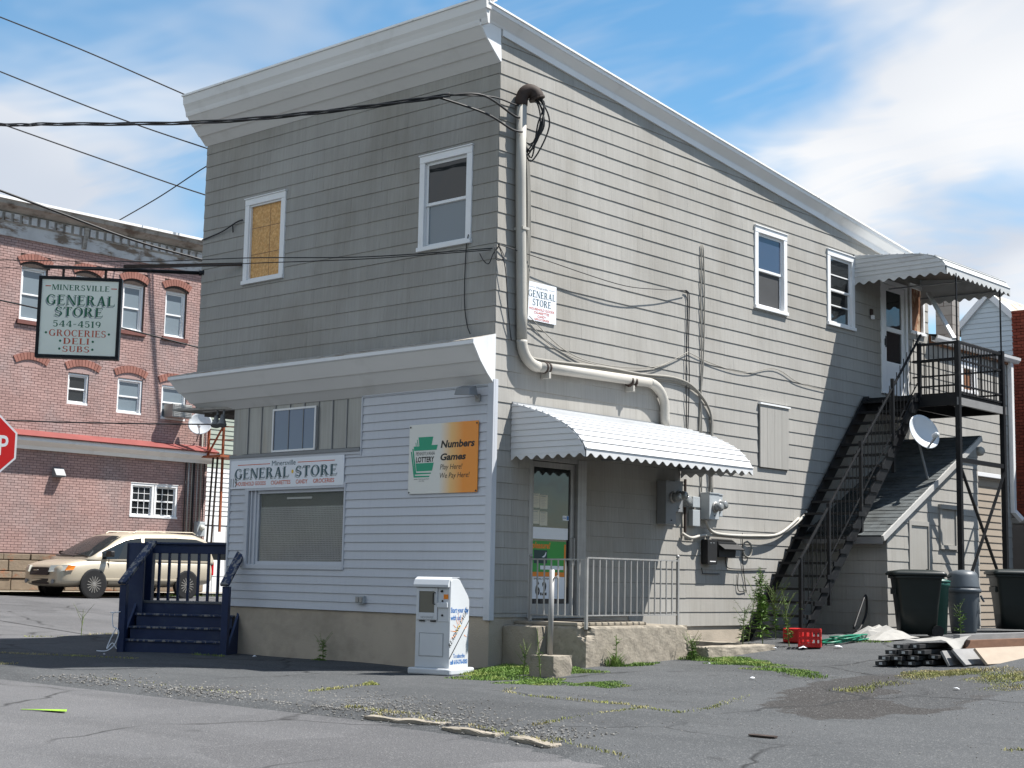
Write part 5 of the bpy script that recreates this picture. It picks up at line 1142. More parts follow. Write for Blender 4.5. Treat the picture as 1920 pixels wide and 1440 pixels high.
wire('overhead_wire','third thin wire crossing the blue sky left of the store',[(-28.14,6.61,15.03),(-25.1,9.59,13.63),(-22.88,11.77,12.64),(-19.97,15.96,11.46)],.022)
wire('overhead_wire','double wire sagging along the brick building cornice',[(-17.21,1.06,9.96),(-16.72,2.94,9.52),(-16.23,4.81,9.09),(-15.85,6.55,8.86),(-15.49,8.26,8.66)],.028)
wire('overhead_wire','faint wire rising to the right from the brick cornice',[(-24.12,9.48,11.61),(-23.14,10.23,12.35),(-22.07,11.04,13.25),(-21.27,11.67,13.78)],.018)
wire('overhead_wire','upper of two cables crossing the boarded window',[(-9.93,-2.65,6.54),(-6.13,-1.86,6.15),(-3.35,-1.75,5.87),(-1.6,-1.0,5.79),(-.05,-.03,5.88)],.008)
wire('overhead_wire','lower of two cables crossing the boarded window',[(-9.94,-2.63,6.40),(-6.13,-1.85,6.04),(-3.35,-1.74,5.79),(-1.6,-1.0,5.76),(-.08,-.03,5.86)],.007)
wire('overhead_wire','double wire passing behind the hanging sign',[(-21.11,3.29,8.12),(-19.99,5.04,7.78),(-18.93,6.73,7.42),(-18.09,8.23,7.09),(-17.93,9.06,7.01)],.022)
wire('overhead_wire','low wire level with the red roof strip',[(-19.46,2.63,4.8),(-17.96,4.0,4.76),(-16.07,5.7,4.76),(-14.89,6.76,4.78)],.018)

# ------------------------------------------------------------------ brick building across the side street
bx_ = -23.95
brk = thing('brick_building', 'pink painted brick building with arched windows and peeling wooden cornice', 'building', (-27,8,.6))
BRF = frame((bx_,0,0),(0,1,0),(0,0,1),(1,0,0))
YL, YR = -6.0, 12.98
up_w = [(6.34,7.16,8.18,9.72),(8.06,8.84,8.2,9.74),(9.66,10.42,8.34,9.76),(11.16,11.94,8.34,9.77),(4.6,5.4,8.18,9.72),(2.8,3.6,8.18,9.72)]
lo_w = [(7.99,8.67,5.98,6.86),(9.64,10.50,5.87,6.90),(11.18,12.08,5.84,6.86)]
twin = (10.27,11.93,2.86,3.85)
mb = MB(); mb.box(bx_-9,bx_-.22,YL,YR,0,11.3); mb.build('core','dark_gap',brk)
arches = [(a-.06,b+.06,d) for a,b,c,d in up_w] + [(7.94,8.97,6.93),(9.56,10.58,6.93),(11.1,12.16,6.88),(6.33,7.28,6.93)]
holes = [(a,b,c,d+.02) for a,b,c,d in up_w+lo_w] + [(a,b,z-.02,z+.34) for a,b,z in arches] + [twin] + [(a-.08,b+.08,c-.13,c) for a,b,c,d in up_w]
mb = MB(BRF)
for r in rect_minus((YL,YR,.3,10.9), up_w+lo_w+[twin]): mb.box(r[0],r[1],r[2],r[3],-.22,-.006)
mb.build('mortar_bed','mortar',brk)
mb = MB(BRF); rnd = random.Random(11); k = 0; z = 1.72; cnt = 0
BH, BL = .0735, .215
while z < 10.45:
    if not (4.58 < z < 5.06):
        u = 2.0 - (BL/2 if k % 2 else 0)
        while u < YR:
            a, b = u, min(u + BL - .012, YR); u += BL
            if b - a < .04: continue
            for r in rect_minus((a,b,z,z+BH-.011), holes):
                mb.cur = rnd.random(); mb.box(r[0],r[1],r[2],r[3],-.015,.004+rnd.random()*.004)
    z += BH; k += 1
o = mb.build('bricks','brick',brk); o['kind'] = 'stuff'
for a,b,z0 in arches:                                      # segmental arch of radial bricks
    c = (a+b)/2; hw = (b-a)/2; rise = .13; R_ = (hw*hw+rise*rise)/(2*rise); zc = z0+.03+rise-R_; t1 = math.asin(hw/R_); n = 11
    mb = MB(BRF); mb.box(a,b,z0-.02,z0+.34,-.03,-.004); fill = mb.build('arch_fill','brick' if z0 < 7 else 'rust',brk)
    for i in range(n):
        s0, s1 = -t1+2*t1*i/n+.006, -t1+2*t1*(i+1)/n-.006
        mb = MB(BRF); mb.cur = random.random(); mb.prism([(c+R_*math.sin(s0),zc+R_*math.cos(s0)),(c+R_*math.sin(s1),zc+R_*math.cos(s1)),(c+(R_+.2)*math.sin(s1),zc+(R_+.2)*math.cos(s1)),(c+(R_+.2)*math.sin(s0),zc+(R_+.2)*math.cos(s0))],-.015,.03); mb.build('arch_brick','brickred',brk)
for i,r in enumerate(up_w):
    mb = MB(BRF); mb.box(r[0]-.07,r[1]+.07,r[2]-.12,r[2]-.005,-.02,.07); mb.build('sill','sillbr',brk)
    w_ = window(frame((bx_-.10,0,0),(0,1,0),(0,0,1),(1,0,0)), (r[0]+.02,r[1]-.02,r[2],r[3]-.02), brk, 'dh', .06, glass='glassb', lower='glassb')
window(frame((bx_-.06,0,0),(0,1,0),(0,0,1),(1,0,0)), lo_w[0], brk, 'single' if 0 else 'dh', .05)
window(frame((bx_-.06,0,0),(0,1,0),(0,0,1),(1,0,0)), lo_w[1], brk, 'dh', .06, glass='glassb', lower='glassb')
window(frame((bx_-.06,0,0),(0,1,0),(0,0,1),(1,0,0)), lo_w[2], brk, 'dh', .06, glass='glassb', lower='glassb')
for a,b in ((10.27,11.09),(11.11,11.93)):
    w_ = window(frame((bx_-.04,0,0),(0,1,0),(0,0,1),(1,0,0)), (a,b,2.86,3.85), brk, 'dh', .07)
    mb = MB(frame((bx_-.04,0,0),(0,1,0),(0,0,1),(1,0,0)))
    for i in (1,2): x = a+.1+(b-a-.2)*i/3; mb.box(x-.008,x+.008,2.95,3.75,-.03,-.012)
    for zz in (3.13,3.56): mb.box(a+.1,b-.1,zz-.008,zz+.008,-.03,-.010)
    mb.build('muntin','wtrim',w_)
# wooden cornice with dentils and brackets
mb = MB(BRF); mb.extrude([(0,10.45),(.06,10.45),(.08,10.82),(0,10.82)],YL,YR+.05); mb.build('frieze','oldwood',brk,auto=True)
mb = MB(BRF); mb.extrude([(0,10.82),(.10,10.82),(.10,11.12),(0,11.12)],YL,YR+.05); mb.build('dentil_board','oldwood2',brk,auto=True)
u = 3.5
while u < YR:
    mb = MB(BRF); mb.cur = random.random(); mb.box(u,u+.17,10.86,11.08,.10,.16); mb.build('dentil','oldwood',brk); u += .27
for u in (8.15,3.6,12.6):
    mb = MB(BRF); mb.prism([(u,10.5),(u+.14,10.5),(u+.14,11.1),(u,11.1)],.06,.2,lambda a,b: .10+.18*(b-10.5)); mb.build('bracket','oldwood2',brk)
mb = MB(BRF); mb.extrude([(0,11.12),(.14,11.12),(.30,11.22),(.42,11.26),(.46,11.38),(0,11.38)],YL,YR+.1); mb.build('crown','oldwood2',brk,auto=True)
mb = MB(BRF); mb.extrude([(-9,11.5),(-9,11.38),(.5,11.38),(.5,11.45)],YL,YR+.12); mb.build('roof_edge','roofwhite',brk,auto=True)
# red pent strip and white band over the ground floor
mb = MB(BRF); mb.extrude([(0,5.02),(.42,4.90),(.44,4.93),(0,5.12)],YL,YR+.12); mb.build('pent_roof','redmetal',brk,auto=True)
mb = MB(BRF); mb.extrude([(0,4.58),(.10,4.58),(.14,4.68),(.30,4.76),(.36,4.80),(.36,4.90),(0,4.96)],YL,YR+.08); mb.build('shop_cornice','trim',brk,auto=True)
rnd = random.Random(4)                                     # stone base
z = .45
while z < 1.70:
    h = rnd.uniform(.2,.36) if z < 1.25 else 1.70-z
    u = 2.0
    while u < YR:
        L_ = rnd.uniform(.5,1.1); mb = MB(BRF); mb.cur = rnd.random(); mb.box(u,min(u+L_-.02,YR),z,z+h-.02,-.02,.04+rnd.random()*.05); mb.build('foundation_stone','stone',brk,.015); u += L_
    z += h
# things on the brick wall
t = thing('window_air_conditioner','grey window air conditioner in the rightmost brick building window','air conditioner',(bx_+.3,11.7,5.9))
mb = MB(BRF); mb.box(11.32,12.02,5.88,6.28,-.05,.42); mb.build('case','galv2',t,.012)
mb = MB(BRF)
for i in range(7): z = 5.92+i*.048; mb.box(11.36,11.98,z,z+.022,.42,.432)
for x in (11.36,11.55,11.76,11.965): mb.box(x,x+.015,5.9,6.26,.42,.436)
mb.build('grille','galv',t)
t = thing('satellite_dish','pale satellite dish on the brick wall corner above the red strip','satellite dish',(bx_+.4,12.35,5.2),'satellite dishes')
def dish(t, c, d, r, arm_to, mats=('boxw','dkmeter'), tilt_up=.25):
    d = Vector(d).normalized(); mb = MB(); pf = [(r*k/8, .16*r*(k/8)**2*1.6) for k in range(9)]; pf = [(max(.002,a),b) for a,b in pf]
    q = pf + [(r*1.005,pf[-1][1]-.004)] + [(a,b-.012) for a,b in pf[::-1]]
    mb.lathe(q, c, d, 28); mb.build('reflector',mats[0],t,smooth=True)
    c = Vector(c); dn_ = Vector((0,0,-1)); dn_ = (dn_ - d*dn_.dot(d)).normalized()
    f_ = c + d*(r*1.15) + dn_*r*.55
    mb = MB(); mb.bar(tuple(c + dn_*r*.95 + d*.03), tuple(f_), .03,.03); mb.build('feed_arm',mats[1],t)
    mb = MB(); mb.lathe([(.03,0),(.05,.03),(.05,.12),(.03,.13)],tuple(f_),tuple(-d),10); mb.build('feed_horn',mats[0],t)
    mb = MB(); mb.tube([tuple(c - d*.02), tuple(c - d*.12), arm_to],.022,8); mb.build('mount',mats[1],t)
    return f_, d, dn_
dish(t, (bx_+.45,12.32,5.72), (.72,-.65,.35), .36, (bx_+.05,12.5,5.25))
t = thing('wall_vent','small dark hooded vent on the lower brick wall','vent',(bx_,7.8,3.9))
mb = MB(BRF); mb.prism([(7.65,3.9),(7.97,3.9),(7.97,4.12),(7.65,4.12)],0,0,lambda a,b: .24-(b-3.9)*.75); mb.build('hood','dkmeter',t,.01)
mb = MB(BRF); mb.box(7.66,7.96,3.86,3.9,.0,.2); mb.build('grille','dkmeter',t)
for i,(u,v1,w_) in enumerate(((12.16,4.85,.05),(12.27,4.9,.04),(12.38,4.88,.06),(12.47,4.9,.04),(12.58,4.86,.07),(12.72,5.9,.05),(12.84,6.2,.05))):
    mb = MB(BRF); mb.tube([(u,1.9+.1*(i%3),w_),(u,v1,w_)],.028 if i % 2 else .018,8)
    tag(mb.build('wall_conduit',('wireblk','galv','cablegrey')[i%3],None,smooth=True),'%s vertical conduit from the left at the brick building corner' % ('first','second','third','fourth','fifth','sixth','rightmost')[i],'conduit','conduits at the brick corner')
t = thing('gas_meter','grey meter box at the foot of the brick corner conduits','meter',(bx_+.1,12.7,2.3)); mb = MB(BRF); mb.box(12.56,12.86,2.35,2.80,.02,.2); mb.build('box','meter',t,.02); mb = MB(); mb.lathe([(.09,0),(.08,.07),(.02,.08)],(bx_+.2,12.72,2.62),(1,0,0),14); mb.build('dial','lamp',t,smooth=True)
# house in the gap between brick building and store
gp = thing('neighbour_garage','white clapboard garage front with grey green upper storey in the gap','garage',(-27,15,.6))
GF = frame((-24.6,0,0),(0,1,0),(0,0,1),(1,0,0))
mb = MB(); mb.box(-32,-24.63,13.15,19,0.3,8.5); mb.build('core','dark_gap',gp)
z = 2.9; i = 0
while z < 8.4:
    mb = MB(GF); mb.cur = random.random(); z_ = z; mb.prism([(13.15,z),(17.5,z),(17.5,z+.148),(13.15,z+.148)],-.02,0,lambda a,b: .022-(b-z_)*.12); mb.build('siding_board','whitesid' if z < 4.5 else 'greensid',gp); z += .15
mb = MB(GF); mb.box(13.2,13.32,.6,2.9,-.02,.04); mb.box(13.32,17.4,2.75,2.9,-.02,.03); mb.box(16.2,16.35,.6,2.75,-.02,.03); gd = mb.build('garage_door','wtrim',gp)
for i in range(4):
    for j in range(6):
        mb = MB(GF); a = 13.34+j*.48; mb.box(a,a+.46,.62+i*.53,1.13+i*.53,-.02,.012); mb.build('pane' if i == 2 else 'door_panel','glass' if i == 2 else 'wtrim',gd,.006)
fe = thing('iron_fire_escape','rusty red iron fire escape beside the brick building','fire escape',(-23.2,13.0,.6))
for a,b in (((-23.2,12.98,2.5),(-23.2,12.98,5.9)),((-22.88,13.2,4.75),(-22.88,13.2,6.3)),((-23.62,12.75,4.75),(-23.62,12.75,5.7))):
    m_ = MB(); m_.bar(a,b,.06,.06); m_.build('upright','redrust',fe)
m_ = MB(); m_.box(-23.7,-22.75,12.55,13.5,4.74,4.80); m_.build('landing','redrust',fe)
m_ = MB(); m_.bar((-23.6,12.7,4.8),(-23.2,12.98,5.75),.05,.05); m_.build('strut','redrust',fe)
for z in (5.3,5.7): m_ = MB(); m_.bar((-23.62,12.75,z),(-22.88,13.2,z),.03,.03); m_.build('rail','redrust',fe)
for dx in (0,.22): m_ = MB(); m_.bar((-23.32+dx,12.72,4.75),(-23.55+dx,12.75,1.1),.045,.045); m_.build('ladder_side','rust',fe)
# ------------------------------------------------------------------ minivan
vn = thing('minivan', 'champagne gold minivan parked beside the brick building', 'van', (0,0,0))
# local: x forward (nose +), y left, z up; length 5.05
ST = [ # x, sill z, belt z, half width at sill, half width at belt, top of body z
 (2.50,.38,.68,.64,.64),(2.44,.27,.82,.80,.79),(2.25,.24,.89,.90,.87),(1.95,.23,.95,.95,.91),(1.6,.24,.99,.97,.93),(1.2,.24,1.01,.98,.94),(.6,.24,1.01,.98,.95),(0,.24,1.01,.98,.95),(-1.0,.24,1.02,.98,.95),(-1.8,.26,1.02,.97,.94),(-2.35,.30,1.02,.95,.92),(-2.50,.38,1.0,.88,.86)]
def ring(x, zs, zb, ws, wb):
    zm = zs + (zb-zs)*.45; wm = max(ws, wb)+.02
    return [(x,-wb*.80,zb+.015),(x,-wb,zb-.03),(x,-wm,zm+.08),(x,-ws-.005,zm-.1),(x,-ws*.97,zs),(x,ws*.97,zs),(x,ws+.005,zm-.1),(x,wm,zm+.08),(x,wb,zb-.03),(x,wb*.80,zb+.015)]
def loft(rings, name, mat, parent, sub=0, cap=True):
    mb = MB(); n = len(rings[0]); vs = [p for r in rings for p in r]; fs = []
    for i in range(len(rings)-1):
        for k in range(n): fs.append((i*n+k,i*n+(k+1)%n,(i+1)*n+(k+1)%n,(i+1)*n+k))
    if cap: fs += [tuple(range(n)), tuple(range((len(rings)-1)*n,len(rings)*n))[::-1]]
    mb.add(vs, fs); o = mb.build(name, mat, parent, smooth=True, auto=True)
    if sub: m_ = o.modifiers.new('sub','SUBSURF'); m_.levels = 1; m_.render_levels = sub
    return o
loft([ring(*s) for s in ST],'body','carpaint',vn,2)
GHS = [(1.66,.98,1.00,.88,.88),(1.3,.99,1.22,.91,.86),(.75,1.0,1.53,.93,.80),(.45,1.0,1.66,.93,.78),(.0,1.0,1.74,.93,.76),(-1.2,1.0,1.77,.93,.75),(-1.9,1.0,1.75,.92,.75),(-2.30,1.0,1.64,.90,.76),(-2.49,1.0,1.08,.87,.86)]
def gring(x, zb, zt, wb, wt):
    d = max(0,(zt-zb)); return [(x,-wb,zb-.08),(x,-wb,zb),(x,-(wb+(wt-wb)*.85),zt-.10*min(1,d*2)),(x,-wt*.80,zt-.01),(x,0,zt+.02*min(1,d*2)),(x,wt*.80,zt-.01),(x,(wb+(wt-wb)*.85),zt-.10*min(1,d*2)),(x,wb,zb),(x,wb,zb-.08)]
loft([gring(*s) for s in GHS],'cabin','carpaint',vn,0)
def gw(x, side, t):   # point on side glass: t from belt to top
    xs = [s[0] for s in GHS][::-1]; zb = np.interp(x, xs, [s[1] for s in GHS][::-1]); zt = np.interp(x, xs, [s[2] for s in GHS][::-1]); wb = np.interp(x, xs, [s[3] for s in GHS][::-1]); wt = np.interp(x, xs, [s[4] for s in GHS][::-1])
    d = max(0,zt-zb); z1 = zt-.10*min(1,d*2); w1 = wb+(wt-wb)*.85
    return (x, side*(wb+(w1-wb)*t+.008), zb+(z1-zb)*t)
def sideglass(xs, side, name, lo=.04, hi=.93):
    mb = MB(); a = [gw(x,side,lo if not isinstance(lo,(list,)) else lo[i]) for i,x in enumerate(xs)]; b = [gw(x,side,hi) for x in xs]
    n = len(xs); mb.add(a+b,[(i,i+1,n+i+1,n+i) if side > 0 else (i+1,i,n+i,n+i+1) for i in range(n-1)]); return mb.build(name,'glass_van',vn)
G['glass_van'] = glass_mat('tinted_car_glass',(.018,.022,.024),0,.04,.0)
for sd_ in (1,-1):
    sideglass([1.24,1.0,.75,.45,.2,-.04],sd_,'door_window'); sideglass([-.14,-.5,-.85,-1.2,-1.6,-1.9,-2.1,-2.28],sd_,'side_window')
mb = MB()                                                 # windscreen
rows = [(1.56,.83),(1.3,.81),(1.02,.76),(.75,.71),(.54,.66)]
vs = []
for x,hw in rows:
    zt = np.interp(x,[s[0] for s in GHS][::-1],[s[2] for s in GHS][::-1])
    for k in range(7): y = -hw+2*hw*k/6; vs.append((x+.02-.05*(y/hw)**2, y, zt+.024-.05*(y/hw)**4*(.6 if zt > 1.2 else .2)))
mb.add(vs,[(i*7+k,i*7+k+1,(i+1)*7+k+1,(i+1)*7+k) for i in range(4) for k in range(6)]); mb.build('windscreen','glass_van',vn,smooth=True)
mb = MB(); mb.bar((1.58,.1,1.07),(1.46,-.7,1.14),.03,.02); mb.bar((1.58,.75,1.06),(1.46,0,1.15),.03,.02); mb.build('wiper','carplast',vn)
mb = MB(); mb.prism(rrect(-.42,.42,.56,.76,.06,4),0,.05); mb.v = [(2.535+c+.06-.10*(a/.42)**2-(b-.56)*.30,a,b) for a,b,c in mb.v]; mb.build('grille','carplast',vn)
mb = MB(); mb.prism(rrect(-.10,.10,.675,.70,.01,2),0,.02); mb.v = [(2.615+c,a,b) for a,b,c in mb.v]; mb.build('wing_badge','chrome',vn)
for s_ in (1,-1):
    mb = MB(); mb.add([(2.56,s_*.46,.64),(2.37,s_*.90,.68),(2.28,s_*.93,.83),(2.50,s_*.48,.81),(2.25,s_*.44,.64),(2.02,s_*.80,.68),(2.0,s_*.80,.82),(2.2,s_*.46,.80)],[(0,1,2,3),(0,3,7,4),(1,5,6,2),(3,2,6,7),(0,4,5,1)]); hl = mb.build('headlight','lamp',vn,auto=True)
    mb = MB(); mb.add([(2.36,s_*.905,.69),(2.14,s_*.965,.71),(2.08,s_*.965,.81),(2.275,s_*.933,.822)],[(0,1,2,3)]); mb.build('indicator','lampor',hl)
    mb = MB(); mb.lathe([(.055,0),(.06,.02),(.05,.03)],(2.50,s_*.60,.40),(1,0,0),12); mb.build('fog_lamp','dkmeter',vn)
    mb = MB(); mb.prism(rrect(.62,.86,1.06,1.22,.04,3),-.06,.06); mb.v = [(1.12+c,s_*(a+.34),b) for a,b,c in mb.v]; mb.build('mirror','carplast',vn,.02,auto=True)
    mb = MB(); mb.box(-2.52,-2.44,s_*.80-.06,s_*.80+.06,.62,1.0); mb.build('tail_light','lampred',vn,.015)
    mb = MB(); mb.box(-1.28,1.28,s_*.985-.012,s_*.985+.012,.44,.50); mb.build('side_moulding','carpaint',vn,.006)
    mb = MB()
    for x in (-.57,): mb.box(x-.006,x+.006,s_*.978-.012,s_*.978+.012,.34,1.04)
    mb.box(1.07,1.08,s_*.965-.012,s_*.965+.012,.34,1.0); mb.build('door_gap','carplast',vn)
    mb = MB(); mb.tube([(.1,s_*.62,1.72),(.0,s_*.62,1.775),(-1.9,s_*.62,1.80),(-2.0,s_*.62,1.75)],.016,6); mb.build('roof_rail','carpaint',vn)
    mb = MB(); mb.box(-.42,-.26,s_*.985-.01,s_*.985+.02,.90,.93); mb.build('door_handle','carpaint',vn,.006)
mb = MB(); mb.prism(rrect(-.40,.40,.33,.47,.05,3),0,.03); mb.v = [(2.54+c-.10*(a/.42)**2,a,b) for a,b,c in mb.v]; mb.build('air_intake','carplast',vn)
for wx in (1.52,-1.50):
    for s_ in (1,-1):
        mb = MB(); mb.lathe([(.40,0),(.40,.05),(.36,.06)],(wx,s_*.945,.35),(0,s_,0),24); mb.build('wheel_arch','carplast',vn)
        mb = MB(); mb.lathe([(.22,-.20),(.31,-.20),(.335,-.17),(.34,-.10),(.335,.0),(.31,.035),(.23,.04),(.22,.02)],(wx,s_*.965,.335),(0,s_,0),28); wh = mb.build('wheel','tyre',vn,smooth=True)
        mb = MB(); mb.lathe([(.225,-.02),(.23,.03),(.215,.035),(.205,.01),(.02,.01)],(wx,s_*.97,.335),(0,s_,0),28)
        mb.build('rim','dkmeter',wh,smooth=True); mb = MB()
        for k in range(15):
            t_ = 2*math.pi*k/15; mb.bar((wx+.04*math.cos(t_),s_*.998,.335+.04*math.sin(t_)),(wx+.215*math.cos(t_),s_*1.0,.335+.215*math.sin(t_)),.022,.02,(0,1,0))
        mb.lathe([(.05,0),(.05,.03),(.01,.035)],(wx,s_*.985,.335),(0,s_,0),12); mb.build('spokes','chrome',wh)
vn.rotation_euler = (0,0,math.radians(-90+2)); 
vn.location = (-21.6, 8.50, gz(-21.6,8.5)+.02)

# ------------------------------------------------------------------ right background
wg = thing('gable_house','pale blue clapboard gable end behind the balcony','house',(-3.5,24.5,.5))
HFm = frame((0,24.2,0),(1,0,0),(0,0,1),(0,-1,0))
mb = MB(); mb.prism([(-5.4,.4),(-1.6,.4),(-1.6,8.2),(-3.55,9.75),(-5.4,8.2)],0,0); mb.v = []; mb.f = []; mb.r = []
yv0, yv1 = 24.25, 32
g_poly = [(-4.55,.4),(-2.85,.4),(-2.85,8.45),(-3.72,9.30),(-4.55,8.45)]
mb.add([(x,yv0,z) for x,z in g_poly]+[(x,yv1,z) for x,z in g_poly],[tuple(range(4,-1,-1)),tuple(range(5,10))]+[(i,(i+1)%5,5+(i+1)%5,5+i) for i in range(5)]); mb.build('core','dark_gap',wg,auto=True)
z = 4.5
while z < 9.25:
    poly = clip_line(clip_line([(-4.55,z),(-2.85,z),(-2.85,z+.138),(-4.55,z+.138)], lambda a,b: 9.27-b-.99*(a+3.72)), lambda a,b: 9.27-b+.99*(a+3.72))
    if len(poly) > 2:
        mb = MB(HFm); mb.cur = random.random(); z_ = z; mb.prism(poly,-.06,0,lambda a,b: .02-(b-z_)*.12); mb.build('siding_board','bluesid',wg)
    z += .14
for s_ in (1,-1):
    mb = MB(); mb.bar((-3.72,24.15,9.36),(-3.72+s_*1.05,24.15,9.36-1.04),.16,.10,(0,1,0)); mb.build('barge_board','trim',wg)
    mb = MB(); mb.add([(-3.72,24.1,9.40),(-3.72+s_*1.1,24.1,8.32),(-3.72+s_*1.1,32,8.32),(-3.72,32,9.40)],[(0,1,2,3)]); mb.build('roof_slope','roofold',wg)
rb = thing('dark_brick_building','dark red brick building at the right edge','building',(3,22,.5))
RBF = frame((0,18.6,0),(1,0,0),(0,0,1),(0,-1,0))
mb = MB(); mb.box(-.62,8,18.65,26,2.9,7.70); mb.build('core','mortar',rb)
mb = MB(RBF); rnd = random.Random(3); z = 2.9; k = 0
while z < 7.7:
    u = -.62-(.1 if k % 2 else 0)
    while u < 3.2:
        a, b = max(u,-.63), u+.20; u += .212
        if b-a > .04: mb.cur = rnd.random(); mb.box(a,b,z,z+.062,-.06,.0+rnd.random()*.006+.02*(z > 7.3))
    z += .0735; k += 1
o = mb.build('bricks','brickdk',rb); o['kind'] = 'stuff'
mb = MB(); mb.box(-.95,8,17.7,18.7,2.72,2.84); mb.build('canopy','roofold',rb); mb = MB(); mb.box(-.9,-.75,17.8,17.95,.4,2.72); mb.box(3,3.15,17.8,17.95,.4,2.72); mb.build('canopy_post','bboard',rb); mb = MB(); mb.box(-.6,8,19.2,26,.3,2.9); mb.build('lower_wall','dkboard',rb)  # last wall coloured near-black as the shade inside the opening under the canopy
t = thing('satellite_dish','tilted grey satellite dish on the cellar shed roof','satellite dish',(1.2,9.9,3),'satellite dishes')
f_, d_, n_ = dish(t, (1.42,9.90,4.02), (.90,-.34,.36), .335, (1.38,10.2,3.22))
t2 = thing('gas_vent','small rusty vent fitting under the balcony','vent',(1.6,12.0,3.7)); mb = MB(); mb.lathe([(.05,0),(.09,.04),(.09,.16),(.06,.2)],(1.42,12.08,3.85),(.6,-.2,0),12); mb.build('cap','conduit',t2,smooth=True); mb = MB(); mb.tube([(1.3,12.1,3.4),(1.38,12.1,3.7),(1.42,12.09,3.85)],.03,8); mb.build('pipe','rust',t2)

# ------------------------------------------------------------------ bins
def wheelie(label, x, y, yaw, s=1.0, mat='binblk'):
    t = thing('wheelie_bin', label, 'bin', (0,0,0), 'wheeled bins by the shed')
    def rr(w_, d_, z): return [(a,b,z) for a,b in rrect(-w_,w_,-d_,d_,.07,4)]
    loft([rr(.25,.29,.05),rr(.27,.33,.5),rr(.31,.38,.95),rr(.32,.40,1.0)],'body',mat,t)
    loft([rr(.34,.42,.97),rr(.34,.42,1.02)],'rim',mat,t)
    loft([rr(.36,.45,1.02),rr(.37,.46,1.05),rr(.33,.42,1.09),rr(.18,.24,1.12)],'lid',mat,t)
    mb = MB(); mb.tube([(-.26,.46,1.0),(-.26,.52,1.02),(.26,.52,1.02),(.26,.46,1.0)],.018,8); mb.build('handle',mat,t)
    for s_ in (1,-1):
        mb = MB(); mb.lathe([(.03,-.02),(.10,-.02),(.10,.02),(.03,.02)],(s_*.25,.30,.10),(1,0,0),18); mb.build('wheel','tyre',t)
    mb = MB(); mb.box(-.2,.2,-.395,-.36,.70,.80); mb.build('lift_bar',mat,t,.01)
    t.location = (x,y,gz(x,y)); t.rotation_euler = (0,0,yaw); t.scale = (s,s,s); return t
wheelie('dark wheeled bin nearest the shed corner', 2.28, 7.92, math.radians(-52), .98)
wheelie('dark wheeled bin at the right edge', 2.50, 11.25, math.radians(-50), 1.0)
t = thing('green_bin','narrow green plastic bin squeezed behind the near wheeled bin','bin',(2.1,9.0,.45)); mb = MB(); bz = gz(2.1,9); mb.lathe([(.17,0),(.21,.8),(.235,.82),(.235,.88),(.2,.89)],(2.1,9.0,bz),n=18); mb.build('body','bingrn',t,smooth=True); mb = MB(); mb.lathe([(.24,.88),(.245,.91),(.1,.96)],(2.1,9,bz),n=18); mb.build('lid','bingrn',t,smooth=True)
t = thing('round_bin','grey round bin with domed lid between the wheeled bins','bin',(2.2,9.75,.45)); bz = gz(2.2,9.75)
mb = MB(); mb.lathe([(.20,0),(.22,.05),(.275,.72),(.275,.74)],(2.25,9.72,bz),n=24); mb.build('body','bingry',t,smooth=True)
mb = MB(); mb.lathe([(.28,.70),(.305,.71),(.31,.76),(.29,.78),(.28,.78)],(2.25,9.72,bz),n=24); mb.build('rim','bingry',t,smooth=True)
mb = MB(); mb.lathe([(.29,.78),(.275,.82),(.255,1.0),(.22,1.06),(.12,1.09),(.01,1.10)],(2.25,9.72,bz),n=24); mb.build('domed_lid','bingry',t,smooth=True)
for a in (.5,3.64):
    c = Vector((2.25+.29*math.cos(a),9.72+.29*math.sin(a),bz+.66)); tn = Vector((-math.sin(a),math.cos(a),0))*.08; ot = Vector((math.cos(a),math.sin(a),0))*.05
    mb = MB(); mb.tube([c-tn,c-tn+ot-Vector((0,0,.1)),c+tn+ot-Vector((0,0,.1)),c+tn],.014,8); mb.build('handle','bingry',t)
# ------------------------------------------------------------------ timber pile
LD = Vector((.10,1.0,0)).normalized()
def plank(label, p, length, wd, th, mat, yaw=0, pitch=0, roll=0, lab=False, group='boards of the timber pile', endmat=None):
    t = None
    mb = MB(); mb.box(0,length,-wd/2,wd/2,0,th)
    me_o = mb.build('timber_board', mat, None, .003); tag(me_o, label, 'board', group)
    me = me_o.data; off = me_o.location.copy()
    for v in me.vertices: v.co += off
    me_o.location = p; me_o.rotation_euler = (roll, pitch, yaw)
    if lab:
        m2_ = MB(); m2_.box(-.003,-.0005,-wd*.18,wd*.12,th*.2,th*.8); o_ = m2_.build('end_label','label',None); off = o_.location.copy()
        for v in o_.data.vertices: v.co += off
        o_.location = (0,0,0); o_.parent = me_o; 
        for k in ('label','category','group'):
            if k in o_: del o_[k]
    return me_o
yw = math.radians(91)
lay = [(0,.0,4),(1,.03,4),(2,.10,3),(3,.16,2)]
pos_words = ['lowest','second','third','top']; nth = ['leftmost','second','third','fourth']
def lp(s, a, z): x, y = 4.16 + s, 3.24 + .62*s + a; return (x, y, gz(x,y) + z)
for l,s0,n_ in lay:
    for i in range(n_):
        plank('%s black ended board in the %s layer of the timber pile' % (nth[i],pos_words[l]), lp(s0+i*.165+random.uniform(-.02,.02), random.uniform(-.10,.10), .012+l*.072), 2.5+random.uniform(-.3,.3), .15, .055, 'dkboard', yw+random.uniform(-.07,.07), -.01, random.uniform(-.05,.05), True)
plank('pale grey board leaning at the right of the pile end', lp(.70,-.05,.09), 2.7, .22, .035, 'gboard', yw-.02, 0, 1.05)
plank('grey board leaning on the pale board beside it', lp(.86,-.08,.10), 2.7, .27, .035, 'gboard', yw-.04, 0, .80)
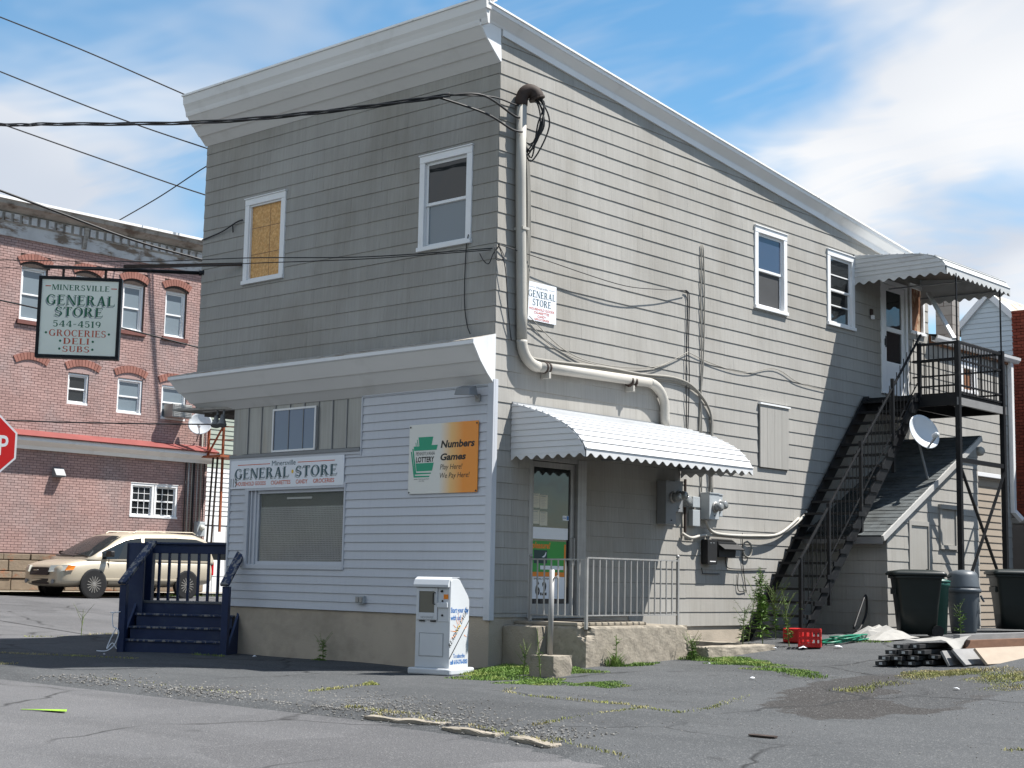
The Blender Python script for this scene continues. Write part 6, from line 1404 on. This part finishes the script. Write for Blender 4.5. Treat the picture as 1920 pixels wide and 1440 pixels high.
plank('widest fresh pale board leaning at the front of the pile', lp(1.06,.02,.10), 4.2, .27, .038, 'wboard', yw-.05, 0, .85)
plank('long grey beam lying along the top of the pile', lp(.62,.55,.29), 4.4, .10, .08, 'gboard', yw-.03)
plank('long brown board under the grey beam', lp(.70,.55,.17), 4.4, .05, .12, 'bboard', yw-.03)
mb = MB(); n1, n2 = 7, 5; r = random.Random(2)            # crumpled white sheet over the pile
vs = []
for i in range(n1):
    for j in range(n2):
        c = lp(.12+i*.105, .22+j*.16-.3*(i*.05), .31+.025*math.sin(i*1.9+j)+r.uniform(-.015,.02)+.03*(i > 4)); vs.append(c)
for i in range(n2):
    vs[(n1-1)*n2+i] = tuple(Vector(vs[(n1-1)*n2+i]) + Vector((.05,-.05,-.17 if i < 2 else -.02)))
mb.add(vs,[(i*n2+j,(i+1)*n2+j,(i+1)*n2+j+1,i*n2+j+1) for i in range(n1-1) for j in range(n2-1)]); o = mb.build('plastic_sheet','tarp',None,smooth=True); tag(o,'crumpled white plastic sheet lying on the timber pile','sheet'); s_m = o.modifiers.new('sol','SOLIDIFY'); s_m.thickness = .006; s_m = o.modifiers.new('sub','SUBSURF'); s_m.render_levels = 1
mb = MB(); r = random.Random(5); vs = []; n1, n2 = 9, 7   # dirty sheet on the ground by the shed
for i in range(n1):
    for j in range(n2):
        x = 1.72+i*.10+r.uniform(-.03,.03); y = 6.35+j*.2+r.uniform(-.03,.03); h = .20*math.sin(math.pi*i/(n1-1))*math.sin(math.pi*j/(n2-1))*(.5+r.random()); vs.append((x,y,gz(x,y)+.015+h))
mb.add(vs,[(i*n2+j,(i+1)*n2+j,(i+1)*n2+j+1,i*n2+j+1) for i in range(n1-1) for j in range(n2-1)]); tag(mb.build('dirty_sheet','tarp',None),'crumpled dirty white sheet on the ground beside the shed','sheet')
# hose, crate
hp_ = []
for k in range(170):
    t_ = k*.235; r_ = .30+.10*math.sin(k*.37)+.04*math.sin(k*.11); x = 2.05+r_*.55*math.cos(t_)+.03*math.sin(k*.2); y = 5.98+r_*1.4*math.sin(t_); hp_.append((x,y,gz(x,y)+.03+.10*abs(math.sin(k*.13))*k/170))
mb = MB(); mb.tube(hp_,.014,6); tag(mb.build('garden_hose','hose',None,smooth=True),'green garden hose coiled on the ground by the stairs','hose')
mb = MB(); mb.tube(smooth_path([(1.3,7.6,.55),(1.25,7.9,.85),(1.2,8.2,1.1),(1.15,8.3,.8),(1.2,8.0,.55),(1.3,7.7,.5)],6),.02,6); tag(mb.build('black_hose','wireblk',None,smooth=True),'loop of black hose against the shaded shed end','hose')
cr = thing('milk_crate','red plastic crate at the foot of the stairs','crate',(1.75,4.9,.3)); CF = yaw_frame((2.0,5.02,gz(2.0,5.02)+.01), math.radians(28))
for a,b,c,d in ((-.17,.17,-.17,-.15),(-.17,.17,.15,.17),(-.17,-.15,-.15,.15),(.15,.17,-.15,.15)):
    mb = MB(CF)
    for z0,z1 in ((0,.05),(.11,.15),(.22,.27)): mb.box(a,b,c,d,z0,z1)
    if b-a > .1:
        for x in (-.17,-.08,.0,.08,.145): mb.box(x,x+.025,c+.001,d-.001,.05,.22)
    else:
        for y in (-.15,-.06,.03,.125): mb.box(a+.001,b-.001,y,y+.025,.05,.22)
    mb.build('crate_side','redpl',cr)
mb = MB(CF); mb.box(-.15,.15,-.15,.15,.0,.02); mb.build('crate_base','redpl',cr)
mb = MB(); mb.box(1.25,1.6,5.45,5.8,gz(1.4,5.6)+.0,gz(1.4,5.6)+.22); tag(mb.build('red_crate','redpl',None,.02),'second red crate half hidden behind the stair post','crate')
# concrete edging between porch and stairs
kb = thing('concrete_edging','low broken concrete edging strip between porch and stairs','kerb',(1.6,4,.2))
rough_block(1.42,1.68,2.78,4.55,.05,.36,'edging_block','conc2',kb,.12,.012,None,11)
rough_block(.0,1.42,4.40,4.62,.1,.36,'edging_block','conc2',kb,.12,.012,None,12)
mb = MB(); mb.box(.02,1.42,2.83,4.40,.1,.27); mb.build('soil_fill','lot',kb)
rough_block(1.0,1.3,2.8,3.0,.1,.5,'edging_block','conc2',kb,.1,.012,None,14)

# ------------------------------------------------------------------ kerb stones, gravel, grass, weeds, litter
for i,(x,L_,lb) in enumerate(((3.55,1.05,'longest pale broken kerb stone at the street edge'),(4.72,.72,'middle pale kerb stone at the street edge'),(5.62,.62,'rightmost tilted kerb stone at the street edge'))):
    y = float(road_edge(x+L_/2)) + .04; o = rough_block(x,x+L_,y-.06,y+.07,-.1,.012,'kerb_stone','conc',None,.05,.02,None,30+i); tag(o,lb,'kerb','broken kerb stones'); o.rotation_euler = (0,0,0)
    c = Vector((x+L_/2,y,0))
    for v in o.data.vertices: v.co -= c
    o.location = (c.x,c.y,gz(c.x,c.y+.2)-.018); o.rotation_euler = (.02*(-1)**i,.015*(i-1),(-.03,-.12,-.28)[i])
rnd = random.Random(9)
mb = MB()
def pebble(x, y, s):
    z = gz(x,y)+s*.25; a = rnd.random()*6.28; mb.cur = rnd.random(); ca, sa = math.cos(a)*s, math.sin(a)*s; h = s*(.4+.4*rnd.random())
    mb.add([(x+ca,y+sa,z),(x-sa*.8,y+ca*.8,z),(x-ca*.9,y-sa*.9,z),(x+sa*.7,y-ca*.7,z),(x+ca*.2,y+sa*.2,z+h),(x,y,z-h)],[(0,1,4),(1,2,4),(2,3,4),(3,0,4),(1,0,5),(2,1,5),(3,2,5),(0,3,5)])
for i in range(2600):
    x = rnd.uniform(-2.5,6.2); e_ = float(road_edge(x)); y = e_ + abs(rnd.gauss(0,.5)) + rnd.uniform(-.1,.12)
    if x < 0 and rnd.random() < .4: continue
    pebble(x, y, rnd.uniform(.007,.020))
for i in range(700):
    x = rnd.gauss(2.6,1.2); y = rnd.gauss(-4.4,.5); pebble(x, y, rnd.uniform(.006,.015))
for i in range(900):
    x = rnd.uniform(2,9); y = rnd.uniform(-5,4); pebble(x, y, rnd.uniform(.004,.011))
for i in range(500): pebble(rnd.gauss(5.4,1.2), rnd.gauss(.6,1.6), rnd.uniform(.005,.012))
tag(mb.build('gravel','dirtgravel',None),'loose grey gravel along the street edge','gravel',kind='stuff')
# grass
mb = MB(); rnd = random.Random(21)
def blade(x, y, h, wd, dry):
    z = gz(x,y)-.005; a = rnd.random()*6.28; ln_ = rnd.uniform(.2,.9)*h; b = rnd.random()*6.28; dx, dy = math.cos(a)*wd, math.sin(a)*wd; mb.cur = dry
    m = (x+math.cos(b)*ln_*.35, y+math.sin(b)*ln_*.35, z+h*.6); t_ = (x+math.cos(b)*ln_, y+math.sin(b)*ln_, z+h)
    mb.add([(x-dx,y-dy,z),(x+dx,y+dy,z),(m[0]+dx*.7,m[1]+dy*.7,m[2]),(m[0]-dx*.7,m[1]-dy*.7,m[2]),t_],[(0,1,2,3),(3,2,4)])
def strip(pts, wd, dens, h, dry=(.2,.8)):
    P = [Vector((*p,0)) for p in pts]
    for a, b in zip(P[:-1],P[1:]):
        L_ = (b-a).length; n = Vector((-(b-a).y,(b-a).x,0)).normalized()
        for i in range(int(L_*dens*.75)):
            s_ = rnd.random(); q_ = a.lerp(b,s_); clump = .5+.5*math.sin(q_.x*5.3+q_.y*3.1)*math.sin(q_.x*2.1-q_.y*4.7)
            if rnd.random() > .05+1.0*clump: continue
            o_ = rnd.gauss(0,wd*.45); q2 = q_ + n*o_; blade(q2.x,q2.y,h*.62*rnd.uniform(.4,1.1),.004+.003*rnd.random(),rnd.uniform(*dry))
def patch(cx, cy, rx, ry, n, h, dry=(.2,.8)):
    for i in range(n):
        r_, t_ = math.sqrt(rnd.random()), rnd.random()*6.28; k = 1+.25*math.sin(t_*3+cx)+.15*math.sin(t_*5)
        blade(cx+rx*r_*k*math.cos(t_), cy+ry*r_*k*math.sin(t_), h*.6*(1.15-.7*r_)*rnd.uniform(.5,1.1), .004+.003*rnd.random(), rnd.uniform(*dry))
patch(.72,-.38,.62,.55,6500,.11,(.2,.8))
patch(1.25,.05,.55,.35,2800,.10,(.2,.8))
patch(1.9,-1.15,.42,.42,2200,.06,(.3,.95))
patch(1.0,-1.0,.5,.45,2500,.08,(.3,.9))
patch(.25,.12,.3,.2,500,.12,(.05,.6))
patch(2.0,2.9,.5,.35,3000,.09,(.2,.8))
patch(2.6,2.45,.6,.3,3000,.08,(.2,.8))
patch(3.5,1.85,.6,.25,2000,.06,(.3,.9))
patch(2.71,-.9,.36,.30,2600,.06,(.2,.7))
patch(1.55,1.3,.12,.45,700,.09,(.1,.6))
patch(1.45,.95,.10,.10,260,.38,(.1,.6))
patch(1.5,2.75,.2,.2,500,.16,(.05,.4))
patch(2.35,6.3,.3,.35,500,.06,(.1,.6))
patch(-3.3,-.14,.15,.07,160,.10,(.0,.4))
patch(-.75,-.15,.15,.1,200,.13,(.0,.4))
strip([(1.55,2.95),(1.95,2.65),(2.45,2.5),(2.9,2.2),(3.6,1.75),(4.5,1.12)],.20,900,.07,(.1,.7))
strip([(-5.4,-.9),(-4.9,-.7)],.1,500,.08,(.1,.5))
strip([(-23.3,2),(-23.2,6),(-23.1,8)],.3,160,.25,(.1,.6))
strip([(-22.5,7),(-22.5,13)],.2,220,.16,(.1,.6))
tag(mb.build('grass','grass',None),'patches of short green grass by the porch and walls','grass',kind='stuff')
mb = MB()
strip([(2.2,-1.9),(2.54,-2.47),(3.1,-2.61),(3.66,-2.57),(4.4,-2.62)],.10,420,.05,(.55,1))
strip([(5.26,-5.09),(4.95,-3.97),(4.76,-2.9),(4.6,-2.6)],.07,330,.05,(.4,1))
strip([(4.5,-2.7),(5.31,-3.0),(5.2,-2.3),(4.75,-.9)],.08,260,.05,(.4,1))
strip([(5.5,-.05),(5.42,1.5),(5.34,3.1),(5.7,3.9)],.22,800,.06,(.2,.9))
patch(6.1,3.0,.5,1.1,4300,.06,(.3,.95))
patch(6.7,1.6,.35,.6,700,.05,(.4,1))
patch(5.2,2.6,.35,.9,3200,.06,(.2,.8))
strip([(-2.0,-4.9),(.5,-5.0),(1.4,-5.1)],.08,60,.05,(.3,.9))
strip([(1.22,-4.21),(.95,-3.4),(.78,-2.9)],.05,420,.05,(.3,.9))
patch(.75,-2.85,.09,.09,180,.09,(.6,1))
strip([(2.9,-5.15),(3.55,-5.2),(4.1,-5.2)],.08,520,.06,(.2,.7))
strip([(5.9,-5.65),(7.2,-6.2)],.05,120,.05,(.3,.8))
strip([(3.5,-5.38),(4.8,-5.45),(6.2,-5.9)],.06,240,.05,(.3,.8))
strip([(-8.0,-3.4),(-6.0,-2.6),(-5.0,-2.2)],.14,500,.05,(.2,.7))
strip([(-10.9,-.6),(-10.6,.6),(-10.5,1.6)],.10,260,.07,(.5,1))
strip([(-4.6,-4.5),(-7.0,-4.0),(-8.4,-3.2)],.18,300,.05,(.5,1))
strip([(8.9,-3.6),(9.2,-3.0),(9.4,-2.2)],.07,330,.05,(.4,1))
tag(mb.build('dry_grass','drygrass',None),'strips of dry yellow grass in the asphalt cracks','grass',kind='stuff')
# weeds
def weed(label, x, y, h, n, w_=.5, seed=0, spread=.16, z=None, group='weeds by the walls', leafl=.10):
    r = random.Random(seed); z = gz(x,y) if z is None else z
    t = thing('weed', label, 'plant', (x,y,z), group)
    lean = Vector((r.uniform(-.06,.06),r.uniform(-.06,.06),0)); top = Vector((x,y,z))+Vector((0,0,h))+lean*h*2
    mb = MB(); mb.tube([(x,y,z-.02),tuple(Vector((x,y,z)).lerp(top,.5)),tuple(top)],[.009,.007,.003],6)
    tips = []
    for k in range(int(n*.08)):
        s_ = r.uniform(.35,.85); p = Vector((x,y,z)).lerp(top,s_); a = r.random()*6.28; q_ = p+Vector((math.cos(a)*spread,math.sin(a)*spread,spread*1.3)); mb.tube([p,q_],[.004,.002],5); tips.append((p,q_))
    mb.build('stem','stem',t)
    mb = MB()
    for k in range(n):
        if tips and r.random() < .45: p0,q0 = r.choice(tips); p = p0.lerp(q0,r.random()**.6); s_ = (p.z-z)/h
        else: s_ = r.uniform(.12,1.0); p = Vector((x,y,z)).lerp(top,s_)
        a = r.random()*6.28; L_ = leafl*(1.25-.85*s_)*r.uniform(.6,1.2); up = r.uniform(-.1,.75); d = Vector((math.cos(a),math.sin(a),up)).normalized(); sd2 = d.cross(Vector((0,0,1))).normalized()*L_*.13; m = p+d*L_*.5+Vector((0,0,L_*.05)); e_ = p+d*L_-Vector((0,0,L_*.18)); mb.cur = r.random()
        mb.add([p,m+sd2,e_,m-sd2],[(0,1,2),(0,2,3)])
    mb.build('leaves','leaf',t); return t
weed('tallest leafy weed growing in front of the stair foot',1.42,4.62,1.22,420,seed=1,spread=.10,leafl=.14)
weed('thin weed left of the tallest weed against the wall',.55,5.55,.95,130,seed=2,spread=.22)
weed('bushy low weed at the bottom of the stair stringer',.85,5.9,.85,240,seed=3,spread=.26)
weed('weed with small leaves right of the tallest weed',1.62,5.05,.75,150,seed=4,spread=.20)
weed('short weed on the concrete edging',1.3,4.25,.55,110,seed=5,spread=.16,z=.36)
weed('pale spindly weed left of the pipe post foot',1.22,-.66,.42,80,seed=6,spread=.12,leafl=.06)
weed('thin weed leaning on the pipe post',1.55,-.70,.62,70,seed=7,spread=.06,leafl=.05)
weed('leafy sprig growing between the bins',2.75,8.55,.55,70,seed=8,spread=.12,leafl=.12)
weed('small green weed against the stucco foundation',-3.25,-.12,.32,90,seed=9,spread=.14,leafl=.10)
weed('grey green weed at the porch front',1.42,1.0,.42,60,seed=10,spread=.05,leafl=.08)
weed('low dark weed clump at the right end of the porch',1.52,2.62,.28,150,seed=11,spread=.14,leafl=.10)
weed('dry weed at the edge of the side street',-10.6,.4,.5,60,seed=12,spread=.2,leafl=.05)
# litter
mb = MB()
for k in range(6): mb.bar((.55+.02*k,-7.3+.013*k,gz(.5,-7.3)+.018),(.95+.03*k,-7.05-.02*k,gz(.5,-7.3)+.03),.022,.004)
o = mb.build('leaf_blade','hose',None); o.data.materials[0] = pm('lime_leaf',(.35,.62,.06),.5); tag(o,'bright lime green leaf blade lying on the street','leaf')
rnd = random.Random(31)
lit = [(1.75,4.45,'white litter scrap in front of the red crate'),(2.05,4.75,'larger white litter scrap right of the red crate'),(2.45,5.1,'white litter scrap in front of the green hose'),(3.9,.5,'white litter scrap in the open middle of the car park'),(2.2,2.05,'white litter scrap near the grass beside the porch'),(-4.4,-.5,'white litter scrap below the shop window'),(-6.0,-2.1,'white litter scrap left of the blue steps'),(6.4,.8,'white litter scrap on the dark asphalt patch')]
for i,(x,y,lb) in enumerate(lit):
    mb = MB(); z = gz(x,y)+.012; vs = []; s_ = rnd.uniform(.02,.05) if i > 2 else rnd.uniform(.06,.10)
    for k in range(6): a = k*1.047; vs.append((x+s_*math.cos(a)*rnd.uniform(.5,1.2),y+s_*.8*math.sin(a)*rnd.uniform(.5,1.2),z+rnd.uniform(0,s_*.4)))
    vs.append((x,y,z+s_*.5)); mb.add(vs,[(k,(k+1)%6,6) for k in range(6)])
    tag(mb.build('litter_scrap','sgnw',None),lb,'litter','scraps of litter')
mb = MB(); mb.prism(rrect(-.13,.13,-.05,.05,.04,3),0,.012); mb.v = [(7.15+a,-4.35+b,gz(7.15,-4.35)+.012+c) for a,b,c in mb.v]; tag(mb.build('drain_cover','rust',None),'small rusty drain cover set in the car park asphalt','cover')

# ------------------------------------------------------------------ houses and trees added out of view: block low sky light, fill pane reflections
def plain_house(label, x0, x1, y0, y1, h, mat, face, ridge='x'):
    t = thing('added_house', label, 'house', ((x0+x1)/2,(y0+y1)/2,-.3), 'added houses out of view')
    mb = MB(); mb.box(x0,x1,y0,y1,-.6,h); mb.build('wall', mat, t)
    mb = MB(); e = .4; rz = h + 1.9
    if ridge == 'x': ym = (y0+y1)/2; v = [(x0-e,y0-e,h-.2),(x1+e,y0-e,h-.2),(x1+e,y1+e,h-.2),(x0-e,y1+e,h-.2),(x0-e,ym,rz),(x1+e,ym,rz)]; fc = [(0,1,5,4),(2,3,4,5),(0,4,3),(1,2,5),(0,3,2,1)]
    else: xm = (x0+x1)/2; v = [(x0-e,y0-e,h-.2),(x1+e,y0-e,h-.2),(x1+e,y1+e,h-.2),(x0-e,y1+e,h-.2),(xm,y0-e,rz),(xm,y1+e,rz)]; fc = [(0,4,5,3),(1,2,5,4),(0,1,4),(2,3,5),(0,3,2,1)]
    mb.add(v, fc); mb.build('roof', 'roofsh', t, auto=True)
    for fl in (1.0, 3.9):
        for k in range(3):
            f_ = (k+.5)/3
            if face == 'N': fr = frame((0,y1,0),(-1,0,0),(0,0,1),(0,1,0)); u = -(x0+(x1-x0)*f_)
            else: fr = frame((x0,0,0),(0,-1,0),(0,0,1),(-1,0,0)); u = -(y0+(y1-y0)*f_)
            if fl == 1.0 and k == 1:
                mb = MB(fr); mb.box(u-.5,u+.5,-.2,2.1,0,.05); mb.build('door', 'bboard', t); continue
            mb = MB(fr); mb.box(u-.55,u+.55,fl-.08,fl+1.68,0,.05); wd_ = mb.build('window', 'wtrim', t); mb = MB(fr); mb.box(u-.45,u+.45,fl+.02,fl+1.58,.05,.06); mb.build('pane', 'glass', wd_)
plain_house('added unseen white house opposite the shop front', -9,-1,-36,-28,6.6,'whitesid','N'); plain_house('added unseen dark brick house opposite the store corner', 1,9,-37,-28,7.4,'brickdk','N'); plain_house('added unseen grey green house opposite the car park', 11.5,19,-36,-28,6.4,'greensid','N','y'); plain_house('added unseen tan house at the left end of the opposite row', -20,-11,-37,-28,7.0,'tan','N'); plain_house('added unseen brown house facing the car park', 31,40,-14,-4,7.2,'bboard','W','y'); plain_house('added unseen pale blue house facing the car park', 31,40,-1,8,6.8,'bluesid','W'); plain_house('added unseen brick house beyond the car park', 32,41,11,21,7.6,'brickdk','W','y')
def tree(label, x, y, h, r, seed):  # added out of view to hold back low sky light
    rn = random.Random(seed); t = thing('added_tree', label, 'tree', (x,y,-.3), 'added trees out of view')
    mb = MB(); mb.tube([(x,y,-.6),(x+.1,y,h*.3),(x-.1,y+.1,h*.7)],[.28,.22,.08],8); tips = []
    for k in range(9): a = k*2.4; z = h*(.3+.05*k); mb.tube([(x,y,z),(x+math.cos(a)*r*.7,y+math.sin(a)*r*.7,z+h*.15)],[.1,.03],6)
    mb.build('trunk','stem',t); mb = MB()
    cl = [(x+rn.gauss(0,r*.42),y+rn.gauss(0,r*.42),h*rn.uniform(.38,.95),r*rn.uniform(.25,.45)) for k in range(26)]
    for k in range(1100):
        cx_,cy_,cz_,cr_ = rn.choice(cl); d = Vector((rn.gauss(0,1),rn.gauss(0,1),rn.gauss(0,1))).normalized()*cr_*rn.uniform(.5,1); p = Vector((cx_,cy_,cz_))+d; a = Vector((rn.gauss(0,1),rn.gauss(0,1),rn.gauss(0,1))).normalized()*.34; b_ = a.cross(Vector((rn.random(),rn.random(),1))).normalized()*.24; mb.cur = rn.random(); mb.add([p-a,p+b_,p+a,p-b_],[(0,1,2,3)])
    mb.build('crown','leaf',t)
for i,(x,y,h,r) in enumerate(((-1,-26,10,3.6),(10.2,-27,11.5,4),(20,-25,10.5,3.8),(-12,-26.5,9.5,3.4),(29,-17,11,4),(29.5,9.5,10,3.6),(28.5,-2.5,9,3.2))):
    tree('added unseen broad tree %s' % ('opposite the shop front','between the brick and green houses','right of the green house','between the white and tan houses','at the far corner of the car park','between the blue and brick houses','between the brown and blue houses')[i], x, y, h, r, 40+i)
